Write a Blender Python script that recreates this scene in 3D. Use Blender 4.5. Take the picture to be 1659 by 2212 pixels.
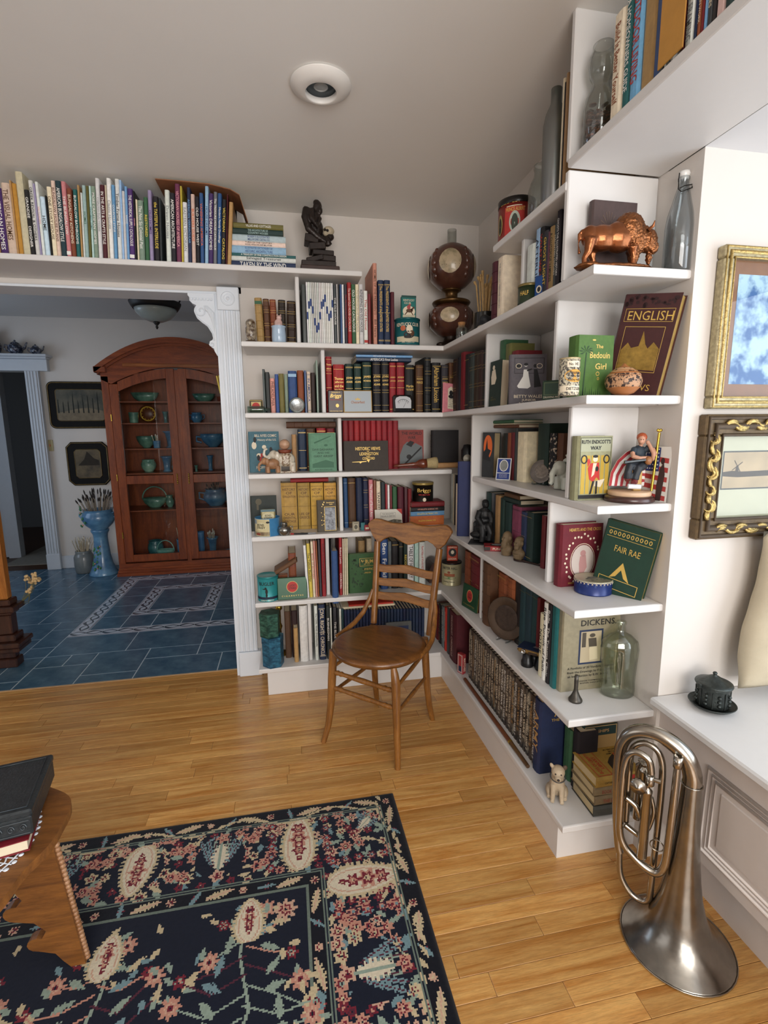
import bpy, bmesh, math, random
import numpy as np
from mathutils import Vector, Matrix, Euler
for o in list(bpy.data.objects): bpy.data.objects.remove(o)
scene = bpy.context.scene
COL = scene.collection
PI = math.pi
rnd = random.Random(7)

# ---------------------------------------------------------------- camera
FPX, YAW, PITCH, ROLL = 1073.0, 0.190817, -0.162919, -0.009610
CAM = Vector((-0.7884, -2.4781, 1.3631))
def cam_axes():
    cy, sy, cp, sp = math.cos(YAW), math.sin(YAW), math.cos(PITCH), math.sin(PITCH)
    F = Vector((sy*cp, cy*cp, sp)); r = Vector((cy, -sy, 0)); u = r.cross(F)
    cr, sr = math.cos(ROLL), math.sin(ROLL)
    return cr*r+sr*u, -sr*r+cr*u, F
RX, UX, FX = cam_axes()
cd = bpy.data.cameras.new('camera'); cam = bpy.data.objects.new('camera', cd); COL.objects.link(cam)
cd.sensor_fit = 'VERTICAL'; cd.sensor_height = 36.0; cd.sensor_width = 27.0
cd.lens = FPX*36.0/2212.0; cd.clip_start = 0.02; cd.clip_end = 60
cam.matrix_world = Matrix(((RX.x, UX.x, -FX.x, CAM.x), (RX.y, UX.y, -FX.y, CAM.y), (RX.z, UX.z, -FX.z, CAM.z), (0, 0, 0, 1)))
scene.camera = cam

# ---------------------------------------------------------------- world, daylight through the windows, added left fill, exposure
w = bpy.data.worlds.new('daylight'); scene.world = w; w.use_nodes = True
w.node_tree.nodes['Background'].inputs[0].default_value = (0.62, 0.78, 1.0, 1)
w.node_tree.nodes['Background'].inputs[1].default_value = 1.0
def area(name, loc, rot, sx, sy, power, col):
    l = bpy.data.lights.new(name, 'AREA'); l.shape = 'RECTANGLE'; l.size = sx; l.size_y = sy
    l.energy = power; l.color = col
    o = bpy.data.objects.new(name, l); COL.objects.link(o); o.location = loc; o.rotation_euler = rot
    return o
area('bay_window_light', (1.52, -3.10, 1.28), (0, math.radians(90), 0), 1.45, 2.3, 50, (0.88, 0.94, 1.0))
area('rear_window_light', (-0.65, -4.85, 1.40), (math.radians(90), 0, 0), 1.9, 1.6, 120, (1.0, 0.96, 0.91))
area('left_fill_light', (-4.4, -2.4, 1.35), (0, math.radians(-90), 0), 1.5, 2.4, 14, (0.95, 0.97, 1.0))  # added fill to lift the ceiling; the left wall has no window
area('kitchen_window_light', (-4.4, 1.5, 1.5), (0, math.radians(-90), 0), 1.25, 1.35, 15, (0.66, 0.80, 1.0))
vs = scene.view_settings
vs.view_transform = 'Standard'; vs.look = 'None'; vs.exposure = -0.30; vs.gamma = 1.0; vs.use_curve_mapping = False

# ---------------------------------------------------------------- helpers
def P(u, v, ax, val):
    """point of a photograph pixel on the real plane axis=val"""
    d = RX*((u-829.5)/FPX) + UX*((1106-v)/FPX) + FX
    t = (val-CAM[ax])/d[ax]
    return CAM + d*t
class Zm:
    """coordinates read in an enlarged crop -> photograph pixels"""
    def __init__(s, x, y, k): s.x, s.y, s.k = x, y, k
    def __call__(s, a, b): return s.x+a/s.k, s.y+b/s.k
def lin(c):
    return c/12.92 if c <= 0.04045 else ((c+0.055)/1.055)**2.4
def hexc(h):
    h = h.lstrip('#'); return tuple(lin(int(h[i:i+2], 16)/255) for i in (0, 2, 4))
def jit(h, a):
    h = h.lstrip('#'); k = 1+rnd.uniform(-a, a)
    return '#'+''.join('%02x' % max(0, min(255, int(int(h[i:i+2], 16)*k+rnd.uniform(-4, 4)))) for i in (0, 2, 4))
MATS = {}
def nd(nt, t, **kw):
    n = nt.nodes.new(t)
    for k, v in kw.items():
        if k.startswith('i_'): n.inputs[int(k[2:]) if k[2:].isdigit() else k[2:].replace('_', ' ')].default_value = v
        else: setattr(n, k, v)
    return n
def M(h, rough=0.55, metal=0.0, var=0.10, scale=30.0, bump=0.0, bscale=None, coat=0.0, spec=0.5, stretch=None, coord='Object', ramp=(0.3, 0.7), h2=None):
    key = (h, rough, metal, var, scale, bump, bscale, coat, spec, stretch, coord, ramp, h2)
    if key in MATS: return MATS[key]
    m = bpy.data.materials.new('paint_'+h.lstrip('#')); m.use_nodes = True; nt = m.node_tree
    b = nt.nodes['Principled BSDF']; c = hexc(h)
    b.inputs['Roughness'].default_value = rough; b.inputs['Metallic'].default_value = metal
    b.inputs['Coat Weight'].default_value = coat; b.inputs['Specular IOR Level'].default_value = spec
    b.inputs['Base Color'].default_value = (*c, 1)
    if var or bump or h2:
        tc = nd(nt, 'ShaderNodeTexCoord'); src = tc.outputs[coord]
        if stretch:
            mp = nd(nt, 'ShaderNodeMapping'); mp.inputs['Scale'].default_value = stretch
            nt.links.new(src, mp.inputs[0]); src = mp.outputs[0]
        no = nd(nt, 'ShaderNodeTexNoise', i_Scale=scale, i_Detail=4.0, i_Roughness=0.6); nt.links.new(src, no.inputs['Vector'])
        if var or h2:
            r = nd(nt, 'ShaderNodeValToRGB'); nt.links.new(no.outputs['Fac'], r.inputs[0])
            c2 = hexc(h2) if h2 else tuple(min(1, x*(1+var)) for x in c)
            c1 = c if h2 else tuple(x*(1-var) for x in c)
            r.color_ramp.elements[0].position = ramp[0]; r.color_ramp.elements[1].position = ramp[1]
            r.color_ramp.elements[0].color = (*c1, 1); r.color_ramp.elements[1].color = (*c2, 1)
            nt.links.new(r.outputs[0], b.inputs['Base Color'])
        if bump:
            bn = nd(nt, 'ShaderNodeBump', i_Strength=bump, i_Distance=0.002)
            if bscale:
                n2 = nd(nt, 'ShaderNodeTexNoise', i_Scale=bscale, i_Detail=3.0); nt.links.new(src, n2.inputs['Vector']); nt.links.new(n2.outputs['Fac'], bn.inputs['Height'])
            else: nt.links.new(no.outputs['Fac'], bn.inputs['Height'])
            nt.links.new(bn.outputs[0], b.inputs['Normal'])
    MATS[key] = m; return m
def glass(h, rough=0.03, dark=0.62):
    """thin blown glass: clear face-on, tinted and shiny towards its edges"""
    key = ('glass', h, rough)
    if key in MATS: return MATS[key]
    m = bpy.data.materials.new('glass'); m.use_nodes = True; nt = m.node_tree; nt.nodes.clear(); c = hexc(h)
    o = nd(nt, 'ShaderNodeOutputMaterial'); mx = nd(nt, 'ShaderNodeMixShader'); tr = nd(nt, 'ShaderNodeBsdfTransparent'); gl = nd(nt, 'ShaderNodeBsdfGlossy', i_Roughness=rough); lw = nd(nt, 'ShaderNodeLayerWeight', i_Blend=0.35)
    r = nd(nt, 'ShaderNodeValToRGB'); r.color_ramp.elements[0].color = (*c, 1); r.color_ramp.elements[1].color = (*[x*dark for x in c], 1); r.color_ramp.elements[0].position = 0.35
    nt.links.new(lw.outputs['Facing'], r.inputs[0]); nt.links.new(r.outputs[0], tr.inputs[0])
    mr = nd(nt, 'ShaderNodeMapRange'); mr.inputs[3].default_value = 0.05+rough*0.6; mr.inputs[4].default_value = 0.42; nt.links.new(lw.outputs['Facing'], mr.inputs[0]); nt.links.new(mr.outputs[0], mx.inputs[0]); nt.links.new(tr.outputs[0], mx.inputs[1]); nt.links.new(gl.outputs[0], mx.inputs[2]); nt.links.new(mx.outputs[0], o.inputs[0])
    MATS[key] = m; return m
def pane_mat():
    if 'pane' in MATS: return MATS['pane']
    m = bpy.data.materials.new('window_pane'); m.use_nodes = True; nt = m.node_tree; nt.nodes.clear()
    o = nd(nt, 'ShaderNodeOutputMaterial'); mx = nd(nt, 'ShaderNodeMixShader'); tr = nd(nt, 'ShaderNodeBsdfTransparent'); gl = nd(nt, 'ShaderNodeBsdfGlossy', i_Roughness=0.02)
    fr = nd(nt, 'ShaderNodeFresnel', i_IOR=1.5)
    tr.inputs[0].default_value = (0.93, 0.96, 0.96, 1)
    ge = nd(nt, 'ShaderNodeNewGeometry'); iv = nd(nt, 'ShaderNodeMath', operation='SUBTRACT'); iv.inputs[0].default_value = 1.0; nt.links.new(ge.outputs['Backfacing'], iv.inputs[1]); mu = nd(nt, 'ShaderNodeMath', operation='MULTIPLY'); nt.links.new(fr.outputs[0], mu.inputs[0]); nt.links.new(iv.outputs[0], mu.inputs[1]); nt.links.new(mu.outputs[0], mx.inputs[0]); nt.links.new(tr.outputs[0], mx.inputs[1]); nt.links.new(gl.outputs[0], mx.inputs[2]); nt.links.new(mx.outputs[0], o.inputs[0])
    MATS['pane'] = m; return m
def wood(h1, h2, scale=6.0, rough=0.4, stretch=(1, 12, 12), rand=0.0, coat=0.0, bump=0.15, fine='#000000', tint=0.0):
    """streaky grain along the axis with the small stretch"""
    key = ('wood', h1, h2, scale, rough, stretch, rand, coat, tint)
    if key in MATS: return MATS[key]
    m = bpy.data.materials.new('wood_'+h1.lstrip('#')); m.use_nodes = True; nt = m.node_tree; b = nt.nodes['Principled BSDF']
    b.inputs['Roughness'].default_value = rough; b.inputs['Coat Weight'].default_value = coat; b.inputs['Coat Roughness'].default_value = 0.2
    tc = nd(nt, 'ShaderNodeTexCoord'); oi = nd(nt, 'ShaderNodeObjectInfo')
    mul = nd(nt, 'ShaderNodeMath', operation='MULTIPLY'); mul.inputs[1].default_value = 61.0; nt.links.new(oi.outputs['Random'], mul.inputs[0])
    add = nd(nt, 'ShaderNodeVectorMath', operation='ADD'); nt.links.new(tc.outputs['Object'], add.inputs[0]); nt.links.new(mul.outputs[0], add.inputs[1])
    mp = nd(nt, 'ShaderNodeMapping'); mp.inputs['Scale'].default_value = stretch; nt.links.new(add.outputs[0], mp.inputs[0])
    n1 = nd(nt, 'ShaderNodeTexNoise', i_Scale=scale, i_Detail=6.0, i_Roughness=0.62, i_Distortion=0.6); nt.links.new(mp.outputs[0], n1.inputs['Vector'])
    r = nd(nt, 'ShaderNodeValToRGB'); nt.links.new(n1.outputs['Fac'], r.inputs[0])
    r.color_ramp.elements[0].position = 0.32; r.color_ramp.elements[1].position = 0.66
    r.color_ramp.elements[0].color = (*hexc(h1), 1); r.color_ramp.elements[1].color = (*hexc(h2), 1)
    n2 = nd(nt, 'ShaderNodeTexNoise', i_Scale=scale*9, i_Detail=3.0, i_Roughness=0.7); nt.links.new(mp.outputs[0], n2.inputs['Vector'])
    mr = nd(nt, 'ShaderNodeMapRange'); mr.inputs[1].default_value = 0.35; mr.inputs[2].default_value = 0.6; mr.inputs[3].default_value = 0.72; mr.inputs[4].default_value = 1.0; nt.links.new(n2.outputs['Fac'], mr.inputs[0])
    mx = nd(nt, 'ShaderNodeMix', data_type='RGBA', blend_type='MULTIPLY'); mx.inputs[0].default_value = 0.8
    nt.links.new(r.outputs[0], mx.inputs[6]); nt.links.new(mr.outputs[0], mx.inputs[7])
    last = mx.outputs[2]
    if tint:
        hs = nd(nt, 'ShaderNodeHueSaturation'); r2 = nd(nt, 'ShaderNodeMapRange'); r2.inputs[3].default_value = 1-tint; r2.inputs[4].default_value = 1+tint
        nt.links.new(oi.outputs['Random'], r2.inputs[0]); nt.links.new(r2.outputs[0], hs.inputs['Value']); nt.links.new(last, hs.inputs['Color']); last = hs.outputs[0]
    nt.links.new(last, b.inputs['Base Color'])
    bn = nd(nt, 'ShaderNodeBump', i_Strength=bump, i_Distance=0.001); nt.links.new(n2.outputs['Fac'], bn.inputs['Height']); nt.links.new(bn.outputs[0], b.inputs['Normal'])
    MATS[key] = m; return m

class MB:
    """collects shapes; build() links them as one mesh object"""
    def __init__(s, mtx=None): s.v, s.f, s.sm, s.mi, s.cur, s.T = [], [], [], [], 0, mtx or Matrix()
    def add(s, vs, fs, smooth=False):
        n = len(s.v); s.v += [tuple(s.T @ Vector(p)) for p in vs]
        for q in fs: s.f.append([n+i for i in q]); s.sm.append(smooth); s.mi.append(s.cur)
        return s
    def box(s, x0, y0, z0, x1, y1, z1, b=0):
        x0, x1 = min(x0, x1), max(x0, x1); y0, y1 = min(y0, y1), max(y0, y1); z0, z1 = min(z0, z1), max(z0, z1)
        if not b:
            return s.add([(x0,y0,z0),(x1,y0,z0),(x1,y1,z0),(x0,y1,z0),(x0,y0,z1),(x1,y0,z1),(x1,y1,z1),(x0,y1,z1)],
                         [(3,2,1,0),(4,5,6,7),(0,1,5,4),(1,2,6,5),(2,3,7,6),(3,0,4,7)])
        b = min(b, (x1-x0)*.45, (y1-y0)*.45, (z1-z0)*.45)
        bm = bmesh.new(); bmesh.ops.create_cube(bm, size=1)
        for q in bm.verts: q.co = Vector((x0+(q.co.x+.5)*(x1-x0), y0+(q.co.y+.5)*(y1-y0), z0+(q.co.z+.5)*(z1-z0)))
        bmesh.ops.bevel(bm, geom=bm.edges[:], offset=b, segments=1, affect='EDGES'); s.bm(bm); return s
    def bm(s, bm, smooth=False):
        bm.verts.index_update(); s.add([q.co[:] for q in bm.verts], [[q.index for q in f.verts] for f in bm.faces], smooth); bm.free()
    def tube(s, pts, r, seg=8, cap=True, closed=False):
        pts = [Vector(p) for p in pts]; n = len(pts); rs = r if isinstance(r, (list, tuple)) else [r]*n
        vs, fs = [], []; prev = None
        for i, p in enumerate(pts):
            if closed: d = pts[(i+1) % n]-pts[i-1]
            else: d = pts[min(i+1, n-1)]-pts[max(i-1, 0)]
            d.normalize()
            if prev is None: a = d.orthogonal().normalized()
            else:
                a = prev-d*prev.dot(d); a = a.normalized() if a.length > 1e-6 else d.orthogonal().normalized()
            prev = a; b = d.cross(a)
            for k in range(seg):
                t = 2*PI*k/seg; vs.append(p+(a*math.cos(t)+b*math.sin(t))*rs[i])
        for i in range(n if closed else n-1):
            j = (i+1) % n
            for k in range(seg): fs.append((i*seg+k, i*seg+(k+1) % seg, j*seg+(k+1) % seg, j*seg+k))
        s.add(vs, fs, True)
        if cap and not closed:
            s.add(vs[:seg], [tuple(range(seg))[::-1]]); s.add(vs[-seg:], [tuple(range(seg))])
        return s
    def lathe(s, prof, seg=24, cx=0, cy=0, z0=0, flat=False):
        vs, fs = [], []; n = len(prof)
        for r, z in prof:
            for k in range(seg): t = 2*PI*k/seg; vs.append((cx+r*math.cos(t), cy+r*math.sin(t), z0+z))
        for i in range(n-1):
            for k in range(seg): fs.append((i*seg+k, i*seg+(k+1) % seg, (i+1)*seg+(k+1) % seg, (i+1)*seg+k))
        s.add(vs, fs, not flat)
        if prof[0][0] > 1e-4: s.add(vs[:seg], [tuple(range(seg))[::-1]])
        if prof[-1][0] > 1e-4: s.add(vs[-seg:], [tuple(range(seg))])
        return s
    def prism(s, out, d0, d1, plane='xz', smooth=False):
        f = {'xz': lambda a, b, d: (a, d, b), 'xy': lambda a, b, d: (a, b, d), 'yz': lambda a, b, d: (d, a, b)}[plane]
        n = len(out); vs = [f(a, b, d0) for a, b in out]+[f(a, b, d1) for a, b in out]
        s.add(vs, [(i, (i+1) % n, n+(i+1) % n, n+i) for i in range(n)], smooth)
        s.add(vs[:n], [tuple(range(n))]); s.add(vs[n:], [tuple(range(n))[::-1]]); return s
    def ell(s, c, r, seg=12, rings=8, rot=None):
        r = r if isinstance(r, (list, tuple)) else (r, r, r); R = Euler(rot).to_matrix() if rot else Matrix.Identity(3)
        vs, fs = [], []
        for i in range(rings+1):
            a = PI*i/rings
            for k in range(seg):
                t = 2*PI*k/seg; q = R @ Vector((r[0]*math.sin(a)*math.cos(t), r[1]*math.sin(a)*math.sin(t), -r[2]*math.cos(a)))
                vs.append((c[0]+q.x, c[1]+q.y, c[2]+q.z))
        for i in range(rings):
            for k in range(seg): fs.append((i*seg+k, i*seg+(k+1) % seg, (i+1)*seg+(k+1) % seg, (i+1)*seg+k))
        return s.add(vs, fs, True)
    def quad(s, a, b, c, d): return s.add([a, b, c, d], [(0, 1, 2, 3)])
    def build(s, name, mat, parent=None, loc=None, rot=None, weld=False):
        me = bpy.data.meshes.new(name); me.from_pydata(s.v, [], s.f)
        mats = mat if isinstance(mat, (list, tuple)) else [mat]
        for m in mats: me.materials.append(m)
        me.polygons.foreach_set('use_smooth', s.sm); me.polygons.foreach_set('material_index', s.mi)
        bm = bmesh.new(); bm.from_mesh(me); (bmesh.ops.remove_doubles(bm, verts=bm.verts, dist=1e-6) if weld else None); bmesh.ops.recalc_face_normals(bm, faces=bm.faces); bm.to_mesh(me); bm.free()
        return link(name, me, parent, loc, rot)
def link(name, me, parent=None, loc=None, rot=None):
    o = bpy.data.objects.new(name, me); COL.objects.link(o)
    if parent: o.parent = parent
    if loc is not None: o.location = loc
    if rot is not None: o.rotation_euler = rot
    return o
def tag(o, label, cat=None, group=None):
    o['label'] = label
    if cat: o['category'] = cat
    if group: o['group'] = group
    return o
def struct(o): o['kind'] = 'structure'; return o
def thing(name, label, cat, loc=(0, 0, 0), rot=(0, 0, 0), group=None):
    o = bpy.data.objects.new(name, None); COL.objects.link(o); o.empty_display_size = 0.05
    o.location = loc; o.rotation_euler = rot
    return tag(o, label, cat, group)
def sculpt(o, voxel, smooth=4, noise=0.0, nscale=0.02, dec=None):
    r = o.modifiers.new('remesh', 'REMESH'); r.mode = 'VOXEL'; r.voxel_size = voxel; r.use_smooth_shade = True
    q = o.modifiers.new('smooth', 'SMOOTH'); q.iterations = smooth; q.factor = 0.5
    if noise:
        t = bpy.data.textures.new('relief', 'CLOUDS'); t.noise_scale = nscale
        d = o.modifiers.new('relief', 'DISPLACE'); d.texture = t; d.strength = noise; d.mid_level = 0.5
    return o
TXT = {}
def text_geo(s, bold=0.0, shear=0.0):
    key = (s, bold, shear)
    if key in TXT: return TXT[key]
    c = bpy.data.curves.new('lettering', 'FONT'); c.body = s; c.size = 1; c.resolution_u = 2; c.fill_mode = 'FRONT'; c.offset = bold; c.shear = shear; c.align_x = 'CENTER'
    o = bpy.data.objects.new('lettering', c); me = bpy.data.meshes.new_from_object(o)
    vs = [tuple(q.co) for q in me.vertices]; fs = [tuple(p.vertices) for p in me.polygons]
    bpy.data.objects.remove(o); bpy.data.curves.remove(c); bpy.data.meshes.remove(me)
    if vs:
        x0, x1 = min(q[0] for q in vs), max(q[0] for q in vs); y0, y1 = min(q[1] for q in vs), max(q[1] for q in vs)
        vs = [((q[0]-x0)/(x1-x0+1e-9)-.5, (q[1]-y0)/(y1-y0+1e-9)-.5) for q in vs]; TXT[key] = (vs, fs, (x1-x0)/(y1-y0+1e-9))
    else: TXT[key] = ([], [], 1)
    return TXT[key]
def put_text(mb, s, c, ux, uy, w, h, bold=0.0, shear=0.0, keep=True):
    """letters centred at c, running along ux with their height along uy, inside w x h"""
    vs, fs, asp = text_geo(s, bold, shear); c, ux, uy = Vector(c), Vector(ux), Vector(uy)
    if keep:
        if w/h > asp*1.35: w = h*asp*1.35
        elif w/h < asp*0.7: h = w/(asp*0.7)
    mb.add([c+ux*(a*w)+uy*(b*h) for a, b in vs], fs)
# ---------------------------------------------------------------- the room
ZC = 2.455
WHITE = M('#dcdad8', 0.42, var=0.015, scale=8); WALL = M('#d6cfc8', 0.7, var=0.02, scale=3, bump=0.05, bscale=220); CEIL = M('#eeece8', 0.85, var=0.015, scale=2)
TRIM = M('#dfe6ee', 0.38, var=0.015, scale=8)
def sbox(name, x0, y0, z0, x1, y1, z1, m, b=0, parent=None):
    o = MB().box(x0, y0, z0, x1, y1, z1, b).build(name, m, parent)
    return o if parent else struct(o)
W0 = 0.287
sbox('wall_back', -1.0, W0, 0, 0.41, 0.41, ZC, WALL)
sbox('wall_header', -4.5, W0, 2.056, -0.985, 0.41, ZC, WALL)
sbox('wall_right', W0, -1.265, 0, 0.41, W0, ZC, WALL)
sbox('wall_bay_side', 0.41, -1.265, 0, 1.6, -1.14, ZC, WALL)
sbox('wall_bay_end', 0.30, -4.4, 0, 1.6, -4.28, ZC, WALL)
sbox('wall_bay_sill', 1.55, -4.3, 0, 1.67, -1.2, 0.56, WALL)
sbox('wall_bay_top', 1.55, -4.3, 2.0, 1.67, -1.2, ZC, WALL)
sbox('wall_rear_low', -4.5, -5.0, 0, 0.41, -4.9, 0.7, WALL)
sbox('wall_rear_high', -4.5, -5.0, 2.2, 0.41, -4.9, ZC, WALL)
sbox('wall_rear_side', 0.35, -5.0, 0.7, 0.41, -4.9, 2.2, WALL)
sbox('wall_rear_left', -4.5, -5.0, 0.7, -1.65, -4.9, 2.2, WALL)
sbox('wall_left', -4.6, -5.0, 0, -4.5, 0.41, ZC, WALL)
sbox('ceiling', -4.6, -5.0, ZC, 1.67, 0.41, ZC+0.1, CEIL)
sbox('ceiling_bay', 0.287, -4.3, 2.067, 1.67, -1.14, 2.09, M('#dfe0e2', 0.8, var=0.01, scale=3))
# kitchen shell
KW = M('#cfcac4', 0.75, var=0.02, scale=3)
sbox('wall_kitchen_back', -3.206, 3.0, 0, -0.3, 3.12, ZC, KW)
sbox('wall_kitchen_over_door', -4.1, 3.0, 1.955, -3.206, 3.12, ZC, KW)
sbox('wall_kitchen_left_end', -4.6, 3.0, 0, -4.1, 3.12, ZC, KW)
sbox('wall_kitchen_right', -0.42, 0.41, 0, -0.3, 3.12, ZC, KW)
sbox('wall_kitchen_left_low', -4.6, 0.41, 0, -4.5, 3.12, 0.85, KW)
sbox('wall_kitchen_left_high', -4.6, 0.41, 2.15, -4.5, 3.12, ZC, KW)
sbox('wall_kitchen_left_a', -4.6, 0.41, 0.85, -4.5, 0.8, 2.15, KW)
sbox('wall_kitchen_left_b', -4.6, 2.2, 0.85, -4.5, 3.12, 2.15, KW)
sbox('ceiling_kitchen', -4.6, 0.41, ZC, -0.3, 3.12, ZC+0.1, M('#c9c8c6', 0.85, var=0.01))
# hall behind the kitchen door
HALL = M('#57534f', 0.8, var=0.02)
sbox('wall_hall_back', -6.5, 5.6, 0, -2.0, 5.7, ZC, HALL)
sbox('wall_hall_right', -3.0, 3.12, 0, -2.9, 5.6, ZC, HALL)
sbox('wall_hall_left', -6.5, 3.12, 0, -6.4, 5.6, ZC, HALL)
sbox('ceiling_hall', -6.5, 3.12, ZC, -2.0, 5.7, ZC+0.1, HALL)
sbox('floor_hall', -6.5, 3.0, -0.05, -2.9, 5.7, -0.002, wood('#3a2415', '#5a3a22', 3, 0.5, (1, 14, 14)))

# ---------------------------------------------------------------- wooden floor: single strips
fl = sbox('floor', -4.6, -5.0, -0.06, 1.67, 0.343, -0.012, M('#3a2413', 0.8, var=0.1))
PLANK = wood('#bb7c38', '#dfae68', 3.2, 0.30, (1.0, 15, 15), tint=0.17, coat=0.3, bump=0.05)
pw = 0.0572; PL = {}
def plank_mesh(l):
    if l not in PL:
        me = MB().box(0, 0.0004, -0.012, l-0.0008, pw-0.0004, 0, 0.0009).build('plank', PLANK)
        PL[l] = me.data; bpy.data.objects.remove(me)
    return PL[l]
LENS = [0.30, 0.45, 0.60, 0.75, 0.95, 1.2, 1.5]
rest = MB(); y = 0.343-pw; row = 0; count = 0
r2 = random.Random(11)
while y > -3.0:
    x = -3.0 - r2.random()*0.9
    xmax = 0.42
    while x < xmax:
        l = r2.choice(LENS)
        vis = (-2.55 - max(0, -0.4-y)*-0.35 < x+l) and y > -2.45 and x < 0.40 and not (y < -0.95 and x > -2.0 and x+l < -0.6)
        if vis and count < 295:
            link('plank', plank_mesh(l), fl, (x, y, 0)); count += 1
        else: rest.box(x, y+0.0004, -0.012, x+l-0.0008, y+pw-0.0004, 0)
        x += l
    y -= pw; row += 1
ro = rest.build('plank_remainder', PLANK, fl); ro['kind'] = 'stuff'
sbox('floor_rear', -4.5, -4.9, -0.012, 0.30, -3.05, -0.001, PLANK)
sbox('trim_threshold', -4.5, 0.337, -0.01, -0.985, 0.349, 0.0015, M('#c9a77e', 0.5))

# ---------------------------------------------------------------- tiled kitchen floor
kf = sbox('floor_kitchen', -4.5, 0.349, -0.06, -0.42, 3.0, -0.0015, M('#b4c4cc', 0.75, var=0.08, scale=60))
def tile_mat():
    m = M('#33566e', 0.24, var=0.0, scale=9, bump=0.12, bscale=14, h2='#5b7b8f', ramp=(0.3, 0.72), spec=0.55); return m
TM = tile_mat(); g = 0.1525; TX0, TY0 = -2.3045, 0.4485
GX0, GX1, GY0, GY1 = -12, 9, -1, 16
used = set(); r3 = random.Random(5); TMESH = {}
def outring(i, j, ii, jj):
    x0, x1, y0, y1 = TX0+i*g, TX0+ii*g, TY0+j*g, TY0+jj*g
    return x0, x1, y0, y1
OR = (-2.304, -1.085, 1.061, 2.471); IR = (-2.0, -1.39, 1.403, 2.129); BW = 0.104
def clash(x0, x1, y0, y1):
    def hits(r): return x0 < r[1]-1e-3 and x1 > r[0]+1e-3 and y0 < r[3]-1e-3 and y1 > r[2]+1e-3
    return hits(OR)
def put_tile(x0, x1, y0, y1):
    y0 = max(y0, 0.352); y1 = min(y1, 2.999)
    if y1-y0 < 0.02: return
    k = (round(x1-x0, 3), round(y1-y0, 3))
    if k not in TMESH:
        o = MB().box(0.003, 0.003, -0.004, k[0]-0.003, k[1]-0.003, 0.0, 0.0015).build('floor_tile', TM); TMESH[k] = o.data; bpy.data.objects.remove(o)
    link('floor_tile', TMESH[k], kf, (x0, y0, 0))
sizes = [(3, 2), (2, 2), (2, 3), (2, 1), (1, 1), (2, 2), (3, 2), (1, 2)]
for j in range(GY0, GY1+1):
    for i in range(GX0, GX1+1):
        if (i, j) in used: continue
        opts = sizes[:]; r3.shuffle(opts); opts.append((1, 1))
        for a, b in opts:
            cells = [(i+p, j+q) for p in range(a) for q in range(b)]
            if any(c in used for c in cells): continue
            x0, x1, y0, y1 = outring(i, j, i+a, j+b)
            if clash(x0, x1, y0, y1):
                if (a, b) == (1, 1):
                    used.add((i, j))
                continue
            if x1 > -0.42 or y0 > 2.99: 
                used.update(cells); break
            used.update(cells); put_tile(x0, x1, y0, y1); break
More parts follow.
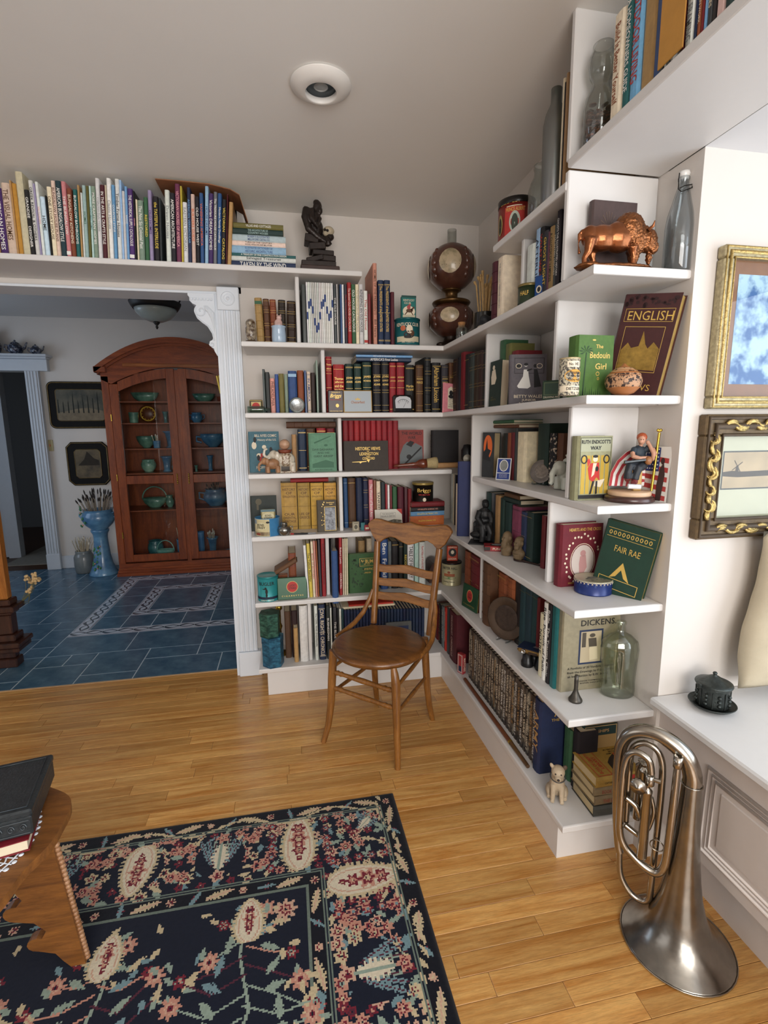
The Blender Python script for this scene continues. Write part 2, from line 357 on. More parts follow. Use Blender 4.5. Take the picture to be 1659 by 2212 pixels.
# rectangles between, inside and around the two decorated rings
def fill(x0, x1, y0, y1, nx, ny, off=0):
    for b in range(ny):
        for a in range(nx):
            put_tile(x0+(x1-x0)*a/nx, x0+(x1-x0)*(a+1)/nx, y0+(y1-y0)*b/ny, y0+(y1-y0)*(b+1)/ny)
oi = (OR[0]+BW, OR[1]-BW, OR[2]+BW, OR[3]-BW); ii = (IR[0]+BW, IR[1]-BW, IR[2]+BW, IR[3]-BW)
fill(oi[0], IR[0], oi[2], oi[3], 1, 5); fill(IR[1], oi[1], oi[2], oi[3], 1, 5); fill(IR[0], IR[1], oi[2], IR[2], 3, 1); fill(IR[0], IR[1], IR[3], oi[3], 2, 1)
fill(*ii, 1, 1)
fill(OR[0], OR[1], OR[3], OR[3]+0.11, 7, 1)
def vine_mat():
    m = bpy.data.materials.new('vine_tile'); m.use_nodes = True; nt = m.node_tree; b = nt.nodes['Principled BSDF']; b.inputs['Roughness'].default_value = 0.25
    tc = nd(nt, 'ShaderNodeTexCoord'); sp = nd(nt, 'ShaderNodeSeparateXYZ'); nt.links.new(tc.outputs['Object'], sp.inputs[0])
    def mth(op, a, bb=None):
        n = nd(nt, 'ShaderNodeMath', operation=op)
        for q, vv in enumerate((a, bb)):
            if vv is None: continue
            if isinstance(vv, (int, float)): n.inputs[q].default_value = vv
            else: nt.links.new(vv, n.inputs[q])
        return n.outputs[0]
    ph = mth('MULTIPLY', sp.outputs[0], 2*PI/0.204)
    s1 = mth('MULTIPLY', mth('SINE', ph), 0.028)
    d1 = mth('ABSOLUTE', mth('SUBTRACT', sp.outputs[1], s1)); d2 = mth('ABSOLUTE', mth('ADD', sp.outputs[1], mth('MULTIPLY', s1, 0.8)))
    wd = mth('ADD', mth('MULTIPLY', mth('SINE', mth('MULTIPLY', ph, 2)), 0.004), 0.0085)
    l1 = mth('LESS_THAN', d1, wd); l2 = mth('LESS_THAN', d2, 0.006)
    ln = mth('MAXIMUM', l1, l2)
    ed = mth('GREATER_THAN', mth('ABSOLUTE', sp.outputs[1]), 0.043)
    vo = nd(nt, 'ShaderNodeTexVoronoi', i_Scale=16.0); nt.links.new(tc.outputs['Object'], vo.inputs[0])
    fl_ = mth('LESS_THAN', vo.outputs['Distance'], 0.22)
    mx = nd(nt, 'ShaderNodeMix', data_type='RGBA'); mx.inputs[6].default_value = (*hexc('#c3ccd8'), 1); mx.inputs[7].default_value = (*hexc('#b09aa0'), 1); nt.links.new(fl_, mx.inputs[0])
    m2 = nd(nt, 'ShaderNodeMix', data_type='RGBA'); m2.inputs[7].default_value = (*hexc('#3d4b58'), 1); nt.links.new(ln, m2.inputs[0]); nt.links.new(mx.outputs[2], m2.inputs[6])
    m3 = nd(nt, 'ShaderNodeMix', data_type='RGBA'); m3.inputs[7].default_value = (*hexc('#8f8e9a'), 1); nt.links.new(ed, m3.inputs[0]); nt.links.new(m2.outputs[2], m3.inputs[6])
    nt.links.new(m3.outputs[2], b.inputs['Base Color']); return m
VM = vine_mat(); BT = {}
def border(r):
    x0, x1, y0, y1 = r
    def run(ax, a, b, c):
        n = max(1, round((b-a)/0.204)); l = (b-a)/n; k = round(l, 3)
        if k not in BT:
            o = MB().box(-l/2+.0015, -BW/2+.002, -0.004, l/2-.0015, BW/2-.002, 0.0003, 0.0012).build('border_tile', VM); BT[k] = o.data; bpy.data.objects.remove(o)
        for q in range(n):
            m_ = a+l*(q+.5); o = link('border_tile', BT[k], kf, (m_, c, 0) if ax == 0 else (c, m_, 0), (0, 0, 0 if ax == 0 else PI/2))
    run(0, x0, x1, y0+BW/2); run(0, x0, x1, y1-BW/2); run(1, y0+BW, y1-BW, x0+BW/2); run(1, y0+BW, y1-BW, x1-BW/2)
border(OR); border(IR)

# ---------------------------------------------------------------- built-in shelves
Z = [2.109, 1.778, 1.451, 1.159, 0.848, 0.507, 0.149]; TH = 0.024; L = 0.975; YE = -1.253; X3 = 0.053
sh = bpy.data.objects.new('built_in_bookcase', None); COL.objects.link(sh); tag(sh, 'white built-in corner bookcase around the chair, six tiers high', 'bookcase')
def shelf_board(out, z, name='shelf_board', m=WHITE):
    # moulded front: upper lip proud of the lower fillet
    bm = bmesh.new()
    vs = [bm.verts.new((a, b, z-TH)) for a, b in out]; f = bm.faces.new(vs)
    r = bmesh.ops.extrude_face_region(bm, geom=[f])
    for q in r['geom']:
        if isinstance(q, bmesh.types.BMVert): q.co.z = z
    bmesh.ops.recalc_face_normals(bm, faces=bm.faces)
    bmesh.ops.bevel(bm, geom=[e for e in bm.edges if abs(e.verts[0].co.z-e.verts[1].co.z) < 1e-6], offset=0.0045, segments=2, affect='EDGES', profile=0.5)
    mb = MB(); mb.bm(bm); return mb.build(name, m, sh)
for i in (1, 2, 4, 5, 6):
    shelf_board([(-L, 0), (0, 0), (0, YE), (W0, YE), (W0, W0), (-L, W0)], Z[i])
shelf_board([(-L, 0), (X3, 0), (X3, 0.05), (X3, W0), (-L, W0)], Z[3])
shelf_board([(X3, YE), (W0, YE), (W0, -0.278), (X3, -0.278)], 1.149)
# toe kick
kx, ky = 0.010, 0.010
MB().prism([(-L+0.042, W0), (-L+0.042, ky), (kx, ky), (kx, YE+0.042), (W0, YE+0.042), (W0, W0)], 0, Z[6]-TH, 'xy').build('toe_kick', WHITE, sh)
def divider(x0, x1, y0, y1, z0, z1): return MB().box(x0, y0, z0, x1, y1, z1, 0.003).build('divider', WHITE, sh)
dw = 0.0185/2
for x, a, b in ((-0.709, 1, 0), (-0.597, 2, 1), (-0.522, 3, 2), (-0.524, 4, 3), (-0.602, 5, 4), (-0.706, 6, 5)):
    divider(x-dw, x+dw, 0.055, W0, Z[a], Z[b]-TH)
for y, a, b, fx in ((-0.444, Z[2], Z[1]-TH, .046), (-0.285, Z[4], Z[2]-TH, .05), (-0.424, Z[5], Z[4]-TH, .052), (-0.988, Z[2], Z[1]-TH, .05), (-1.082, 1.149, Z[2]-TH, .058), (-0.980, Z[4], 1.149-TH, .06), (-1.095, Z[1], 2.0665, .004), (-1.095, 2.09, ZC, .004)):
    divider(fx, W0, y-dw, y+dw, a, b)
# small upper right shelf, its divider, and the high shelves
shelf_board([(0, -0.60), (0, -1.097), (W0, -1.097), (W0, -0.60)], 2.040)
divider(0.05, W0, -0.741-dw, -0.741+dw, Z[1], 2.040-TH)
shelf_board([(-4.4, 0), (-0.405, 0), (-0.405, W0), (-4.4, W0)], Z[0])
o = shelf_board([(0, -1.105), (0, -4.25), (W0, -4.25), (W0, -1.105)], 2.091)
# ---------------------------------------------------------------- casing of the wide doorway: fluted post, rosette block, plinth
pl = struct(MB().box(-1.098, 0.252, 0.145, -0.995, 0.42, 1.965).box(-1.113, 0.262, 0, -1.090, 0.43, 2.044).build('trim_1', TRIM))
pr = MB()
for k, (xc, wd) in enumerate(((-1.087, 0.009), (-1.067, 0.016), (-1.044, 0.016), (-1.021, 0.016), (-1.004, 0.009))):
    pr.tube([(xc, 0.2535, 0.146), (xc, 0.2535, 1.964)], wd*0.5, 10)
pr.build('fluting', TRIM, pl)
MB().box(-1.098, 0.238, 0, -0.975, 0.30, 0.143, 0.004).build('plinth_block', TRIM, pl)
MB().box(-1.1, 0.240, 1.965, -0.994, 0.30, 2.075, 0.003).build('corner_block', TRIM, pl)
rs = MB(Matrix.Translation((-1.047, 0.2405, 2.019)) @ Matrix.Rotation(PI/2, 4, 'X'))
rs.lathe([(0.034, -0.002), (0.034, 0.003), (0.030, 0.005), (0.026, 0.001), (0.022, 0.001), (0.019, 0.005), (0.016, 0.001), (0.010, 0.001), (0.007, 0.006), (0, 0.007)], 28)
rs.build('rosette', TRIM, pl)
struct(MB().box(-4.5, 0.262, 2.044, -1.1, 0.425, 2.056, 0.002).build('trim_2', TRIM))
# ---------------------------------------------------------------- window seat in the bay
BF = 0.30
bench = bpy.data.objects.new('window_seat', None); COL.objects.link(bench); tag(bench, 'white window seat with a moulded front panel beside the brass horn', 'bench')
bm = bmesh.new(); mb = MB()
mb.box(0.257, -4.28, 0.538, 1.55, -1.265, 0.562, 0.005); mb.build('seat_top', M('#dddcdb', 0.4, var=0.01), bench)
BP = M('#cfc6c0', 0.5, var=0.015)
MB().box(BF, -4.28, 0.165, BF+0.02, -1.2655, 0.538).build('front_board', BP, bench)
MB().box(0.362, -4.28, 0, 0.38, -1.2655, 0.165).build('toe_kick', BP, bench)
def panel_frame(y0, y1, z0, z1):
    pr = MB()
    for off, rr in ((0.0, 0.006), (0.014, 0.004), (0.026, 0.005)):
        a, b, c, d = y0-off, y1+off, z0+off, z1-off
        pr.tube([(BF, a, c), (BF, b, c), (BF, b, d), (BF, a, d)], rr, 6, closed=True)
    pr.box(BF-0.003, y1+0.045, z0+0.045, BF+0.004, y0-0.045, z1-0.045, 0.0025)
    pr.build('moulded_panel', BP, bench)
panel_frame(-1.452, -2.35, 0.205, 0.455); panel_frame(-2.5, -3.4, 0.205, 0.455)
# ---------------------------------------------------------------- books
PAL = dict(black='#17161a', navy='#1d2c4a', blue='#2f5288', sky='#6f9fca', lightblue='#9cc0de', paleblue='#bfd2de', teal='#1f6468', darkteal='#1b3a40', paleteal='#aecbc6', green='#33603f', darkgreen='#17302a',
    sage='#8fa58f', olive='#6c6432', cream='#e0d2b6', white='#e2e3de', grey='#6f7274', darkgrey='#33373a', brown='#5f3c24', darkbrown='#2e1d16', tan='#b28c5a', ochre='#cf9a40', yellow='#dcc64e', orange='#cd6c33',
    red='#9c2229', darkred='#6d151d', maroon='#551824', pink='#d8868e', palepink='#e6c8ba', mauve='#7b3a54', purple='#4b2a6b', lavender='#a79abf', gold='#c8a04a', rust='#8d4a2a', salmon='#e0a08c', brightred='#c4332c', aqua='#2a8a94')
NICE = dict(lightblue='light blue', paleblue='pale blue', sky='sky blue', paleteal='pale teal', darkteal='dark teal', darkgreen='dark green', darkgrey='dark grey', darkbrown='dark brown', darkred='dark red', palepink='pale pink', brightred='bright red')
def cname(c): return NICE.get(c, c)
ONES = ['', 'first', 'second', 'third', 'fourth', 'fifth', 'sixth', 'seventh', 'eighth', 'ninth', 'tenth', 'eleventh', 'twelfth', 'thirteenth', 'fourteenth', 'fifteenth', 'sixteenth', 'seventeenth', 'eighteenth', 'nineteenth', 'twentieth']
def ordn(n):
    if n <= 20: return ONES[n]
    t, u = divmod(n, 10); tens = {2: 'twent', 3: 'thirt', 4: 'fort', 5: 'fift', 6: 'sixt'}[t]
    return tens+'ieth' if u == 0 else tens+'y-'+ONES[u]
def pj(p):
    d = Vector(p)-CAM; f = d.dot(FX); return 829.5+FPX*d.dot(RX)/f, 1106-FPX*d.dot(UX)/f
def solve(fn, lo, hi, target):
    a = fn(lo)-target
    for _ in range(46):
        m = (lo+hi)/2; b = fn(m)-target
        if (a < 0) == (b < 0): lo, a = m, b
        else: hi = m
    return (lo+hi)/2
CLOTH, PAGE = {}, None
def cover_mat(c, cloth=True):
    h = PAL.get(c, c); h = jit(h, 0.10) if c in PAL else h
    return M(h, 0.62 if cloth else 0.38, var=0.12, scale=55, bump=0.10 if cloth else 0.0, bscale=900 if cloth else None)
PAGES = [M('#ddd0b4', 0.8, var=0.10, scale=60, stretch=(60, 1, 1)), M('#e9e4d6', 0.8, var=0.08, scale=60, stretch=(60, 1, 1)), M('#c9b58c', 0.8, var=0.12, scale=60, stretch=(60, 1, 1))]
GILT = M('#c9a961', 0.35, 0.6, var=0.15, scale=40)
INK = dict(gold=M('#d9b45c', 0.35, 0.25, var=0.05), white=M('#eceae4', 0.6, var=0), black=M('#1b1a1c', 0.6, var=0), red=M('#b8322c', 0.6, var=0), yellow=M('#e3c64a', 0.6, var=0), blue=M('#26407e', 0.6, var=0), pink=M('#e6a0a8', 0.6, var=0),
    grey=M('#8b8f90', 0.6, var=0), green=M('#2d5b3c', 0.6, var=0), orange=M('#d8652b', 0.6, var=0), brown=M('#5a3a22', 0.6, var=0), teal=M('#2b6f78', 0.6, var=0), cream=M('#e3d6bd', 0.6, var=0), skin=M('#d9a98a', 0.6, var=0.05), silver=M('#b9bcc0', 0.3, 0.8, var=0.05))
def ink(c): return INK[c] if c in INK else M(PAL.get(c, c), 0.6, var=0)
def cover_geo(T, H, D, c, bulge):
    x = T/2
    out = [(-x, D), (-x, 0.003), (-x*0.6, -bulge*0.75), (0, -bulge), (x*0.6, -bulge*0.75), (x, 0.003), (x, D), (x-c, D), (x-c, 0.005), (-x+c, 0.005), (-x+c, D)]
    return MB().prism(out, 0, H, 'xy')
def book_parts(root, T, H, D, color, kind='h', page=0, mtx=None, cover=None):
    T = max(T, 0.004); b = {'h': 0.0024, 'p': 0.0008, 'l': 0.0032}[kind]; b = min(b, T*0.3); bulge = {'h': min(0.004, T*0.10), 'p': 0.0005, 'l': min(0.007, T*0.2)}[kind]
    ins = 0.0005 if kind == 'p' else 0.0035
    m = cover if cover else cover_mat(color, kind != 'p')
    o = cover_geo(T, H, D, b, bulge).build('cover', m, root)
    q = MB().box(-T/2+b, 0.0055, ins, T/2-b, D-ins-0.0005, H-ins).build('pages', PAGES[page] if not hasattr(page, 'name') else page, root)
    if mtx: o.matrix_local = mtx; q.matrix_local = mtx
    if kind == 'l':   # raised bands of a leather spine
        for t in (0.16, 0.33, 0.5, 0.67, 0.84):
            r = MB().tube([(-T*0.5, 0.001, H*t), (-T*0.3, -bulge*0.8, H*t), (0, -bulge-0.0006, H*t), (T*0.3, -bulge*0.8, H*t), (T*0.5, 0.001, H*t)], 0.0016, 5).build('raised_band', m, root)
            if mtx: r.matrix_local = mtx
    return bulge
def spine_text(root, T, H, title, tc, bulge, mode, bands, mtx=None):
    """title parts: pieces divided by '/' stand one under the other"""
    mb = MB(); y = -bulge-0.0005
    if title:
        ps = title.split('/')
        if mode == 'v':
            n = len(ps); zt, zb = (0.94, 0.06)
            if n == 1: put_text(mb, ps[0], (0, y, H*0.56), (0, 0, -1), (1, 0, 0), H*0.70, T*0.62, 0.01)
            else:
                wts = [max(3, len(q)) for q in ps]; s = sum(wts); a = zt
                for q, wq in zip(ps, wts):
                    if mb.v:
                        o = mb.build('title', ink(tc), root); mb = MB()
                        if mtx: o.matrix_local = mtx
                    l = (zt-zb)*wq/s; put_text(mb, q, (0, y, H*(a-l/2)), (0, 0, -1), (1, 0, 0), H*l*0.92, T*0.58, 0.01); a -= l
        else:
            a = 0.86
            for q in ps: put_text(mb, q, (0, y, H*a), (1, 0, 0), (0, 0, 1), T*0.82, H*0.055, 0.01); a -= 0.075
    if isinstance(bands, tuple): bands = [bands]
    for a, b in bands: mb.quad((-T*0.47, y, H*a), (T*0.47, y, H*a), (T*0.47, y, H*b), (-T*0.47, y, H*b))
    if mb.v:
        o = mb.build('title', ink(tc), root)
        if mtx: o.matrix_local = mtx
BANDS = {'1': [(0.90, 0.905), (0.10, 0.105)], '2': [(0.93, 0.936), (0.915, 0.918), (0.5, 0.505), (0.08, 0.083), (0.065, 0.071)], '4': [(0.95, 0.953), (0.75, 0.753), (0.70, 0.703), (0.45, 0.453), (0.40, 0.403), (0.15, 0.153), (0.05, 0.053)], 'p': [(0.04, 0.09)], 't': [(0.86, 0.93)]}
CAPS = {(0, 1.778): 2.013, (0, 1.451): 1.752, (0, 1.149): 1.425, (0, .848): 1.123, (0, .507): .822, (0, .149): .481, (1, 1.451): 1.752, (1, 1.159): 1.425, (1, .848): 1.133, (1, .507): .822, (1, .149): .481, (1, 2.109): 2.452, (0, 2.091): 2.452, (0, 2.04): 2.452}
def row(zm, ax, val, zs, data, where, group, side='left'):
    """a row of upright books, spines out; positions along the shelf come from the measured spine edges"""
    n = 0; outl = []; recs = []
    for ln in data.strip().splitlines():
        ln = ln.strip()
        if not ln: continue
        f = ln.split('|'); a = f[0].split(); title = f[1].strip() if len(f) > 1 else ''; tc = f[2].strip() if len(f) > 2 else 'white'
        x0, x1, ty = float(a[0]), float(a[1]), float(a[2]); color = a[3]; op = dict(q.split('=') for q in a[4:])
        v = float(op.get('dv', 0))+val
        mk = (lambda s, z, v=v: (s, v, z)) if ax == 1 else (lambda s, z, v=v: (v, s, z))
        u0, u1 = zm(x0, 0)[0], zm(x1, 0)[0]
        rng = (-4.5, 1.0) if ax == 1 else (0.6, -2.3)
        s0 = solve(lambda s: pj(mk(s, zs))[0], *rng, u0); s1 = solve(lambda s: pj(mk(s, zs))[0], *rng, u1)
        if 'tx' in op:
            q = P(*zm(float(op['tx']), ty), ax, v); ds = (q.x-s0) if ax == 1 else (s0-q.y); lean = math.atan2(ds, q.z-zs); H = math.hypot(ds, q.z-zs)
        else:
            lean = 0.0; H = solve(lambda z: pj(mk(s0, z))[1], zs, zs+0.9, zm(0, ty)[1])-zs
        H = min(H, CAPS.get((ax, round(zs, 3)), 9)-zs)
        recs.append([s0, s1, v, H, lean, title, tc, color, op])
    # books that touch cannot cross: leans may only turn to the right along a run
    i = 0
    while i < len(recs):
        j = i+1
        while j < len(recs) and abs(recs[j][0]-recs[j-1][1]) < 0.02: j += 1
        pools = [[r[4], 1] for r in recs[i:j]]; k = 0
        while k < len(pools)-1:
            if pools[k][0] > pools[k+1][0]+1e-6:
                a, b = pools[k], pools[k+1]; pools[k:k+2] = [[(a[0]*a[1]+b[0]*b[1])/(a[1]+b[1]), a[1]+b[1]]]; k = max(0, k-1)
            else: k += 1
        ang = [p for p, c in pools for _ in range(c)]
        for r, t in zip(recs[i:j], ang): r[4] = t
        i = j
    for s0, s1, v, H, lean, title, tc, color, op in recs:
        T = abs(s1-s0)*0.985*math.cos(lean)
        D = float(op.get('D', 0)) or min(W0-v-0.012, H*rnd.uniform(0.66, 0.78))
        n += 1
        k = op.get('k', 'h'); kn = {'h': 'hardback book', 'p': 'thin paperback' if T < 0.012 else 'paperback', 'l': 'leather-bound book'}[k]
        if T < 0.009 and k == 'h': kn = 'slim book'
        lab = '%s %s%s, %s from %s %s' % (cname(color) if 'n' not in op else op['n'], kn, ' with %s lettering' % tc if title and tc in INK else '', ordn(n), side, where)
        if len(lab.replace('-', ' ').split()) > 16: lab = '%s %s, %s from %s %s' % (cname(color), kn, ordn(n), side, where)
        piv = s0 if lean <= 0 else s1
        rz = 0 if ax == 1 else -PI/2
        loc = (piv, v, zs+0.0005) if ax == 1 else (v, piv, zs+0.0005)
        root = thing('book', lab, 'book', loc, (0, 0, rz), group)
        dx = T/2 if lean <= 0 else -T/2
        mtx = Matrix.Rotation(lean, 4, 'Y') @ Matrix.Translation((dx, 0, 0))
        bl = book_parts(root, T, H, D, color, k, int(op.get('pg', 1 if k == 'p' else 0)), mtx, MATS.get(op.get('m')))
        spine_text(root, T, H, title, tc, bl, op.get('tb', 'v'), tuple(float(q) for q in op['bz'].split(':')) if 'bz' in op else BANDS.get(op.get('b', ''), []), mtx); outl.append((root, T, H, D))
    return outl
def flat_stack(zm, ax, val, zs, data, where, group):
    """books lying flat, listed from the bottom: left edge, right edge, top edge of the spine"""
    z = zs+0.0004; n = 0
    for ln in data.strip().splitlines():
        f = ln.strip().split('|'); a = f[0].split(); title = f[1].strip() if len(f) > 1 else ''; tc = f[2].strip() if len(f) > 2 else 'white'
        x0, x1, ty, color = float(a[0]), float(a[1]), float(a[2]), a[3]; op = dict(q.split('=') for q in a[4:])
        v = val+float(op.get('dv', 0)); mk = (lambda s, q: (s, v, q)) if ax == 1 else (lambda s, q: (v, s, q)); rng = (-4.5, 1.0) if ax == 1 else (0.6, -2.3)
        s0 = solve(lambda s: pj(mk(s, z))[0], *rng, zm(x0, 0)[0]); s1 = solve(lambda s: pj(mk(s, z))[0], *rng, zm(x1, 0)[0])
        T = solve(lambda q: pj(mk(s0, q))[1], z, z+0.4, zm(0, ty)[1])-z if ty > 0 else -ty
        H = abs(s1-s0); D = float(op.get('D', 0)) or min(H*0.72, W0-v-0.01); n += 1
        k = op.get('k', 'h')
        lb = '%s %s%s lying flat, %s from the bottom %s' % (cname(color), {'h': 'hardback book', 'p': 'paperback', 'l': 'leather-bound book'}[k], ' with %s lettering' % tc if title and tc in INK else '', ordn(n), where)
        if len(lb.split()) > 16: lb = '%s flat book, %s from the bottom %s' % (cname(color), ordn(n), where)
        root = thing('book', lb, 'book', (s0, v, z) if ax == 1 else (v, s0, z), (0, 0, (0 if ax == 1 else -PI/2)+float(op.get('rz', 0))), group)
        mtx = Matrix.Translation((0, 0, T/2)) @ Matrix.Rotation(PI/2, 4, 'Y')   # spine length along x
        bl = book_parts(root, T, H, D, color, k, int(op.get('pg', 0)), mtx)
        if title:
            mb = MB(); ps = title.split('/'); m_ = len(ps)
            for q, t in enumerate(ps): put_text(mb, t, (H*0.5, -bl-0.0005, T*(0.5 if m_ == 1 else 0.72-0.44*q/(m_-1))), (1, 0, 0), (0, 0, 1), H*float(op.get('tw', 0.62)), T*0.62/m_*1.1, 0.01)
            mb.build('title', ink(tc), root)
        z += T+0.0003
    return z
def face_book(zs, base, rz, w, h, t, color, label, group=None, lean=0.0, page=0, spine=None, kind='h', gilt=False, roll=0.0):
    """book shown cover first: cover towards local -Y, spine on the left; base = bottom left front corner"""
    root = thing('book', label, 'book', (base[0], base[1], zs+0.0005), (0, 0, rz), group)
    mtx = Matrix.Rotation(roll, 4, 'Y') @ Matrix.Rotation(-lean, 4, 'X') @ Matrix.Translation((0, t/2, 0)) @ Matrix.Rotation(-PI/2, 4, 'Z')
    book_parts(root, t, h, w, color, kind, GILT if gilt else page, mtx)
    root['_w'], root['_h'] = w, h
    art_m = Matrix.Rotation(roll, 4, 'Y') @ Matrix.Rotation(-lean, 4, 'X')
    def art(name, col, fn):
        mb = MB(art_m); fn(mb); return mb.build(name, col if not isinstance(col, str) else ink(col), root)
    root_art = art
    return root, art, w, h
def tx(w, h, items, bold=0.01, y=-0.0006):
    """lines of lettering on a cover: (text, centre x 0..1, centre z 0..1, width, height)"""
    def f(mb):
        for it in items: put_text(mb, it[0], (w*it[1], y, h*it[2]), (1, 0, 0), (0, 0, 1), w*it[3], h*it[4], it[5] if len(it) > 5 else bold)
    return f
def disc(mb, x, z, rx, rz, y=-0.0006, n=24, a0=0, a1=2*PI):
    mb.add([(x, y, z)]+[(x+rx*math.cos(a0+(a1-a0)*k/n), y, z+rz*math.sin(a0+(a1-a0)*k/n)) for k in range(n+1)], [(0, k+1, k+2) for k in range(n)])
def ring(mb, x, z, rx, rz, wd, y=-0.0006, n=28):
    vs = []
    for k in range(n): t = 2*PI*k/n; vs += [(x+rx*math.cos(t), y, z+rz*math.sin(t)), (x+(rx-wd)*math.cos(t), y, z+(rz-wd)*math.sin(t))]
    mb.add(vs, [(2*k, 2*k+1, (2*k+3) % (2*n), (2*k+2) % (2*n)) for k in range(n)])
def rect(mb, x0, z0, x1, z1, y=-0.0006): mb.quad((x0, y, z0), (x1, y, z0), (x1, y, z1), (x0, y, z1))
def frame(mb, x0, z0, x1, z1, wd, y=-0.0006):
    rect(mb, x0, z0, x1, z0+wd, y); rect(mb, x0, z1-wd, x1, z1, y); rect(mb, x0, z0+wd, x0+wd, z1-wd, y); rect(mb, x1-wd, z0+wd, x1, z1-wd, y)
def blobs(mb, seed, n, x0, z0, x1, z1, r, y=-0.0007):
    q = random.Random(seed)
    for _ in range(n): disc(mb, q.uniform(x0, x1), q.uniform(z0, z1), r*q.uniform(.5, 1.3), r*q.uniform(.5, 1.3), y, 7)
def poly(mb, pts, y=-0.0008): mb.add([(a, y, b) for a, b in pts], [tuple(range(len(pts)))])


# magazines with blue marks, photographic spines, flowered cloth
MATS['flo'] = M('#16161a', 0.7, var=0, scale=90, h2='#c9b9a4', ramp=(0.56, 0.6))
# --- rows on the back wall
A1 = Zm(0, 350, 3.0164)
row(A1, 1, 0.03, Z[0], '''
-48 6 200 tan
8 56 170 purple tx=-8 | AMERICAN / HOMES | white
58 112 135 palepink tx=2 | THE VISUAL HOMES | brown
113 126 118 tan tx=45
127 154 138 ochre tx=70 k=p
156 200 60 cream tx=88 k=p D=.24
203 232 180 black tx=148 | GRANDEE / DESIGNER | white
235 262 118 white tx=172 | GREEK REVIVAL & OTHERS | black
263 275 140 lavender tx=210 k=p
277 296 128 white tx=222 k=p | VICTORIAN | pink
299 330 225 paleblue tx=255 | HOME | black
331 343 218 black tx=287 k=p
346 374 160 cream tx=300 k=p | ONE STORY HOUSE | brown
375 400 122 palepink tx=330 | BUNGALOW HOUSE PLANS | brown
402 438 122 darkteal tx=355 | AMERICAN BUNGALOW STYLE | white
439 467 126 pink tx=393 b=p | THE BUNGALOW | white
469 498 172 rust tx=432 | BUNGALOW KITCHENS | cream
500 526 178 teal tx=472 | BUNGALOW BATHROOMS | white
529 542 150 tan tx=500 k=p
545 557 200 white tx=523 k=p
558 580 152 paleteal tx=535 k=p | HOMES | green
582 599 155 olive tx=555 k=p
601 615 155 paleteal tx=572 k=p | CRAFTSMAN HOMES | teal
616 641 158 sage tx=597 k=p | MORE CRAFTSMAN HOMES | white
644 670 106 white tx=617 | Craftsman-Style Houses | grey
673 702 150 maroon tx=652 | IN THE ARTS & CRAFTS STYLE | white
703 714 150 cream tx=680 k=p
716 743 107 white tx=700 | Classic Houses | grey
746 766 150 sky tx=730 k=p | COUNTRY STYLE | white
770 797 112 white tx=757 | Timber Frame Houses | black
798 811 118 lightblue tx=780 k=p
812 829 190 white tx=798 k=p
830 846 160 sky tx=817 k=p | BARNS | white
848 880 175 purple tx=840 b=p | THE HISTORICAL SUPPLY CATALOGUE | white
881 893 190 black tx=872 k=p | HOUSES | pink
897 909 245 cream tx=888 k=p
910 945 250 sage tx=893 | The Not So Colonial Past | white
949 975 230 green tx=935 | RESTORED | yellow
977 1001 185 lavender tx=973 k=p | OLD HOMES | purple
1010 1043 225 black tx=1000 | the TASTEFUL INTERLUDE | yellow
1045 1059 235 darkgrey tx=1030 k=p
1086 1116 180 white tx=1042 | Drawn Houses | grey
1119 1150 200 black tx=1085 | AMERICAN ARCHITECTURE | white
1152 1183 140 mauve tx=1115 | VICTORIAN HOUSES OF AMERICA | pink
1185 1197 155 yellow tx=1155 k=p
1199 1227 262 white tx=1183 | EASTERN VICTORIAN | grey
1229 1250 165 navy tx=1207 | AMERICAN VERNACULAR | sky
1252 1276 210 palepink tx=1247 k=p | BUILDERS GUIDE | orange
1280 1305 225 black tx=1265 | OLD HOUSE WEST | white
1307 1331 202 blue tx=1297 | VANISHING AMERICA | orange
1335 1357 155 lightblue tx=1337 k=p | HOUSE DREAMS | blue
1359 1388 205 purple tx=1358 | Victorian DREAM HOMES | white
1390 1412 195 grey tx=1392 k=p | The TREASURE HOUSE CATALOGUE | white
1415 1440 205 blue tx=1418 | Modern Family Dwellings | white
1441 1468 245 black tx=1447 | VICTORIAN / CATALOG | yellow
1470 1478 210 maroon tx=1478 k=p
1480 1505 262 tan tx=1493 k=p D=.2
''', 'on shelf above doorway', 'books on the shelf above the doorway')
A2 = Zm(480, 400, 2.86)
flat_stack(A2, 1, 0.045, Z[0], '''
50 455 462 navy tw=.7 D=.2 | TAKEN BY THE WIND | white
55 455 432 white D=.2 tw=.55 | Salvaged Treasures | black
55 455 414 teal k=p D=.2 tw=.7 | A TREASURY OF FINE CONSTRUCTION DESIGN | white
57 395 368 lightblue k=p D=.2 tw=.5 | ILLUSTRATED DICTIONARY OF/HISTORIC ARCHITECTURE | blue
57 392 338 palepink k=p D=.2 tw=.5 | TURN OF THE CENTURY/DOORS WINDOWS AND MILLWORK | black
57 392 298 paleblue k=p D=.2 tw=.4 | ROBERTS ILLUSTRATED/MILLWORK CATALOG | blue
65 375 260 darkgreen k=p D=.2 tw=.4 | THE ARCHITECTURE OF/COUNTRY HOUSES | paleteal
68 378 226 olive k=p D=.2 tw=.5 | VILLAS AND COTTAGES | white
''', 'beside the dark ape statue', 'stacked paperbacks beside the statue')
row(A2, 1, 0.07, Z[1], '''
217 263 697 tan tx=197 k=l b=t | | green
266 303 703 brown tx=250 k=l b=4 | | gold
306 345 707 rust tx=290 k=l b=4 | | gold
350 395 710 darkbrown tx=343 k=l b=4 | | gold
402 455 717 darkbrown tx=398 k=l b=4 | | gold
''', 'behind the pale blue jar', 'leather books behind the blue jar')
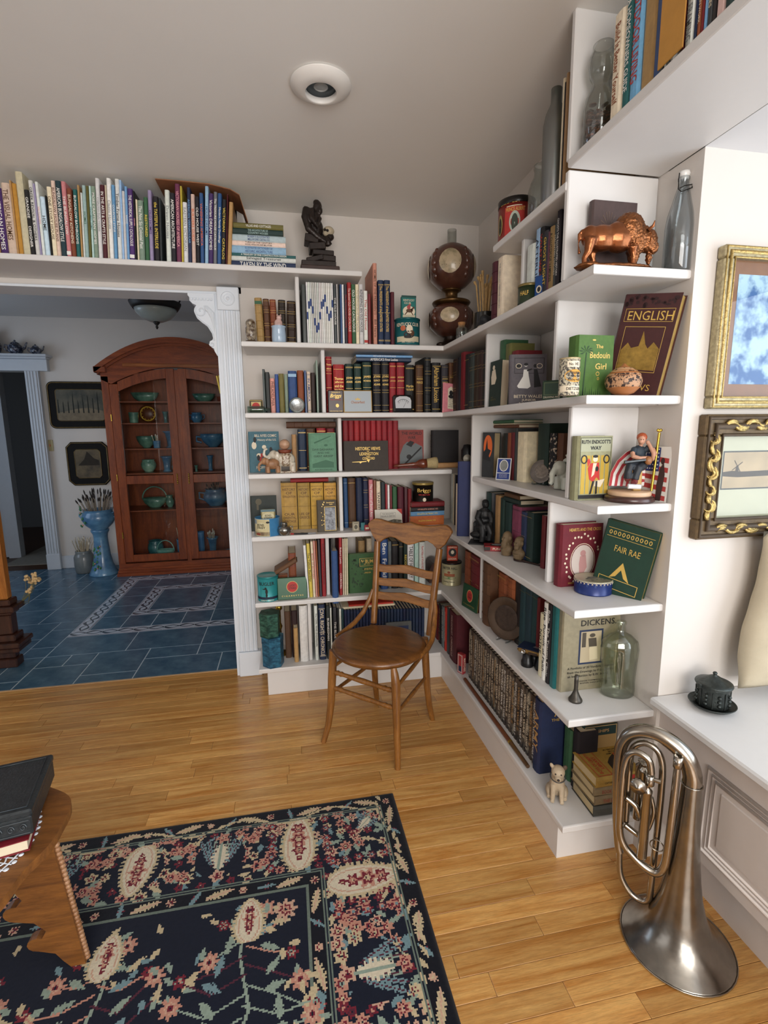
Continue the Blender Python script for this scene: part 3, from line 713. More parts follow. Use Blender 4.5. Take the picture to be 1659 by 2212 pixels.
row(A2, 1, 0.035, Z[1], '''
500 526 614 darkgrey k=p
''' + '\n'.join('%d %d %d white k=p bz=%.3f:%.3f | | blue' % (528+11*k, 538+11*k, 599+k*.5, .40+.22*math.sin(k*.9)+.2*(k > 9), .52+.22*math.sin(k*.9)+.2*(k > 9)) for k in range(15)) + '''
694 712 616 darkgrey k=p | THE OLD HOUSE | white
713 721 612 white k=p
722 733 615 black k=p
734 745 613 blue k=p
746 758 614 white k=p
760 777 614 darkgrey | The Old-House Journal Catalog | red
779 803 601 red | The Second OLD HOUSE CATALOGUE | palepink
804 828 613 green | OLD HOUSE CATALOGUE | white
829 849 613 cream k=p | The Old-House Journal 1982 Yearbook | grey
851 875 612 white k=p | RENEWING AN OLD HOUSE | black
878 902 653 white b=p | This Old House | red
904 922 672 darkred k=p | | white
936 960 482 salmon | HOMES OF THE PRESIDENTS / Bill Harris | brown
966 1000 587 navy b=2 | The PRESIDENTS of the UNITED STATES | gold
1003 1040 587 navy b=2 | The PRESIDENTS of the UNITED STATES | gold
1043 1065 660 maroon
''', 'on the second shelf, under the statue', 'books and magazines under the statue')
A3 = Zm(520, 720, 3.072)
row(A3, 1, 0.09, Z[2], '''
156 171 238 darkgreen k=p
173 200 258 darkgrey
203 233 300 salmon | PHILADELPHIA | brown
236 259 272 blue
261 295 268 olive
298 320 272 sage | | black
323 380 250 blue b=t | | lightblue
384 425 247 rust
429 443 247 blue k=p
446 470 255 cream b=2 | IN AMERICA | blue
473 500 262 darkbrown
508 520 178 sage k=p D=.2
''', 'behind the round silver medal', 'old books behind the silver medal')
RP = row(A3, 1, 0.075, Z[2], '''
573 612 155 red b=4 tb=h | Thomas/Jefferson | gold
621 692 207 red b=1 tb=h | //Thomas/Jefferson/and the/New Nation | gold
700 750 203 darkgreen b=2 tb=h | //JOHN/ADAMS | gold
757 805 203 darkgreen b=2 tb=h | //JOHN/ADAMS | gold
813 870 192 darkgreen b=2 tb=h | //JAMES/MONROE | gold
880 932 190 black b=4 tb=h | //JOHN/QUINCY/ADAMS | gold
937 985 190 black b=4 tb=h | //JOHN/QUINCY/ADAMS | gold
990 1031 195 red b=2 tb=h | //ANDREW/JACKSON | gold
1037 1087 195 red b=2 tb=h | //ANDREW/JACKSON | gold
1093 1150 210 black b=2 tb=h | ////Martin/Van Buren | gold
1163 1210 210 brown b=4 tb=h | //FRANKLIN/PIERCE | gold
1218 1261 160 black b=4 k=l | | gold
1268 1325 195 black b=2 | Abraham Lincoln | gold
1331 1375 210 darkgrey b=4 tb=h | //ANDREW/JOHNSON | gold
1381 1420 195 brown b=4 tb=h | //GRANT | gold
''', 'in the row of presidents under blue books', 'gilt books in the corner row')
flat_stack(A3, 1, 0.07, Z[2]+max(q[2] for q in RP[4:10])+.001, '''
768 1132 -.020 navy D=.2 k=p tw=.5 | AMERICA'S First Ladies | white
766 1140 -.012 sky D=.2 k=p tw=.4 | FIRST LADIES OF THE WHITE HOUSE | white
''', 'on the presidents row', 'flat books on the presidents row')
A4 = Zm(520, 890, 3.072)
RP = row(A4, 1, 0.13, Z[3], '''
346 376 150 tan tx=340
388 440 118 navy b=2 | | gold
443 500 112 brown b=1 | | gold
510 570 108 red b=2 | | gold
575 628 110 darkred b=1 | | gold
''', 'beside the white elephant', 'books beside the elephant figurine')
flat_stack(A4, 1, 0.12, Z[3]+max(q[2] for q in RP[1:])+.001, '''
303 630 -.032 brown k=l D=.14 | | gold
''', 'above the navy spine', 'old book lying over the row')
row(A4, 1, 0.12, Z[3], '\n'.join('%d %d 58 red b=4 | | maroon' % (685+36.5*k, 719+36.5*k) for k in range(10)), 'in the matching red set', 'matching red volumes')
RP = row(A4, 1, 0.15, Z[4], '''
278 382 472 gold tb=h b=2 | HISTORY/OF/CIVILIZATION/////OUR/ORIENTAL/HERITAGE | brown
386 468 472 gold tb=h b=2 | HISTORY/OF/CIVILIZATION/////LIFE OF/GREECE | brown
472 555 472 gold tb=h b=2 | HISTORY/OF/CIVILIZATION | brown
560 640 472 gold tb=h b=2 | HISTORY/OF/CIVILIZATION | brown
''', 'in the tall yellow history set', 'yellow history volumes')
flat_stack(A4, 1, 0.15, Z[4]+max(q[2] for q in RP)+.001, '''
330 582 -.020 red D=.12 | | gold
''', 'on the yellow histories', 'red book on the yellow histories')
row(A4, 1, 0.13, Z[4], '''
690 716 440 blue b=1 | | paleblue
719 768 440 brown b=1 | | gold
772 815 437 navy
818 850 437 navy b=4 | | gold
856 884 450 pink | The Waters of Burial Arts | white
887 903 455 rust k=p
906 932 460 cream | YANKEES | black
936 962 466 darkgrey
964 976 480 red k=p
978 992 485 white k=p
994 1008 488 darkred k=p
1011 1040 496 green
1045 1084 498 maroon tx=1040
1088 1110 500 maroon tx=1080 k=p
1112 1136 512 darkred tx=1096
''', 'behind the bridge picture card', 'books behind the bridge card')
flat_stack(A4, 1, 0.10, Z[4], '''
1125 1348 694 orange k=p D=.13 tw=.5 | BULLETIN ALMANAC 1974 | yellow
1128 1350 664 sky k=p D=.13 tw=.6 | BULLETIN ALMANAC 1973 | yellow
1130 1352 634 black k=p D=.13 tw=.6 | 1975 BULLETIN ALMANAC 1975 | salmon
1133 1352 600 darkred D=.13
''', 'under the round black tin', 'almanacs under the black tin')
A5 = Zm(530, 1130, 3.13)
row(A5, 1, 0.035, Z[5], '''
300 352 205 rust dv=.05 b=4 | | blue
416 434 152 white tx=390 k=p
437 458 140 yellow tx=412 k=p | The Yellow Rambler | black
460 476 125 cream tx=440 k=p | BOOK OF BROTHERS | red
478 490 122 salmon tx=456 k=p
492 502 122 rust tx=472 k=p
504 520 112 darkgrey tx=487
522 548 105 red tx=508 | DUPONT The Autobiography of an Enterprise | black
''', 'behind the small green tin', 'books behind the green tin')
row(A5, 1, 0.035, Z[5], '''
582 592 105 black k=p tx=578
638 657 98 red tx=632 | Robert Lewis/CHURCHILL | white
660 670 108 cream tx=656 k=p
673 683 105 cream tx=668 k=p
685 697 105 cream tx=680 k=p
770 812 120 tan dv=.12
825 860 105 cream dv=.12 | 1901 | black
918 966 112 blue dv=.05 | Ben/Franklin | white
968 990 125 grey dv=.05
992 1036 125 black b=2 dv=.05 | | gold
1040 1068 130 black dv=.05 b=1 | | gold
1072 1095 130 darkgreen dv=.05 | RECORD | yellow
1098 1140 130 white dv=.05 | TABLE OF HISTORY | black
1146 1172 132 paleteal dv=.05 | | blue
1176 1218 130 white dv=.05 | Rand Atlas of World HISTORICAL | red
''', 'behind the chair back', 'books behind the chair back')
row(A5, 1, 0.004, Z[5]-0.032, '''
592 632 190 blue D=.10
''', 'jutting over the shelf edge', 'blue book over the shelf edge')
row(A5, 1, 0.05, Z[6], '''
275 315 600 brown dv=.06
320 362 595 darkbrown dv=.06
334 363 712 tan
376 430 562 white D=.22
476 498 560 white | The CIVIL WAR Encyclopedia | black
505 548 553 navy b=2 | CIVIL RIGHTS/CHRONICLE | cream
556 578 560 darkgrey | BUSINESSMAN | white
581 592 575 white k=p
602 625 570 darkgrey | THE BLUE | white
628 640 575 black k=p
642 656 582 white k=p
658 672 580 darkteal k=p
''', 'by the blue-green tins', 'books by the stacked tins')
RP = row(A5, 1, 0.05, Z[6], '\n'.join('%d %d %d navy b=4 | | blue' % (675+20.7*k, 694+20.7*k, 590-k*.5) for k in range(26)), 'in the matching navy set', 'matching navy volumes')
flat_stack(A5, 1, 0.06, Z[6]+max(q[2] for q in RP)+.001, '''
660 1010 -.012 cream k=p D=.2
700 1000 -.010 brightred k=p D=.2
''', 'on the navy set', 'flat books on the navy set')
# --- rows on the right-hand run
A6 = Zm(900, 360, 2.765); AK = Zm(1040, 280, 6.381); A7 = Zm(940, 620, 2.9625); AH = Zm(940, 880, 5.53); AG = Zm(940, 1140, 5.53); AB = Zm(930, 1400, 3.19); AC = Zm(1150, 0, 3.259)
row(A6, 0, 0.05, Z[1], '''
446 474 570 maroon k=l
476 517 455 cream D=.2 | THE AMERICAN HERITAGE HISTORY | grey
''', 'beside the bundle of pipes', 'books beside the pipes', 'corner')
row(AK, 0, 0.05, Z[1], '''
600 712 1640 white D=.12
716 770 1395 lightblue k=p | AFTERLIFE | navy
775 826 1370 black | WHAT WE DO | red
830 884 1420 darkgrey | GHOST LIGHT | yellow
888 904 1415 mauve k=p
911 970 1360 tan | A CLUTCH OF VAMPIRES | black
973 1000 1310 darkgrey k=p | HAUNTED HOUSES | cream
1003 1050 1040 black | GHOSTS THE ILLUSTRATED HISTORY | white
''', 'beside the blue tobacco tin', 'ghost books by the blue tin', 'corner')
row(AK, 0, 0.04, 2.040, '''
1056 1078 -690 cream k=p
1080 1096 -640 black k=p
1099 1126 -760 tan k=p
''', 'on the upper right shelf', 'thin books on the small upper shelf', 'corner')
row(A7, 0, 0.06, Z[2], '''
110 138 470 darkbrown b=4 | | gold
140 158 455 black
160 186 425 darkred
189 216 438 black b=1 | | gold
219 243 430 darkgrey b=4 | | gold
246 271 420 darkbrown b=4 | | gold
274 298 412 darkbrown b=4 | | gold
301 327 408 black b=4 | | gold
''', 'in the dark row past the pink booklet', 'dark books at the corner', 'corner')
row(A7, 0, 0.10, Z[2], '''
405 438 350 green D=.10
440 476 372 olive D=.10
480 520 418 darkred D=.10
''', 'behind the grey picture book', 'books behind the grey picture book', 'corner')
RP = row(AH, 0, 0.15, 1.149, '''
800 850 310 black
852 890 305 rust
892 935 300 darkred
937 960 250 darkgrey
965 1075 292 cream D=.12 | | black
1200 1330 195 darkgreen dv=.03 D=.10
1340 1420 310 black dv=.03 D=.09 m=flo n=flowered
1425 1500 310 brown dv=.04
''', 'behind the standing blue card', 'dark books behind the blue card', 'corner')
flat_stack(AH, 0, 0.15, 1.149+max(q[2] for q in RP[:5])+.001, '''
700 990 -.014 brown D=.13
640 940 -.006 cream D=.13
620 930 -.014 green D=.14
''', 'over the blue card', 'flat books over the blue card')
RP = row(AG, 0, 0.12, Z[4], '''
600 652 -430 darkgreen
655 700 -420 darkgrey k=p
705 765 -395 tan
768 815 -360 darkgreen
820 895 -315 darkgreen
900 1010 -275 mauve b=2 | | black
1012 1075 -200 navy b=2 | | tan
1078 1150 -195 darkgreen b=1 | | gold
1245 1290 -150 darkred dv=.01 k=p
''', 'behind the two small busts', 'books behind the busts', 'corner')
flat_stack(AG, 0, 0.12, Z[4]+max(q[2] for q in RP[4:8])+.001, '''
820 1010 -.020 darkgreen D=.11
830 1000 -.018 brown D=.11
''', 'over the busts', 'flat books over the busts')
row(AG, 0, 0.05, Z[5], '''
350 412 260 rust k=l dv=.04
415 530 300 darkred k=l dv=.02 b=2 | | gold
560 640 395 brown k=l D=.20 dv=.0
740 845 510 rust k=l dv=.04 b=2 | | gold
848 930 580 rust k=l dv=.04 b=4 | | black
935 990 600 black k=p dv=.04
993 1058 660 darkteal dv=.04 b=1 | | olive
1061 1128 690 darkteal dv=.04 b=1 | | olive
1131 1205 730 darkteal dv=.04 b=1 | | olive
1190 1216 830 darkred dv=.03
1222 1262 1010 cream k=p | NOTRE | black
1265 1310 880 white | Rise/Pursuit of Faith | black
1312 1352 900 black | Belle/The Trauma Clinic | white
1355 1410 920 teal k=p
''', 'behind the bronze plate', 'books behind the bronze plate', 'corner')
row(AG, 0, 0.035, Z[6], '''
0 36 890 darkred
38 72 900 black | THE HISTORY OF/WWII | orange
75 106 920 grey | LIFE GOES TO WAR | white
109 132 940 brightred | ANDERSON SAUNDERS | palepink
135 160 945 darkgrey k=p
163 246 960 maroon | HOLOCAUST/CHRONICLE | palepink
''', 'on the bottom shelf', 'war books at the bottom corner', 'corner')
# ---------------------------------------------------------------- chair
OAK = wood('#6f441c', '#9f6a31', 5, 0.34, (10, 10, 1.2), coat=0.2); OAKX = wood('#6f441c', '#a36d33', 5, 0.34, (1.2, 10, 10), coat=0.2); SEATW = wood('#573312', '#835325', 4, 0.32, (2.2, 9, 9), coat=0.25)
ch = thing('chair', 'round-seated oak side chair with a carved crest rail in the corner', 'chair', (-0.404, -0.419, 0), (0, 0, math.radians(-41.3)))
MB().lathe([(0, 0.412), (0.16, 0.412), (0.195, 0.418), (0.206, 0.428), (0.207, 0.438), (0.200, 0.447), (0.185, 0.449), (0.10, 0.444), (0, 0.443)], 44, 0.01, -0.045).build('seat', SEATW, ch, weld=True)
def leg(p): return MB().tube(p[0], p[1], 12).build('leg', OAK, ch)
leg(([(-0.150, -0.165, 0.425), (-0.155, -0.172, 0.30), (-0.160, -0.178, 0.18), (-0.170, -0.188, 0.08), (-0.187, -0.205, 0)], [0.018, 0.0185, 0.0165, 0.0145, 0.0125]))
leg(([(0.158, -0.180, 0.425), (0.165, -0.184, 0.40), (0.172, -0.187, 0.36), (0.178, -0.192, 0.20), (0.185, -0.199, 0)], [0.012, 0.016, 0.019, 0.0165, 0.0125]))
leg(([(0.140, 0.140, 0.425), (0.143, 0.150, 0.30), (0.146, 0.160, 0.18), (0.152, 0.172, 0.08), (0.161, 0.190, 0)], [0.018, 0.0175, 0.016, 0.0145, 0.0125]))
leg(([(-0.142, 0.150, 0.425), (-0.145, 0.160, 0.30), (-0.149, 0.172, 0.18), (-0.155, 0.190, 0.08), (-0.164, 0.215, 0)], [0.018, 0.0175, 0.016, 0.0145, 0.0125]))
by = lambda z: 0.172+0.18*(z-0.43)
for sx in (-1, 1):
    MB().tube([(sx*0.150, by(0.43), 0.43), (sx*0.154, by(0.56), 0.56), (sx*0.160, by(0.70), 0.70), (sx*0.166, by(0.82), 0.825)], [0.0155, 0.0165, 0.016, 0.0155], 12).build('back_post', OAK, ch)
    MB().tube([(sx*0.166, by(0.59)-0.006, 0.595), (sx*0.176, by(0.57)-0.016, 0.55), (sx*0.189, 0.140, 0.49), (sx*0.204, 0.085, 0.452), (sx*0.212, 0.02, 0.437), (sx*0.212, -0.05, 0.433)], [0.008, 0.011, 0.012, 0.012, 0.0115, 0.009], 8).build('side_brace', OAK, ch)
def swept(pts_top, pts_bot, thick, name, bow=0.016):
    """curved board of the back: outline in x-z, laid on the leaning back and bowed"""
    mb = MB(); n = len(pts_top); vs = []
    for d in (0, thick):
        for a in (pts_top, pts_bot):
            for x, z in a: vs.append((x, by(z)+bow*(1-(x/0.2)**2)*0.9-0.008+d, z))
    fs = []
    for i in range(n-1):
        T0, B0, T1, B1 = i, n+i, 2*n+i, 3*n+i
        fs += [(T0, T0+1, B0+1, B0), (T1+1, T1, B1, B1+1), (T0+1, T0, T1, T1+1), (B0, B0+1, B1+1, B1)]
    fs += [(0, n, 3*n, 2*n), (n-1, 3*n-1, 4*n-1, 2*n-1)]
    o = mb.add(vs, fs).build(name, OAKX, ch); b = o.modifiers.new('soft', 'BEVEL'); b.width = 0.004; b.segments = 2; b.limit_method = 'ANGLE'; return o
xs = [-0.222, -0.210, -0.19, -0.16, -0.13, -0.10, -0.07, -0.035, 0, 0.035, 0.07, 0.10, 0.13, 0.16, 0.19, 0.21, 0.222]
zt = [0.908, 0.924, 0.934, 0.932, 0.925, 0.920, 0.919, 0.921, 0.930, 0.921, 0.919, 0.920, 0.925, 0.932, 0.934, 0.924, 0.908]
zb = [0.900, 0.880, 0.845, 0.815, 0.840, 0.852, 0.848, 0.832, 0.822, 0.832, 0.848, 0.852, 0.840, 0.815, 0.845, 0.880, 0.900]
swept(list(zip(xs, zt)), list(zip(xs, zb)), 0.022, 'crest_rail')
for zc in (0.702, 0.637, 0.570):
    xs2 = [-0.152, -0.11, -0.07, -0.03, 0, 0.03, 0.07, 0.11, 0.152]
    swept([(x, zc+0.019+0.009*math.cos(x*26)*(1 if abs(x) > .02 else .2)*0.6+(0.006 if abs(x) < 0.01 else 0)) for x in xs2], [(x, zc-0.019+0.006*math.cos(x*26)*0.7) for x in xs2], 0.011, 'slat')
def spindle(a, b, fancy=True):
    a, b = Vector(a), Vector(b); ts = [0, .06, .10, .13, .16, .2, .5, .8, .84, .87, .90, .94, 1]; rr = [.007, .008, .012, .009, .012, .0085, .012, .0085, .012, .009, .012, .008, .007]
    if not fancy: ts, rr = [0, .5, 1], [.007, .0095, .007]
    MB().tube([a.lerp(b, t) for t in ts], rr, 8).build('stretcher', OAK, ch)
spindle((-0.155, -0.173, 0.33), (0.172, -0.188, 0.33)); spindle((-0.158, -0.176, 0.258), (0.176, -0.191, 0.258))
for x0, y0, x1, y1 in ((0.172, -0.188, 0.143, 0.150), (-0.155, -0.173, -0.146, 0.160)):
    spindle((x0, y0, 0.345), (x1, y1, 0.36), False); spindle((x0, y0, 0.232), (x1, y1+0.012, 0.232), False)
spindle((-0.144, 0.158, 0.345), (0.143, 0.150, 0.345), False)

# ---------------------------------------------------------------- brass instrument standing on its bell
NICKEL = M('#a9a297', 0.20, 1.0, var=0.16, scale=9, bump=0.25, bscale=26); DULL = M('#8f8b84', 0.24, 1.0, var=0.3, scale=10, bump=0.8, bscale=13)
hn = thing('horn', 'tarnished silver brass horn standing on its bell before the window seat', 'horn', (0.188, -1.52, 0), (0, 0, math.atan2(-0.69, 0.72)))
bp = [(0.134, 0.002), (0.1355, 0.005), (0.132, 0.008), (0.112, 0.022), (0.092, 0.042), (0.075, 0.068), (0.060, 0.105), (0.049, 0.150), (0.041, 0.205), (0.034, 0.27), (0.029, 0.34), (0.025, 0.42), (0.0225, 0.475)]
bell = MB(); ax0, ax1 = Vector((-0.005, 0, 0)), Vector((-0.013, 0, 0.475))
bell.T = Matrix.Translation((-0.004, 0, 0)); bell.lathe(bp, 40); bell.f.pop(); bell.sm.pop(); bell.mi.pop(); bell.f.pop(); bell.sm.pop(); bell.mi.pop()
bell.lathe([(0.136, 0.004)]+[(r-0.0015, z+0.0005) for r, z in bp[2:]], 40); bell.f.pop(); bell.sm.pop(); bell.mi.pop(); bell.f.pop(); bell.sm.pop(); bell.mi.pop()
bell = bell.build('bell', DULL, hn)
MB(Matrix.Translation((-0.004, 0, 0.005))).tube([(0.1355*math.cos(t*PI/20), 0.1355*math.sin(t*PI/20), 0) for t in range(40)], 0.0022, 6, closed=True).build('rim', NICKEL, bell)
def pipe(name, pts, r, y=0.0, m=NICKEL, seg=12):
    n = len(pts); ps = [Vector((a, y[i] if isinstance(y, list) else y, b)) for i, (a, b) in enumerate(pts)]
    out, rr = [], []; rs = r if isinstance(r, list) else [r]*n
    for i in range(n-1):   # smooth the centre line
        p0, p1, p2, p3 = ps[max(i-1, 0)], ps[i], ps[i+1], ps[min(i+2, n-1)]
        for k in range(5):
            t = k/5; out.append(0.5*((2*p1)+(p2-p0)*t+(2*p0-5*p1+4*p2-p3)*t*t+(3*p1-p0-3*p2+p3)*t**3)); rr.append(rs[i]*(1-t)+rs[i+1]*t)
    out.append(ps[-1]); rr.append(rs[-1])
    return MB().tube(out, rr, seg).build(name, m, hn)
pipe('main_bow', [(-0.004, 0.47), (-0.006, 0.50), (-0.022, 0.540), (-0.055, 0.568), (-0.098, 0.582), (-0.140, 0.570), (-0.166, 0.535), (-0.173, 0.47), (-0.170, 0.34), (-0.162, 0.235), (-0.155, 0.20)], [0.0225, 0.0225, 0.0215, 0.0205, 0.019, 0.0175, 0.016, 0.0145, 0.0125, 0.011, 0.0105], 0.0)
MB().tube([(-0.004+0.0235*math.cos(t*PI/12), 0.0235*math.sin(t*PI/12), 0.472) for t in range(24)], 0.0018, 6, closed=True).build('ferrule', NICKEL, hn)
pipe('lead_pipe', [(-0.039, 0.535), (-0.039, 0.50), (-0.040, 0.42), (-0.042, 0.33), (-0.046, 0.24), (-0.062, 0.205), (-0.088, 0.206), (-0.120, 0.225), (-0.146, 0.252), (-0.158, 0.30), (-0.160, 0.43)], [0.0075, 0.0085, 0.0095, 0.010, 0.0105, 0.0105, 0.0105, 0.010, 0.010, 0.010, 0.009], -0.026)
MB(Matrix.Translation((-0.039, -0.026, 0))).lathe([(0.0078, 0.520), (0.0105, 0.522), (0.0105, 0.552), (0.0085, 0.552), (0.0080, 0.530)], 16).build('mouthpiece_receiver', NICKEL, hn)
pipe('inner_loop', [(-0.158, 0.30), (-0.159, 0.43), (-0.155, 0.50), (-0.140, 0.528), (-0.118, 0.530), (-0.100, 0.516), (-0.094, 0.485)], 0.0088, -0.030)
pipe('inner_loop', [(-0.146, 0.30), (-0.147, 0.46), (-0.142, 0.52), (-0.118, 0.545), (-0.088, 0.537), (-0.072, 0.50), (-0.069, 0.42), (-0.070, 0.32), (-0.072, 0.23), (-0.074, 0.10)], 0.0085, 0.0)
pipe('lower_loop', [(-0.156, 0.22), (-0.152, 0.15), (-0.142, 0.115), (-0.120, 0.086), (-0.093, 0.077), (-0.076, 0.092), (-0.073, 0.13), (-0.074, 0.20)], 0.008, 0.0)
for k, (x, y, z0, z1) in enumerate(((-0.100, -0.030, 0.235, 0.435), (-0.112, 0.0, 0.33, 0.47), (-0.122, 0.028, 0.30, 0.46))):
    v = MB(Matrix.Translation((x, y, 0))).lathe([(0.011, z0), (0.0125, z0+.004), (0.0125, z1-.006), (0.013, z1-.005), (0.013, z1), (0.007, z1+.006), (0.004, z1+.012), (0.0085, z1+.014), (0.0085, z1+.018), (0, z1+.019)], 18).build('valve', NICKEL, hn)
MB(Matrix.Translation((-0.120, -0.046, 0.448)) @ Matrix.Rotation(PI/2, 4, 'X')).lathe([(0.0, -.006), (0.019, -.006), (0.020, 0), (0.019, .006), (0.008, .008), (0.005, .012), (0, .012)], 22).build('rotor_cap', NICKEL, hn)
MB(Matrix.Translation((-0.096, -0.03, 0))).lathe([(0.0105, 0.452), (0.0115, 0.454), (0.0115, 0.480), (0.0095, 0.481), (0.009, 0.460)], 16).build('valve_port', NICKEL, hn)
pipe('cross_tube', [(-0.100, 0.468), (-0.085, 0.470), (-0.072, 0.470)], 0.006, -0.03); pipe('cross_tube', [(-0.148, 0.385), (-0.125, 0.372), (-0.110, 0.345)], 0.008, -0.02); pipe('cross_tube', [(-0.146, 0.296), (-0.125, 0.286), (-0.100, 0.276)], 0.0075, -0.01)
pipe('cross_tube', [(-0.118, 0.40), (-0.126, 0.44), (-0.118, 0.476), (-0.104, 0.46)], 0.0065, 0.02); pipe('cross_tube', [(-0.09, 0.40), (-0.082, 0.36), (-0.09, 0.31), (-0.098, 0.30)], 0.0055, -0.005)
MB().tube([(-0.068+0.016*math.cos(t*PI/8), -0.012, 0.272+0.016*math.sin(t*PI/8)) for t in range(16)], 0.0016, 5, closed=True).build('finger_ring', NICKEL, hn)

# ---------------------------------------------------------------- oriental rug: coloured knots laid out by rule
def rug():
    x0, x1, y0, y1 = -3.05, -0.4445, -3.0, -0.8225; k = 0.0042
    nx, ny = int((x1-x0)/k), int((y1-y0)/k)
    X, Y = np.meshgrid((np.arange(nx)+.5)*k, (np.arange(ny)+.5)*k)   # from the right edge leftwards (a) and the far edge nearwards (b)
    a, b = X, Y
    cols = {n: np.array(hexc(h)) for n, h in dict(n='#0f1526', d='#0a0d18', r='#6f1f2e', s='#b98572', p='#c29d86', c='#bfae8c', t='#6f8a90', g='#8a9a8c', w='#cfc4ac', m='#4f2232').items()}
    img = np.empty((ny, nx, 3)); img[:] = cols['n']
    q = random.Random(3)
    def sub(cx, cy, r):
        i0, i1 = max(0, int((cx-r)/k)), min(nx, int((cx+r)/k)+1); j0, j1 = max(0, int((cy-r)/k)), min(ny, int((cy+r)/k)+1)
        if i0 >= i1 or j0 >= j1: return None
        return (slice(j0, j1), slice(i0, i1)), a[j0:j1, i0:i1]-cx, b[j0:j1, i0:i1]-cy
    def pt(sl, mask, c):
        im = img[sl]; im[mask] = cols[c]
    def flower(cx, cy, r, pet=6, c1='s', c2='r', c3='c', ph=0):
        z = sub(cx, cy, r*1.2)
        if not z: return
        sl, u, v = z; rr = np.hypot(u, v); th = np.arctan2(v, u)+ph
        e = r*(0.80+0.2*np.cos(pet*th)); pt(sl, rr < e, c1); pt(sl, (rr < e*0.55) & (rr > e*0.34), c2); pt(sl, rr < r*0.24, c3); pt(sl, rr < r*0.12, 'n')
    def leaf(cx, cy, l, wd, ang, c='g', rib=None):
        z = sub(cx, cy, l)
        if not z: return
        sl, u, v = z; p = u*math.cos(ang)+v*math.sin(ang); s = -u*math.sin(ang)+v*math.cos(ang); t = p/l
        m = (np.abs(t) < 1) & (np.abs(s) < wd*(1-t*t)*(1+0.25*np.sign(np.sin(t*26)))); pt(sl, m, c)
        if rib: pt(sl, m & (np.abs(s) < wd*0.22), rib)
    def line(pts, wd, c):
        for (xa, ya), (xb, yb) in zip(pts, pts[1:]):
            n = max(2, int(math.hypot(xb-xa, yb-ya)/(k*0.6)))
            for i in range(n):
                px, py = xa+(xb-xa)*i/n, ya+(yb-ya)*i/n; z = sub(px, py, wd+k)
                if z: pt(z[0], np.hypot(z[1], z[2]) < wd, c)
    def palm(cx, cy, l, wd, ang):      # big boteh-like shield
        z = sub(cx, cy, l*1.15)
        if not z: return
        sl, u, v = z; p = (u*math.cos(ang)+v*math.sin(ang))/l; s = np.abs(-u*math.sin(ang)+v*math.cos(ang))/wd
        e = np.sqrt(np.clip(1-p*p, 0, 1))*(1-0.28*p); j = 1+0.09*np.sign(np.sin(p*40))
        pt(sl, (s < e*j) & (np.abs(p) < 1), 'c'); pt(sl, s < (e-0.20), 'w'); pt(sl, s < (e-0.34), 'p'); pt(sl, s < (e-0.42), 'w')
        for t, r, c in ((0.42, .22, 'r'), (0.42, .12, 's'), (0.05, .30, 's'), (0.05, .2, 'r'), (0.05, .1, 'c'), (-0.33, .2, 'r'), (-0.33, .1, 's'), (-0.6, .1, 'r')):
            ux, uy = cx+math.cos(ang)*l*t, cy+math.sin(ang)*l*t; flower(ux, uy, l*r, 6, c, 'm' if c != 'r' else 's', 'c')
    def lotus(cx, cy, l, ang):        # fan of grey-green streaks round a pale heart
        for d in (-.9, -.6, -.32, .32, .6, .9):
            leaf(cx+math.cos(ang+d*.5)*l*.25-math.sin(ang)*d*l*.42, cy+math.sin(ang+d*.5)*l*.25+math.cos(ang)*d*l*.42, l*.72, l*.075, ang+d*.45, 't' if abs(d) > .4 else 'g', 'm')
        leaf(cx, cy, l*.62, l*.24, ang, 'w', 'g'); flower(cx-math.cos(ang)*l*.75, cy-math.sin(ang)*l*.75, l*.26, 5, 'p', 'r', 'r'); flower(cx+math.cos(ang)*l*.8, cy+math.sin(ang)*l*.8, l*.24, 5, 's', 'r', 'p')
    F1, F2, F3 = 0.060, 0.285, 0.336     # outer guard, main border, inner guard
    def toxy(side, s, d): return (s, d) if side == 0 else (d, s)   # far edge / right edge
    # small filler sprays all over the main border
    for side, length in ((0, x1-x0), (1, y1-y0)):
        s = 0.04
        while s < length:
            for d in (0.078, 0.108, 0.14, 0.172, 0.205, 0.238, 0.268):
                sx = s+q.uniform(-.018, .018); dd = d+q.uniform(-.012, .012)
                if side == 1 and sx < F2: continue
                cx, cy = toxy(side, sx, dd)
                if side == 0 and cx < 0.1: pass
                t = q.random()
                if t < .45: flower(cx, cy, q.uniform(.016, .025), q.choice((5, 6, 8)), q.choice('sspc'), 'r', q.choice('cgn'), q.random())
                elif t < .85: leaf(cx, cy, q.uniform(.016, .03), .008, q.uniform(0, 3), q.choice('tggc'))
                else: flower(cx, cy, .015, 5, 'r', 'm', 's')
            s += 0.038
    # great palmettes and lotuses of the border
    palm(0.357, 0.160, 0.118, 0.056, -PI/2); palm(0.160, 0.345, 0.118, 0.056, PI)
    lotus(0.13, 0.13, 0.055, -PI*0.75)
    for side, length in ((0, x1-x0), (1, y1-y0)):
        s = 0.608; alt = 0
        while s < length:
            cx, cy = toxy(side, s, 0.175); ang = -PI/2 if side == 0 else PI
            z = sub(cx, cy, .12); pt(z[0], np.hypot(z[1], z[2]) < .078, 'n') if z else None
            if alt % 2 == 0: lotus(cx, cy, 0.095, ang)
            else: palm(cx, cy, 0.095, 0.052, ang+PI)
            for d in (-1, 1):
                for t in (.10, .14):
                    fx, fy = toxy(side, s+d*t, 0.125 if t < .12 else 0.225); flower(fx, fy, .021, 7, 's', 'r', 'p')
            s += 0.248; alt += 1
    for r_ in range(5):
        for side in (0, 1):
            for d in (.265, .445): flower(*toxy(side, d, 0.085+.042*r_), .017, 6, 'm' if r_ % 2 else 'r', 's', 't')
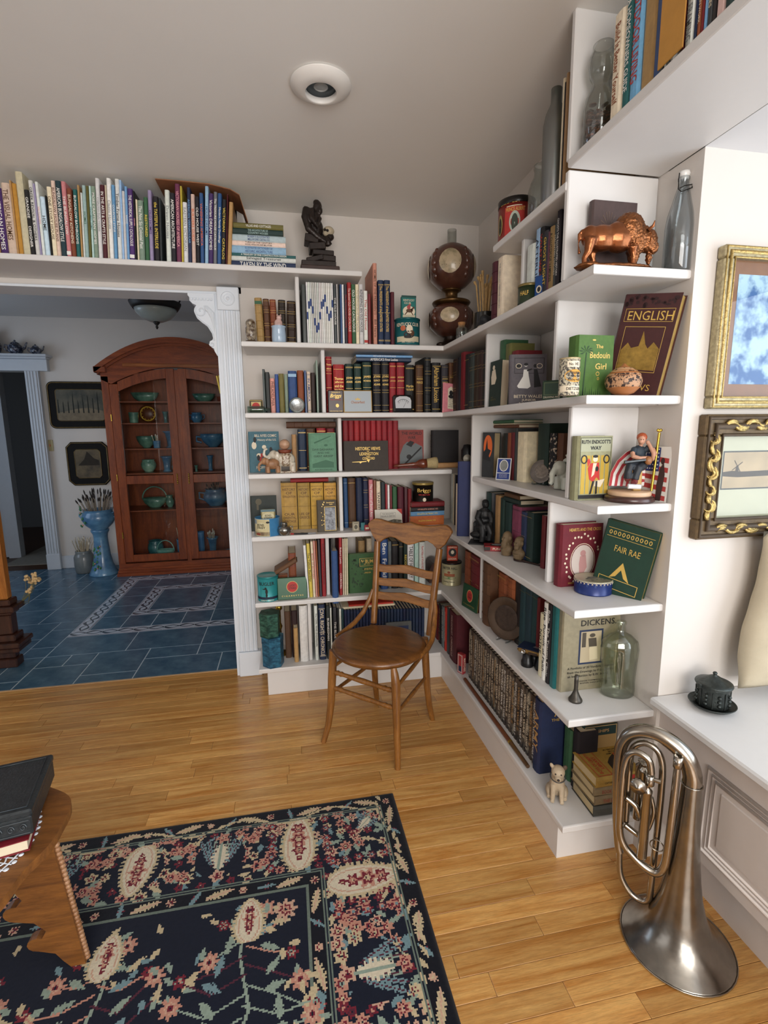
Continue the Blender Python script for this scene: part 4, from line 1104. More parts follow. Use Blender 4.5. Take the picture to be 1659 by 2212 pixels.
    # guards: running flowers and leaves
    for side, length in ((0, x1-x0), (1, y1-y0)):
        for lo, hi in ((0.014, F1), (F2+.006, F3)):
            z = (b if side == 0 else a); along = (a if side == 0 else b)
            m = (z > lo) & (z < hi) & (along > lo); img[m] = cols['d']
            s = lo+.03; i = 0; mid = (lo+hi)/2
            while s < length:
                cx, cy = toxy(side, s, mid)
                if i % 3 == 0: flower(cx, cy, (hi-lo)*.30, 8, 'p', 'r', 'c')
                elif i % 3 == 1: leaf(cx, cy, .046, .011, (0 if side == 0 else PI/2)+q.choice((-.25, .25)), 'c', 'p')
                else: flower(cx, cy, (hi-lo)*.24, 6, 'r', 's', 'm'); leaf(cx, cy+.0, .03, .006, q.uniform(0, 3), 't')
                s += 0.068; i += 1
            if lo < .05:   # cream serrated meander on the outer guard
                s = .02
                while s < length:
                    w_ = .020*math.sin(s*20)+.055
                    cx, cy = toxy(side, s, w_); leaf(cx, cy, .02, .0055, (0 if side == 0 else PI/2)+.5*math.cos(s*20), 'c'); s += .03
    # thin guard lines
    e = np.minimum(a, b)
    for d in (F1, F1+.008, F2-.002, F2+.006, F3-.004, F3+.004):
        img[np.abs(e-d) < .0023] = cols['g']*0.55
    # field: dark ground, corner bracket and flowering sprays
    fm = (a > F3+.006) & (b > F3+.006); img[fm] = cols['n']
    def spray(cx, cy, sc, flip, n=22):
        st = [(cx, cy), (cx+.02*flip*sc, cy+.12*sc), (cx-.015*flip*sc, cy+.26*sc), (cx+.03*flip*sc, cy+.40*sc), (cx, cy+.55*sc)]
        line(st, .004, 'g')
        for i in range(n):
            t = i/n; py = cy+.55*sc*t; side_ = 1 if i % 2 else -1; r = (.05+.13*math.sin(PI*min(1, t*1.15)))*sc; ang = q.uniform(-.3, .5)
            ex, ey = cx+side_*r*math.cos(ang), py+r*math.sin(ang); line([(cx, py), ((cx+ex)/2, py+r*.2), (ex, ey)], .0026, q.choice('gms'))
            if i % 3 == 0: flower(ex, ey, .030*sc, 8, 's', 'p', 'r')
            elif i % 3 == 1: flower(ex, ey, .020*sc, 6, 'r', 'g', 's')
            else: leaf(ex, ey, .030*sc, .010*sc, ang+q.uniform(0, 2), 'c')
            leaf((cx+ex)/2, py+r*.1, .03*sc, .010*sc, q.uniform(0, 3), q.choice('tg'))
            for _ in range(2): leaf(ex+q.uniform(-.05, .05)*sc, ey+q.uniform(-.05, .05)*sc, .018*sc, .008*sc, q.uniform(0, 3), q.choice('cgt'))
        palm(cx, cy+.02, .07*sc, .045*sc, -PI/2); flower(cx, cy+.58*sc, .05*sc, 8, 's', 'w', 'r')
    spray(0.50, 0.39, .95, 1); spray(0.86, 0.42, .9, -1); spray(1.22, 0.39, .9, 1); spray(1.60, 0.42, .95, -1); spray(2.0, .39, .9, 1)
    spray(0.52, .98, 1.0, -1); spray(0.9, 1.05, 1.0, 1); spray(1.3, .98, 1.0, -1); spray(1.7, 1.05, .9, 1)
    flower(0.40, 0.40, .035, 8, 'p', 'r', 's')
    for i in range(10): leaf(0.375+.02*(i % 2), 0.50+i*.1, .016, .007, i, 'c'); leaf(0.62+i*.12, 0.375+.015*(i % 2), .016, .007, i*2, 'c')
    img[e < .012] = cols['d']
    wv = 0.90+0.16*np.random.default_rng(2).random((ny, nx, 1)); img = np.clip(img*wv, 0, 1)
    # mesh: pile surface
    jj, ii_ = np.meshgrid(np.arange(ny+1), np.arange(nx+1), indexing='ij')
    zz = 0.009+0.0007*np.random.default_rng(1).random((ny+1, nx+1)); ed = np.minimum(np.minimum(ii_, jj), 3)/3.0; zz = zz*np.clip(ed, 0.0, 1)**0.5
    vx = x1-ii_*k; vy = y1-jj*k
    V = np.stack([vx, vy, zz], -1).reshape(-1, 3); idx = np.arange((ny+1)*(nx+1)).reshape(ny+1, nx+1)
    Fq = np.stack([idx[:-1, :-1], idx[1:, :-1], idx[1:, 1:], idx[:-1, 1:]], -1).reshape(-1, 4)
    me = bpy.data.meshes.new('rug'); me.vertices.add(len(V)); me.vertices.foreach_set('co', V.ravel().astype(np.float32))
    me.loops.add(Fq.size); me.loops.foreach_set('vertex_index', Fq.ravel().astype(np.int32)); me.polygons.add(len(Fq)); me.polygons.foreach_set('loop_start', np.arange(0, Fq.size, 4, dtype=np.int32))
    me.update(); me.validate()
    at = me.color_attributes.new('knots', 'FLOAT_COLOR', 'CORNER'); c4 = np.ones((len(Fq), 4, 4), np.float32); c4[:, :, :3] = img.reshape(-1, 1, 3); at.data.foreach_set('color', c4.ravel())
    m = bpy.data.materials.new('wool_pile'); m.use_nodes = True; nt = m.node_tree; bs = nt.nodes['Principled BSDF']; bs.inputs['Roughness'].default_value = 0.9; bs.inputs['Specular IOR Level'].default_value = 0.15
    bs.inputs['Sheen Weight'].default_value = 0.12
    an = nd(nt, 'ShaderNodeAttribute', attribute_name='knots'); nt.links.new(an.outputs['Color'], bs.inputs['Base Color']); me.materials.append(m)
    o = link('rug', me); return tag(o, 'navy oriental rug with rose and cream flowers on the wooden floor', 'rug')
rug()

# ---------------------------------------------------------------- small carved table at the left edge, with boxes
TW = wood('#6b4220', '#96602c', 5, 0.45, (1, 8, 8)); TC = (-1.61, -1.37); TZ = 0.45
tb = thing('side_table', 'small lobed oak side table with beaded legs standing on the rug', 'table', (TC[0], TC[1], 0))
out = [((0.268*(1+0.07*math.cos(4*(t*PI/48)-2.2)+0.012*math.cos(12*t*PI/48)))*math.cos(t*PI/48), (0.268*(1+0.07*math.cos(4*(t*PI/48)-2.2)+0.012*math.cos(12*t*PI/48)))*math.sin(t*PI/48)) for t in range(96)]
o = MB().prism(out, TZ-0.022, TZ, 'xy').build('table_top', TW, tb); b = o.modifiers.new('soft', 'BEVEL'); b.width = 0.004; b.segments = 2; b.limit_method = 'ANGLE'; b.angle_limit = math.radians(50)
def leg_outline():
    o = [(0, 0), (0.0, 0.428), (-0.20, 0.428)]
    def curl(cx, cz, r, a0, a1, n=7): return [(cx+r*math.cos(a0+(a1-a0)*i/n), cz+r*math.sin(a0+(a1-a0)*i/n)) for i in range(n+1)]
    o += [(-0.19, 0.385), (-0.155, 0.375)] + curl(-0.150, 0.325, 0.032, 2.0, 4.3) + [(-0.105, 0.30), (-0.095, 0.27)] + curl(-0.118, 0.225, 0.026, 1.3, 4.5) + [(-0.085, 0.185), (-0.065, 0.150)] + curl(-0.092, 0.105, 0.024, 1.0, 4.6) + [(-0.060, 0.062), (-0.048, 0.03), (-0.034, 0)]
    return o
for sx, sy in ((1, 1), (-1, 1), (-1, -1)):
    yt, yb = sy*0.03, sy*0.112
    mb = MB(Matrix(((sx, 0, 0, sx*0.258), (0, 1, (yt-yb)/0.428, yb), (0, 0, 1, 0.0085), (0, 0, 0, 1))) @ Matrix.Diagonal((1, 1, 0.98, 1)))
    mb.prism(leg_outline(), -0.012, 0.012); lg = mb.build('leg', TW, tb)
    bd = MB(mb.T)
    for i in range(30): bd.ell((0.002, 0, 0.012+i*0.0141), 0.0075, 8, 6)
    bd.build('beading', wood('#8a5a34', '#b58a66', 5, 0.4, (8, 8, 1)), lg)
# crocheted doily
dm = MB(); rd = random.Random(4)
def ringtube(r, wob, n, w): dm.tube([((r+wob*math.cos(n*t*PI/90))*math.cos(t*PI/90), (r+wob*math.cos(n*t*PI/90))*math.sin(t*PI/90), 0.0022) for t in range(180)], w, 4, closed=True)
for i in range(11): ringtube(0.035+0.014*i, 0.0035 if i % 2 else 0.0, 36, 0.0018)
for t in range(72): dm.tube([(0.03*math.cos(t*PI/36), 0.03*math.sin(t*PI/36), 0.002), (0.182*math.cos(t*PI/36), 0.182*math.sin(t*PI/36), 0.002)], 0.0013, 4)
for t in range(60): dm.ell((0.183*math.cos(t*PI/30), 0.183*math.sin(t*PI/30), 0.002), (0.0055, 0.0055, 0.0018), 8, 4)
dm.lathe([(0, 0.0005), (0.05, 0.0005), (0.05, 0.0015), (0, 0.0015)], 24)
tag(dm.build('doily', M('#dfe5ee', 0.8, var=0.04), None, (TC[0]+0.035, TC[1]+0.02, TZ)), 'round white crocheted doily on the small carved table', 'doily')
# things on the small table
root, art, w_, h_ = face_book(0, (0, 0), 0, 0.17, 0.24, 0.028, 'darkred', 'thick red-bordered old book lying under the dark embossed box')
root.location = (-1.390-0.155, -1.425, TZ+0.006+0.028); root.rotation_euler = (math.radians(-90), 0, math.radians(14))
art('picture_panel', M('#4a5a4a', 0.6, var=0.3, scale=40), lambda mb: rect(mb, 0.025, 0.03, 0.15, 0.21)); art('cream_border', 'cream', lambda mb: frame(mb, 0.015, 0.02, 0.16, 0.22, 0.006))
def keepsake(name, label, loc, rz, sx, sy, sz, m, m2, seed):
    t = thing(name, label, 'box', loc, (0, 0, rz)); MB().box(-sx/2, -sy/2, 0, sx/2, sy/2, sz*0.72, 0.003).build('body', m, t)
    MB().box(-sx/2-.002, -sy/2-.002, sz*0.72, sx/2+.002, sy/2+.002, sz, 0.004).build('lid', m, t)
    r = MB(); q = random.Random(seed)
    for k in range(5):   # scrollwork in relief on the front
        cx = -sx*0.36+k*sx*0.18; r.tube([(cx+0.007*(1-i/14)*math.cos(i*0.8), -sy/2-.001, sz*0.36+0.010*(1-i/14)*math.sin(i*0.8)) for i in range(13)], 0.0016, 5)
    for k in range(2): r.tube([(-sx*.46, -sy/2-.001, sz*(.12+.48*k)), (sx*.46, -sy/2-.001, sz*(.12+.48*k))], 0.0014, 5)
    fr = [(-sx*.42, -sy*.44), (sx*.42, -sy*.44), (sx*.42, sy*.44), (-sx*.42, sy*.44)]; r.tube([(a, b, sz+.0006) for a, b in fr], 0.0016, 5, closed=True)
    r.build('carving', m2, t); return t
keepsake('keepsake_box', 'dark grey embossed metal box on the red-bordered book', (-1.455, -1.285, TZ+0.0365), math.radians(11), 0.125, 0.205, 0.062, M('#33383b', 0.45, 0.4, var=0.25, scale=50, bump=0.5, bscale=160), M('#4a5054', 0.4, 0.5, var=0.2, scale=50), 1)
keepsake('keepsake_box', 'brown carved wooden box with a dark lid at left picture edge', (-1.64, -1.27, TZ+0.006), math.radians(11), 0.125, 0.235, 0.105, wood('#2e1913', '#4f2c22', 6, 0.4, (8, 1, 8)), wood('#40231a', '#5f382c', 6, 0.4, (8, 1, 8)), 2)
# ---------------------------------------------------------------- carved tall case at the left edge (kitchen side)
DK = wood('#2b1610', '#4a2a1e', 6, 0.35, (8, 8, 1), coat=0.2); LTW = wood('#8a4f1c', '#b9752f', 5, 0.35, (8, 8, 1), coat=0.2)
tc_ = thing('tall_case', 'dark carved base of a tall wooden case at the left picture edge', 'cabinet', (-2.70, 0.675, 0))
def tier(z0, z1, e, m, name='moulding'): MB().box(-0.30-e, -0.04-e, z0, 0.30+e, 0.04+e, z1, 0.006).build(name, m, tc_)
tier(0, 0.055, 0.0, DK, 'plinth'); tier(0.055, 0.105, -0.012, DK); tier(0.105, 0.135, 0.036, DK); tier(0.135, 0.165, 0.045, DK); tier(0.165, 0.205, 0.012, DK); tier(0.205, 0.325, -0.005, DK, 'carved_band'); tier(0.325, 0.345, 0.008, DK); tier(0.345, 0.380, 0.030, DK); tier(0.380, 0.415, 0.005, DK)
tier(0.415, 2.1, -0.012, LTW, 'case_body')
fl_ = thing('dried_flowers', 'dried cream flowers beside the tall wooden case', 'flowers', (-2.43, 0.72, 0))
st = MB(); hd = MB(); q = random.Random(9)
for i in range(9):
    x, y, z = 0.02+q.uniform(-.02, .07), q.uniform(-.05, .05), 0.50+q.uniform(-.06, .07); st.tube([(-0.03, 0.0, 0.36), (x*0.5, y*0.5, z-0.08), (x, y, z)], 0.0016, 5)
    for k in range(6): hd.ell((x+q.uniform(-.012, .012), y+q.uniform(-.012, .012), z+q.uniform(-.012, .012)), 0.0085, 7, 5)
st.build('stem', M('#6b6a48', 0.8), fl_); hd.build('blossom', M('#c6a878', 0.85, var=0.25, scale=120), fl_)
fl_.location = (-2.36, 0.735, 0.0)
# ---------------------------------------------------------------- recessed ceiling light
dl = thing('ceiling_light', 'round white recessed eyeball light in the ceiling', 'ceiling light', (-0.635, -0.690, ZC))
MB().lathe([(0.060, -0.001), (0.092, -0.001), (0.097, -0.004), (0.096, -0.007), (0.075, -0.020), (0.052, -0.028), (0.049, -0.026), (0.049, -0.004), (0.055, -0.001), (0.060, -0.001)], 48).build('trim_ring', M('#e6e3de', 0.4, var=0), dl, weld=True)
MB().lathe([(0.049, -0.010), (0.046, -0.006), (0.040, -0.003), (0, -0.003)], 32).build('reflector', M('#3c4246', 0.15, 1.0, var=0), dl)
MB().lathe([(0.026, -0.0034), (0.025, -0.009), (0.014, -0.014), (0, -0.015)], 28).build('bulb_face', M('#9aa0a2', 0.2, 0.0, var=0, coat=0.6), dl)
# ---------------------------------------------------------------- framed pictures on the bay wall
def bay_picture(label, x0, x1, z0, z1, fw, mats, inner):
    t = thing('framed_picture', label, 'picture', (x0, -1.266, z0)); W_, H_ = x1-x0, z1-z0; d = 0.028
    for n_, (a, b, c, e) in dict(bottom=(0, 0, W_, fw), top=(0, H_-fw, W_, H_), left=(0, fw, fw, H_-fw), right=(W_-fw, fw, W_, H_-fw)).items():
        MB().box(a, -d, b, c, 0, e, 0.004).build('frame_rail', mats[0], t)
    r = MB(); pts = [(fw*.55, fw*.55), (W_-fw*.55, fw*.55), (W_-fw*.55, H_-fw*.55), (fw*.55, H_-fw*.55)]
    for off, rr in ((0, fw*.20), (fw*.42, fw*.10), (-fw*.38, fw*.12)):
        r.tube([(a+(off if a < W_/2 else -off), -d+.001, b+(off if b < H_/2 else -off)) for a, b in pts], rr, 6, closed=True)
    r.build('frame_moulding', mats[1], t)
    inner(t, W_, H_, fw); return t
GOLD = M('#a39878', 0.42, 0.55, var=0.3, scale=90, bump=0.4, bscale=260); DGOLD = M('#5c4a30', 0.5, 0.3, var=0.3, scale=60, bump=0.3, bscale=200); GOLDL = M('#b59c62', 0.35, 0.75, var=0.35, scale=140, bump=0.6, bscale=300)
def in1(t, W_, H_, fw):
    MB().box(fw, -0.010, fw, W_-fw, -0.006, H_-fw).build('mat_board', M('#8f5f42', 0.7, var=0.08), t)
    y = -0.0108
    mb = MB(); mb.quad((fw+.032, y, fw+.035), (W_-fw-.032, y, fw+.035), (W_-fw-.032, y, H_-fw-.035), (fw+.032, y, H_-fw-.035)); mb.build('print', M('#2f5f9c', 0.5, var=0, scale=16, h2='#b6cfe4', ramp=(0.42, 0.58)), t)
    mb = MB(); mb.box(fw, -0.0135, fw, W_-fw, -0.0125, H_-fw); mb.build('glazing', pane_mat(), t)
bay_picture('gilt framed blue print on the bay wall, upper of two', 0.350, 0.80, 1.413, 1.832, 0.032, (GOLD, GOLDL), in1)
def in2(t, W_, H_, fw):
    MB().box(fw, -0.010, fw, W_-fw, -0.006, H_-fw).build('mat_board', M('#c8bfa6', 0.7, var=0.04), t)
    a, c, b, e = fw+.028, fw+.085, W_-fw-.028, H_-fw-.048; y = -0.0106
    mb = MB(); mb.quad((a, y, c), (b, y, c), (b, y, e), (a, y, e)); mb.build('print', M('#b79a78', 0.6, var=0.2, scale=14), t)
    mb = MB(); frame(mb, a-.004, c-.004, b+.004, e+.004, .004, y); mb.build('print_edge', 'x' and M('#3a3530', 0.6, var=0), t)
    mb = MB(); q = random.Random(2); zc = c+(e-c)*.42
    poly(mb, [(a, zc-.008), (a, zc+.004), (a+.03, zc+.007), (a+.06, zc+.004), (b, zc+.010), (b, zc-.006), (a+.05, zc-.012)], y-.0003)
    wx = a+.046; poly(mb, [(wx-.006, zc), (wx+.006, zc), (wx+.004, zc+.020), (wx-.004, zc+.020)], y-.0004)
    for k in range(4):
        t_ = k*PI/2+.6; dx, dz = math.cos(t_), math.sin(t_); poly(mb, [(wx+dz*.0012, zc+.02-dx*.0012), (wx+dx*.02+dz*.0012, zc+.02+dz*.02-dx*.0012), (wx+dx*.02-dz*.0012, zc+.02+dz*.02+dx*.0012), (wx-dz*.0012, zc+.02+dx*.0012)], y-.0005)
    mb.build('windmill_etching', M('#4a3a2c', 0.7, var=0.2, scale=200), t)
    s = MB()   # leafy gilt scrolls in relief
    def scrolls(p0, p1, n, up, q=random.Random(8)):
        p0, p1 = Vector(p0), Vector(p1); d = (p1-p0)/n; nrm = Vector((-d.z, 0, d.x)).normalized()
        for i in range(n):
            for sg in (1, -1):
                base = p0+d*(i+(.25 if sg > 0 else .75)); L_ = d.length
                for e_ in range(3):
                    f_ = q.uniform(.5, 1.1); ph = q.uniform(-.5, .5); s.tube([base+d.normalized()*(L_*.5*f_*math.cos(k*.55+ph)*(1-k/13))+nrm*sg*(fw*.32*f_*math.sin(k*.55+ph)*(1-k/16)-fw*.04*e_)+Vector((0, -.005*math.sin(k*.5), 0)) for k in range(9)], [.0012, .003, .0046, .005, .0046, .0038, .003, .002, .0008], 5)
    yy = -0.030; scrolls((fw*.5, yy, fw), (fw*.5, yy, H_-fw), 5, 1); scrolls((fw, yy, fw*.5), (W_-fw, yy, fw*.5), 6, 1); scrolls((fw, yy, H_-fw*.5), (W_-fw, yy, H_-fw*.5), 6, 1); scrolls((W_-fw*.5, yy, fw), (W_-fw*.5, yy, H_-fw), 5, 1)
    s.build('gilt_scrollwork', GOLDL, t); MB().box(fw, -0.0135, fw, W_-fw, -0.0125, H_-fw).build('glazing', pane_mat(), t)
def plain(t, *a): pass
t = bay_picture('windmill etching in a dark frame with gilt scrolls on the bay wall', 0.340, 0.86, 1.047, 1.398, 0.058, (DGOLD, M('#4a3c2c', 0.5, 0.2, var=0.2)), in2)
# ---------------------------------------------------------------- pillow made from a seed sack, and the pewter pot
pw_ = thing('pillow', 'cream flour sack pillow leaning in the corner of the window seat', 'pillow', (0.735, -1.340, 0.584), (math.radians(-1.5), math.radians(7), 0))
bm = bmesh.new(); bmesh.ops.create_grid(bm, x_segments=26, y_segments=26, size=1)
def pz(x, y): return (max(0, 1-abs(x)**3.2)*max(0, 1-abs(y)**3.2))**0.55
vs, fs = [], []; N = 26
for sgn in (-1, 1):
    for j in range(N+1):
        for i in range(N+1):
            x, y = -1+2*i/N, -1+2*j/N; k = 1-0.06*(1-pz(x, y)); wr = 0.004*math.sin(x*9+y*5)*math.sin(y*11-x*3)
            vs.append((x*0.255*(1-0.10*(1-abs(y))**1.0*0.0)+0.01*math.sin(y*4), sgn*(0.062*pz(x, y)+wr*pz(x, y)), 0.235+y*0.235+0.012*math.cos(x*3)))
n1 = (N+1)**2
for s_ in (0, 1):
    for j in range(N):
        for i in range(N): a = s_*n1+j*(N+1)+i; fs.append((a, a+1, a+N+2, a+N+1))
bm.free()
MB().add(vs, fs, True).build('pillow_case', M('#b9ad95', 0.9, var=0.07, scale=12, bump=0.25, bscale=700), pw_, weld=True)
mb = MB()
def pil_text(s, cx, cz, w__, h__):
    k0 = len(mb.v); put_text(mb, s, (cx, 0, cz), (1, 0, 0), (0, 0, 1), w__, h__, 0.02, keep=False)
    for i in range(k0, len(mb.v)):
        x, y, z = mb.v[i]; u, v_ = x/0.255, (z-0.235)/0.235; mb.v[i] = (x, -(0.062*pz(u, v_)+0.006), z)
pil_text('REDSTAR', -0.050, 0.235, 0.32, 0.045); pil_text('PHILADELPHIA', -0.05, 0.170, 0.34, 0.032); pil_text('_____', -0.06, 0.10, 0.2, 0.006)
mb.build('sack_lettering', M('#7d9a9e', 0.85, var=0.1), pw_)
pt_ = thing('lidded_pot', 'dark pewter lidded pot on a saucer on the window seat', 'pot', (0.392, -1.352, 0.562)); pt_.scale = (1.12, 1.12, 1.12)
PEW = M('#3f4442', 0.42, 0.75, var=0.3, scale=60, bump=0.5, bscale=170)
MB().lathe([(0, 0.004), (0.030, 0.002), (0.034, 0.001), (0.046, 0.006), (0.0535, 0.013), (0.0545, 0.0145), (0.053, 0.0155), (0.044, 0.009), (0.03, 0.006), (0, 0.006)], 36).build('saucer', PEW, pt_, weld=True)
MB().lathe([(0, 0.007), (0.034, 0.007), (0.0365, 0.011), (0.0375, 0.02), (0.0365, 0.052), (0.039, 0.060), (0.040, 0.063), (0, 0.063)], 36).build('pot_body', PEW, pt_, weld=True)
r = MB()
for k in range(8):
    a = k*PI/4; r.tube([(0.0378*math.cos(a), 0.0378*math.sin(a), z) for z in (0.012, 0.055)], 0.0014, 5)
    for j in range(3): r.ell((0.038*math.cos(a+.39), 0.038*math.sin(a+.39), 0.022+j*.011), (0.005, 0.005, 0.0045), 7, 5)
r.build('relief', PEW, pt_)
ld = MB().lathe([(0.0415, 0.063), (0.043, 0.066), (0.042, 0.069), (0.036, 0.071), (0.022, 0.078), (0.010, 0.086), (0.004, 0.088), (0.0045, 0.091), (0.0055, 0.094), (0.004, 0.097), (0, 0.098)], 36).build('lid', PEW, pt_)
MB().box(-0.047, -0.006, 0.058, -0.040, 0.006, 0.070, 0.002).build('hinge', PEW, pt_)
# ---------------------------------------------------------------- kitchen: doorway casing, door, baseboard, switch
CT = M('#c6cdd4', 0.42, var=0.02)
cs = struct(MB().box(-3.206, 2.955, 0.16, -3.09, 3.0, 1.955).build('trim_3', CT))
r = MB()
for x in (-3.19, -3.165, -3.14, -3.11): r.tube([(x, 2.955, 0.17), (x, 2.955, 1.95)], 0.008, 8)
r.build('fluting', CT, cs); MB().box(-3.212, 2.948, 0, -3.085, 3.0, 0.16, 0.004).build('plinth_block', CT, cs)
struct(MB().box(-4.2, 2.945, 1.953, -3.0, 3.0, 2.06, 0.003).box(-4.25, 2.90, 2.06, -2.985, 3.0, 2.078, 0.003).box(-4.27, 2.86, 2.078, -2.965, 3.0, 2.10, 0.005).build('trim_4', CT))
struct(MB().box(-3.085, 2.982, 0, -2.43, 3.0, 0.13, 0.003).build('baseboard_kitchen', CT))
struct(MB().box(-3.206, 2.99, 0, -3.19, 3.13, 1.955).build('trim_5', CT))
d = struct(MB().box(-4.22, 3.60, 0.01, -3.86, 3.64, 2.0).build('door_1', M('#b6bcc2', 0.45, var=0.02)))
for z0, z1 in ((0.15, 0.55), (0.65, 1.05), (1.15, 1.85)): MB().box(-4.18, 3.592, z0, -3.90, 3.60, z1, 0.003).build('door_panel', M('#aeb4ba', 0.45, var=0.02), d)
MB().ell((-3.885, 3.58, 1.0), (0.025, 0.02, 0.025)).build('door_knob', M('#5a5040', 0.3, 0.8), d)
struct(MB().box(-3.86, 3.58, 0.0, -3.74, 3.68, 2.05).build('trim_6', M('#b9bfc5', 0.45, var=0.02)))
hr = MB().box(-3.75, 3.2, -0.002, -3.05, 4.4, 0.006, 0.003).build('hall_mat', M('#8e8a80', 0.9, var=0.1)); tag(hr, 'pale grey mat on the dark hall floor beyond the doorway', 'mat')
sw = thing('light_switch', 'small brass light switch plate beside the hall doorway', 'switch', (-3.074, 3.0, 1.247)); MB().box(-0.027, -0.006, -0.055, 0.027, 0, 0.055, 0.002).build('switch_plate', M('#a89f78', 0.4, 0.3, var=0.05), sw); MB().box(-0.006, -0.014, -0.010, 0.006, -0.006, 0.012, 0.001).build('toggle', M('#c98a62', 0.4, var=0), sw)
# dark framed pictures on the kitchen wall
def kpic(label, x0, x1, z0, z1, cut, rounded, m_in, seed):
    t = thing('framed_picture', label, 'picture', (x0, 2.998, z0)); W_, H_ = x1-x0, z1-z0
    def outline(o, c):
        if rounded:
            pts = []
            for cx, cz, a0 in ((o+c, o+c, PI), (W_-o-c, o+c, 1.5*PI), (W_-o-c, H_-o-c, 0), (o+c, H_-o-c, .5*PI)): pts += [(cx+c*math.cos(a0+k*PI/12), cz+c*math.sin(a0+k*PI/12)) for k in range(7)]
            return pts
        return [(o+c, o), (W_-o-c, o), (W_-o, o+c), (W_-o, H_-o-c), (W_-o-c, H_-o), (o+c, H_-o), (o, H_-o-c), (o, o+c)]
    MB().prism(outline(0, cut), -0.02, 0).build('frame', M('#100f0e', 0.7, var=0.2, spec=.2), t)
    r = MB(); r.tube([(a, -0.021, b) for a, b in outline(0.010, cut*.9)], 0.006, 6, closed=True); r.tube([(a, -0.021, b) for a, b in outline(0.075, cut*.45)], 0.004, 6, closed=True); r.build('gilt_beading', M('#6a5834', 0.4, 0.5, var=0.3), t)
    MB().prism(outline(0.078, cut*.4), -0.0225, -0.021).build('print', m_in, t)
    return t, W_, H_
KP = kpic('dim winter landscape in a rounded black and gilt frame, upper of two', -3.045, -2.475, 1.41, 1.86, 0.055, True, M('#1d2622', 0.5, var=0, scale=5, h2='#6a6450', ramp=(0.3, 0.75)), 1)
kp2 = kpic('brown village print in a black eight-sided frame, lower of two', -2.935, -2.55, 0.845, 1.278, 0.05, False, M('#2e2618', 0.5, var=0, scale=7, h2='#6b5c3e', ramp=(0.35, 0.7)), 2)
t, a, b = KP; m = MB(); poly(m, [(.08, .08), (a-.08, .08), (a-.08, .17), (a*.62, .20), (a*.45, .19), (.08, .15)], -.0230); m.build('snowy_path', M('#6f6450', .7, var=.25, scale=20), t); m = MB(); q = random.Random(5)
for i in range(9): x = .085+i*(a-.17)/9; poly(m, [(x, .15), (x+.012, .15), (x+.009, b-.09-q.random()*.12), (x+.003, b-.09-q.random()*.12)], -.0233)
m.build('dark_trees', M('#121815', .8, var=.2), t); t, a, b = kp2; m = MB(); poly(m, [(.10, .20), (.16, .26), (.19, .34), (.25, .27), (a-.09, .25), (a-.09, .20)], -.0230); m.build('roofs', M('#241d12', .8, var=.2), t)
# teapots above the hall doorway
BW_ = M('#1d2438', 0.25, var=0, scale=45, h2='#7d8698', ramp=(0.52, 0.6), coat=0.4)
def teapot(label, loc, s, kind):
    t = thing('teapot' if kind != 'pitcher' else 'pitcher', label, 'teapot' if kind != 'pitcher' else 'pitcher', loc)
    pr = [(0, 0), (.045, 0), (.05, .006), (.068, .03), (.074, .06), (.066, .09), (.045, .108), (.04, .112)] if kind != 'pitcher' else [(0, 0), (.04, 0), (.058, .04), (.062, .08), (.045, .13), (.036, .17), (.045, .20)]
    MB().lathe([(a*s, b*s) for a, b in pr], 24).build('body', BW_, t)
    if kind != 'pitcher': l_ = MB().lathe([(.044*s, .110*s), (.042*s, .118*s), (.02*s, .132*s), (.008*s, .136*s), (.012*s, .146*s), (0, .154*s)], 20).build('lid', BW_, t); MB().tube([(.06*s, 0, .05*s), (.095*s, 0, .07*s), (.108*s, 0, .105*s), (.122*s, 0, .13*s)], [.016*s, .012*s, .009*s, .007*s], 8).build('spout', BW_, t)
    MB().tube([(-.062*s, 0, .09*s), (-.10*s, 0, .10*s), (-.112*s, 0, .065*s), (-.09*s, 0, .035*s), (-.066*s, 0, .032*s)], .007*s, 7).build('handle', BW_, t)
teapot('tall blue and white pitcher above the hall doorway', (-3.42, 2.93, 2.10), 0.95, 'pitcher'); teapot('blue and white teapot above the hall doorway, beside the pitcher', (-3.245, 2.93, 2.10), 0.85, 'tea'); teapot('squat blue and white teapot nearest the doorway corner', (-3.075, 2.93, 2.10), 0.62, 'tea')
# flush ceiling lamp of the kitchen
IR_ = M('#1f1d1c', 0.5, 0.3, var=0.1); kl = thing('ceiling_lamp', 'dark iron bowl lamp with frosted glass hanging in the kitchen', 'lamp', (-1.69, 1.6, 0))
MB().lathe([(0, 2.165), (0.05, 2.168), (0.10, 2.19), (0.135, 2.225), (0.15, 2.262), (0, 2.262)], 36).build('glass_bowl', M('#9aa6a4', 0.35, var=0.05, coat=0.3), kl, weld=True)
MB().lathe([(0.142, 2.255), (0.152, 2.250), (0.165, 2.268), (0.176, 2.290), (0.178, 2.298), (0.165, 2.302), (0.15, 2.27), (0.142, 2.255)], 40).build('rim', IR_, kl, weld=True)
MB().lathe([(0, 2.112), (0.006, 2.118), (0.011, 2.130), (0.006, 2.138), (0.016, 2.150), (0.024, 2.160), (0.02, 2.168), (0, 2.17)], 20).build('finial', IR_, kl, weld=True)
MB().lathe([(0.012, 2.28), (0.012, 2.42), (0.06, 2.425), (0.065, 2.455), (0, 2.455)], 20).build('stem', IR_, kl)
for k in range(3):
    a = k*2*PI/3+0.25; c, s = math.cos(a), math.sin(a)
    pts = [(0.02+0.0, 2.40), (0.07, 2.33), (0.13, 2.305), (0.165, 2.315), (0.178, 2.345), (0.165, 2.365), (0.148, 2.358), (0.148, 2.342), (0.158, 2.340)]
    MB().tube([(p*c, p*s, z) for p, z in pts], 0.006, 6).build('scroll_arm', IR_, kl)
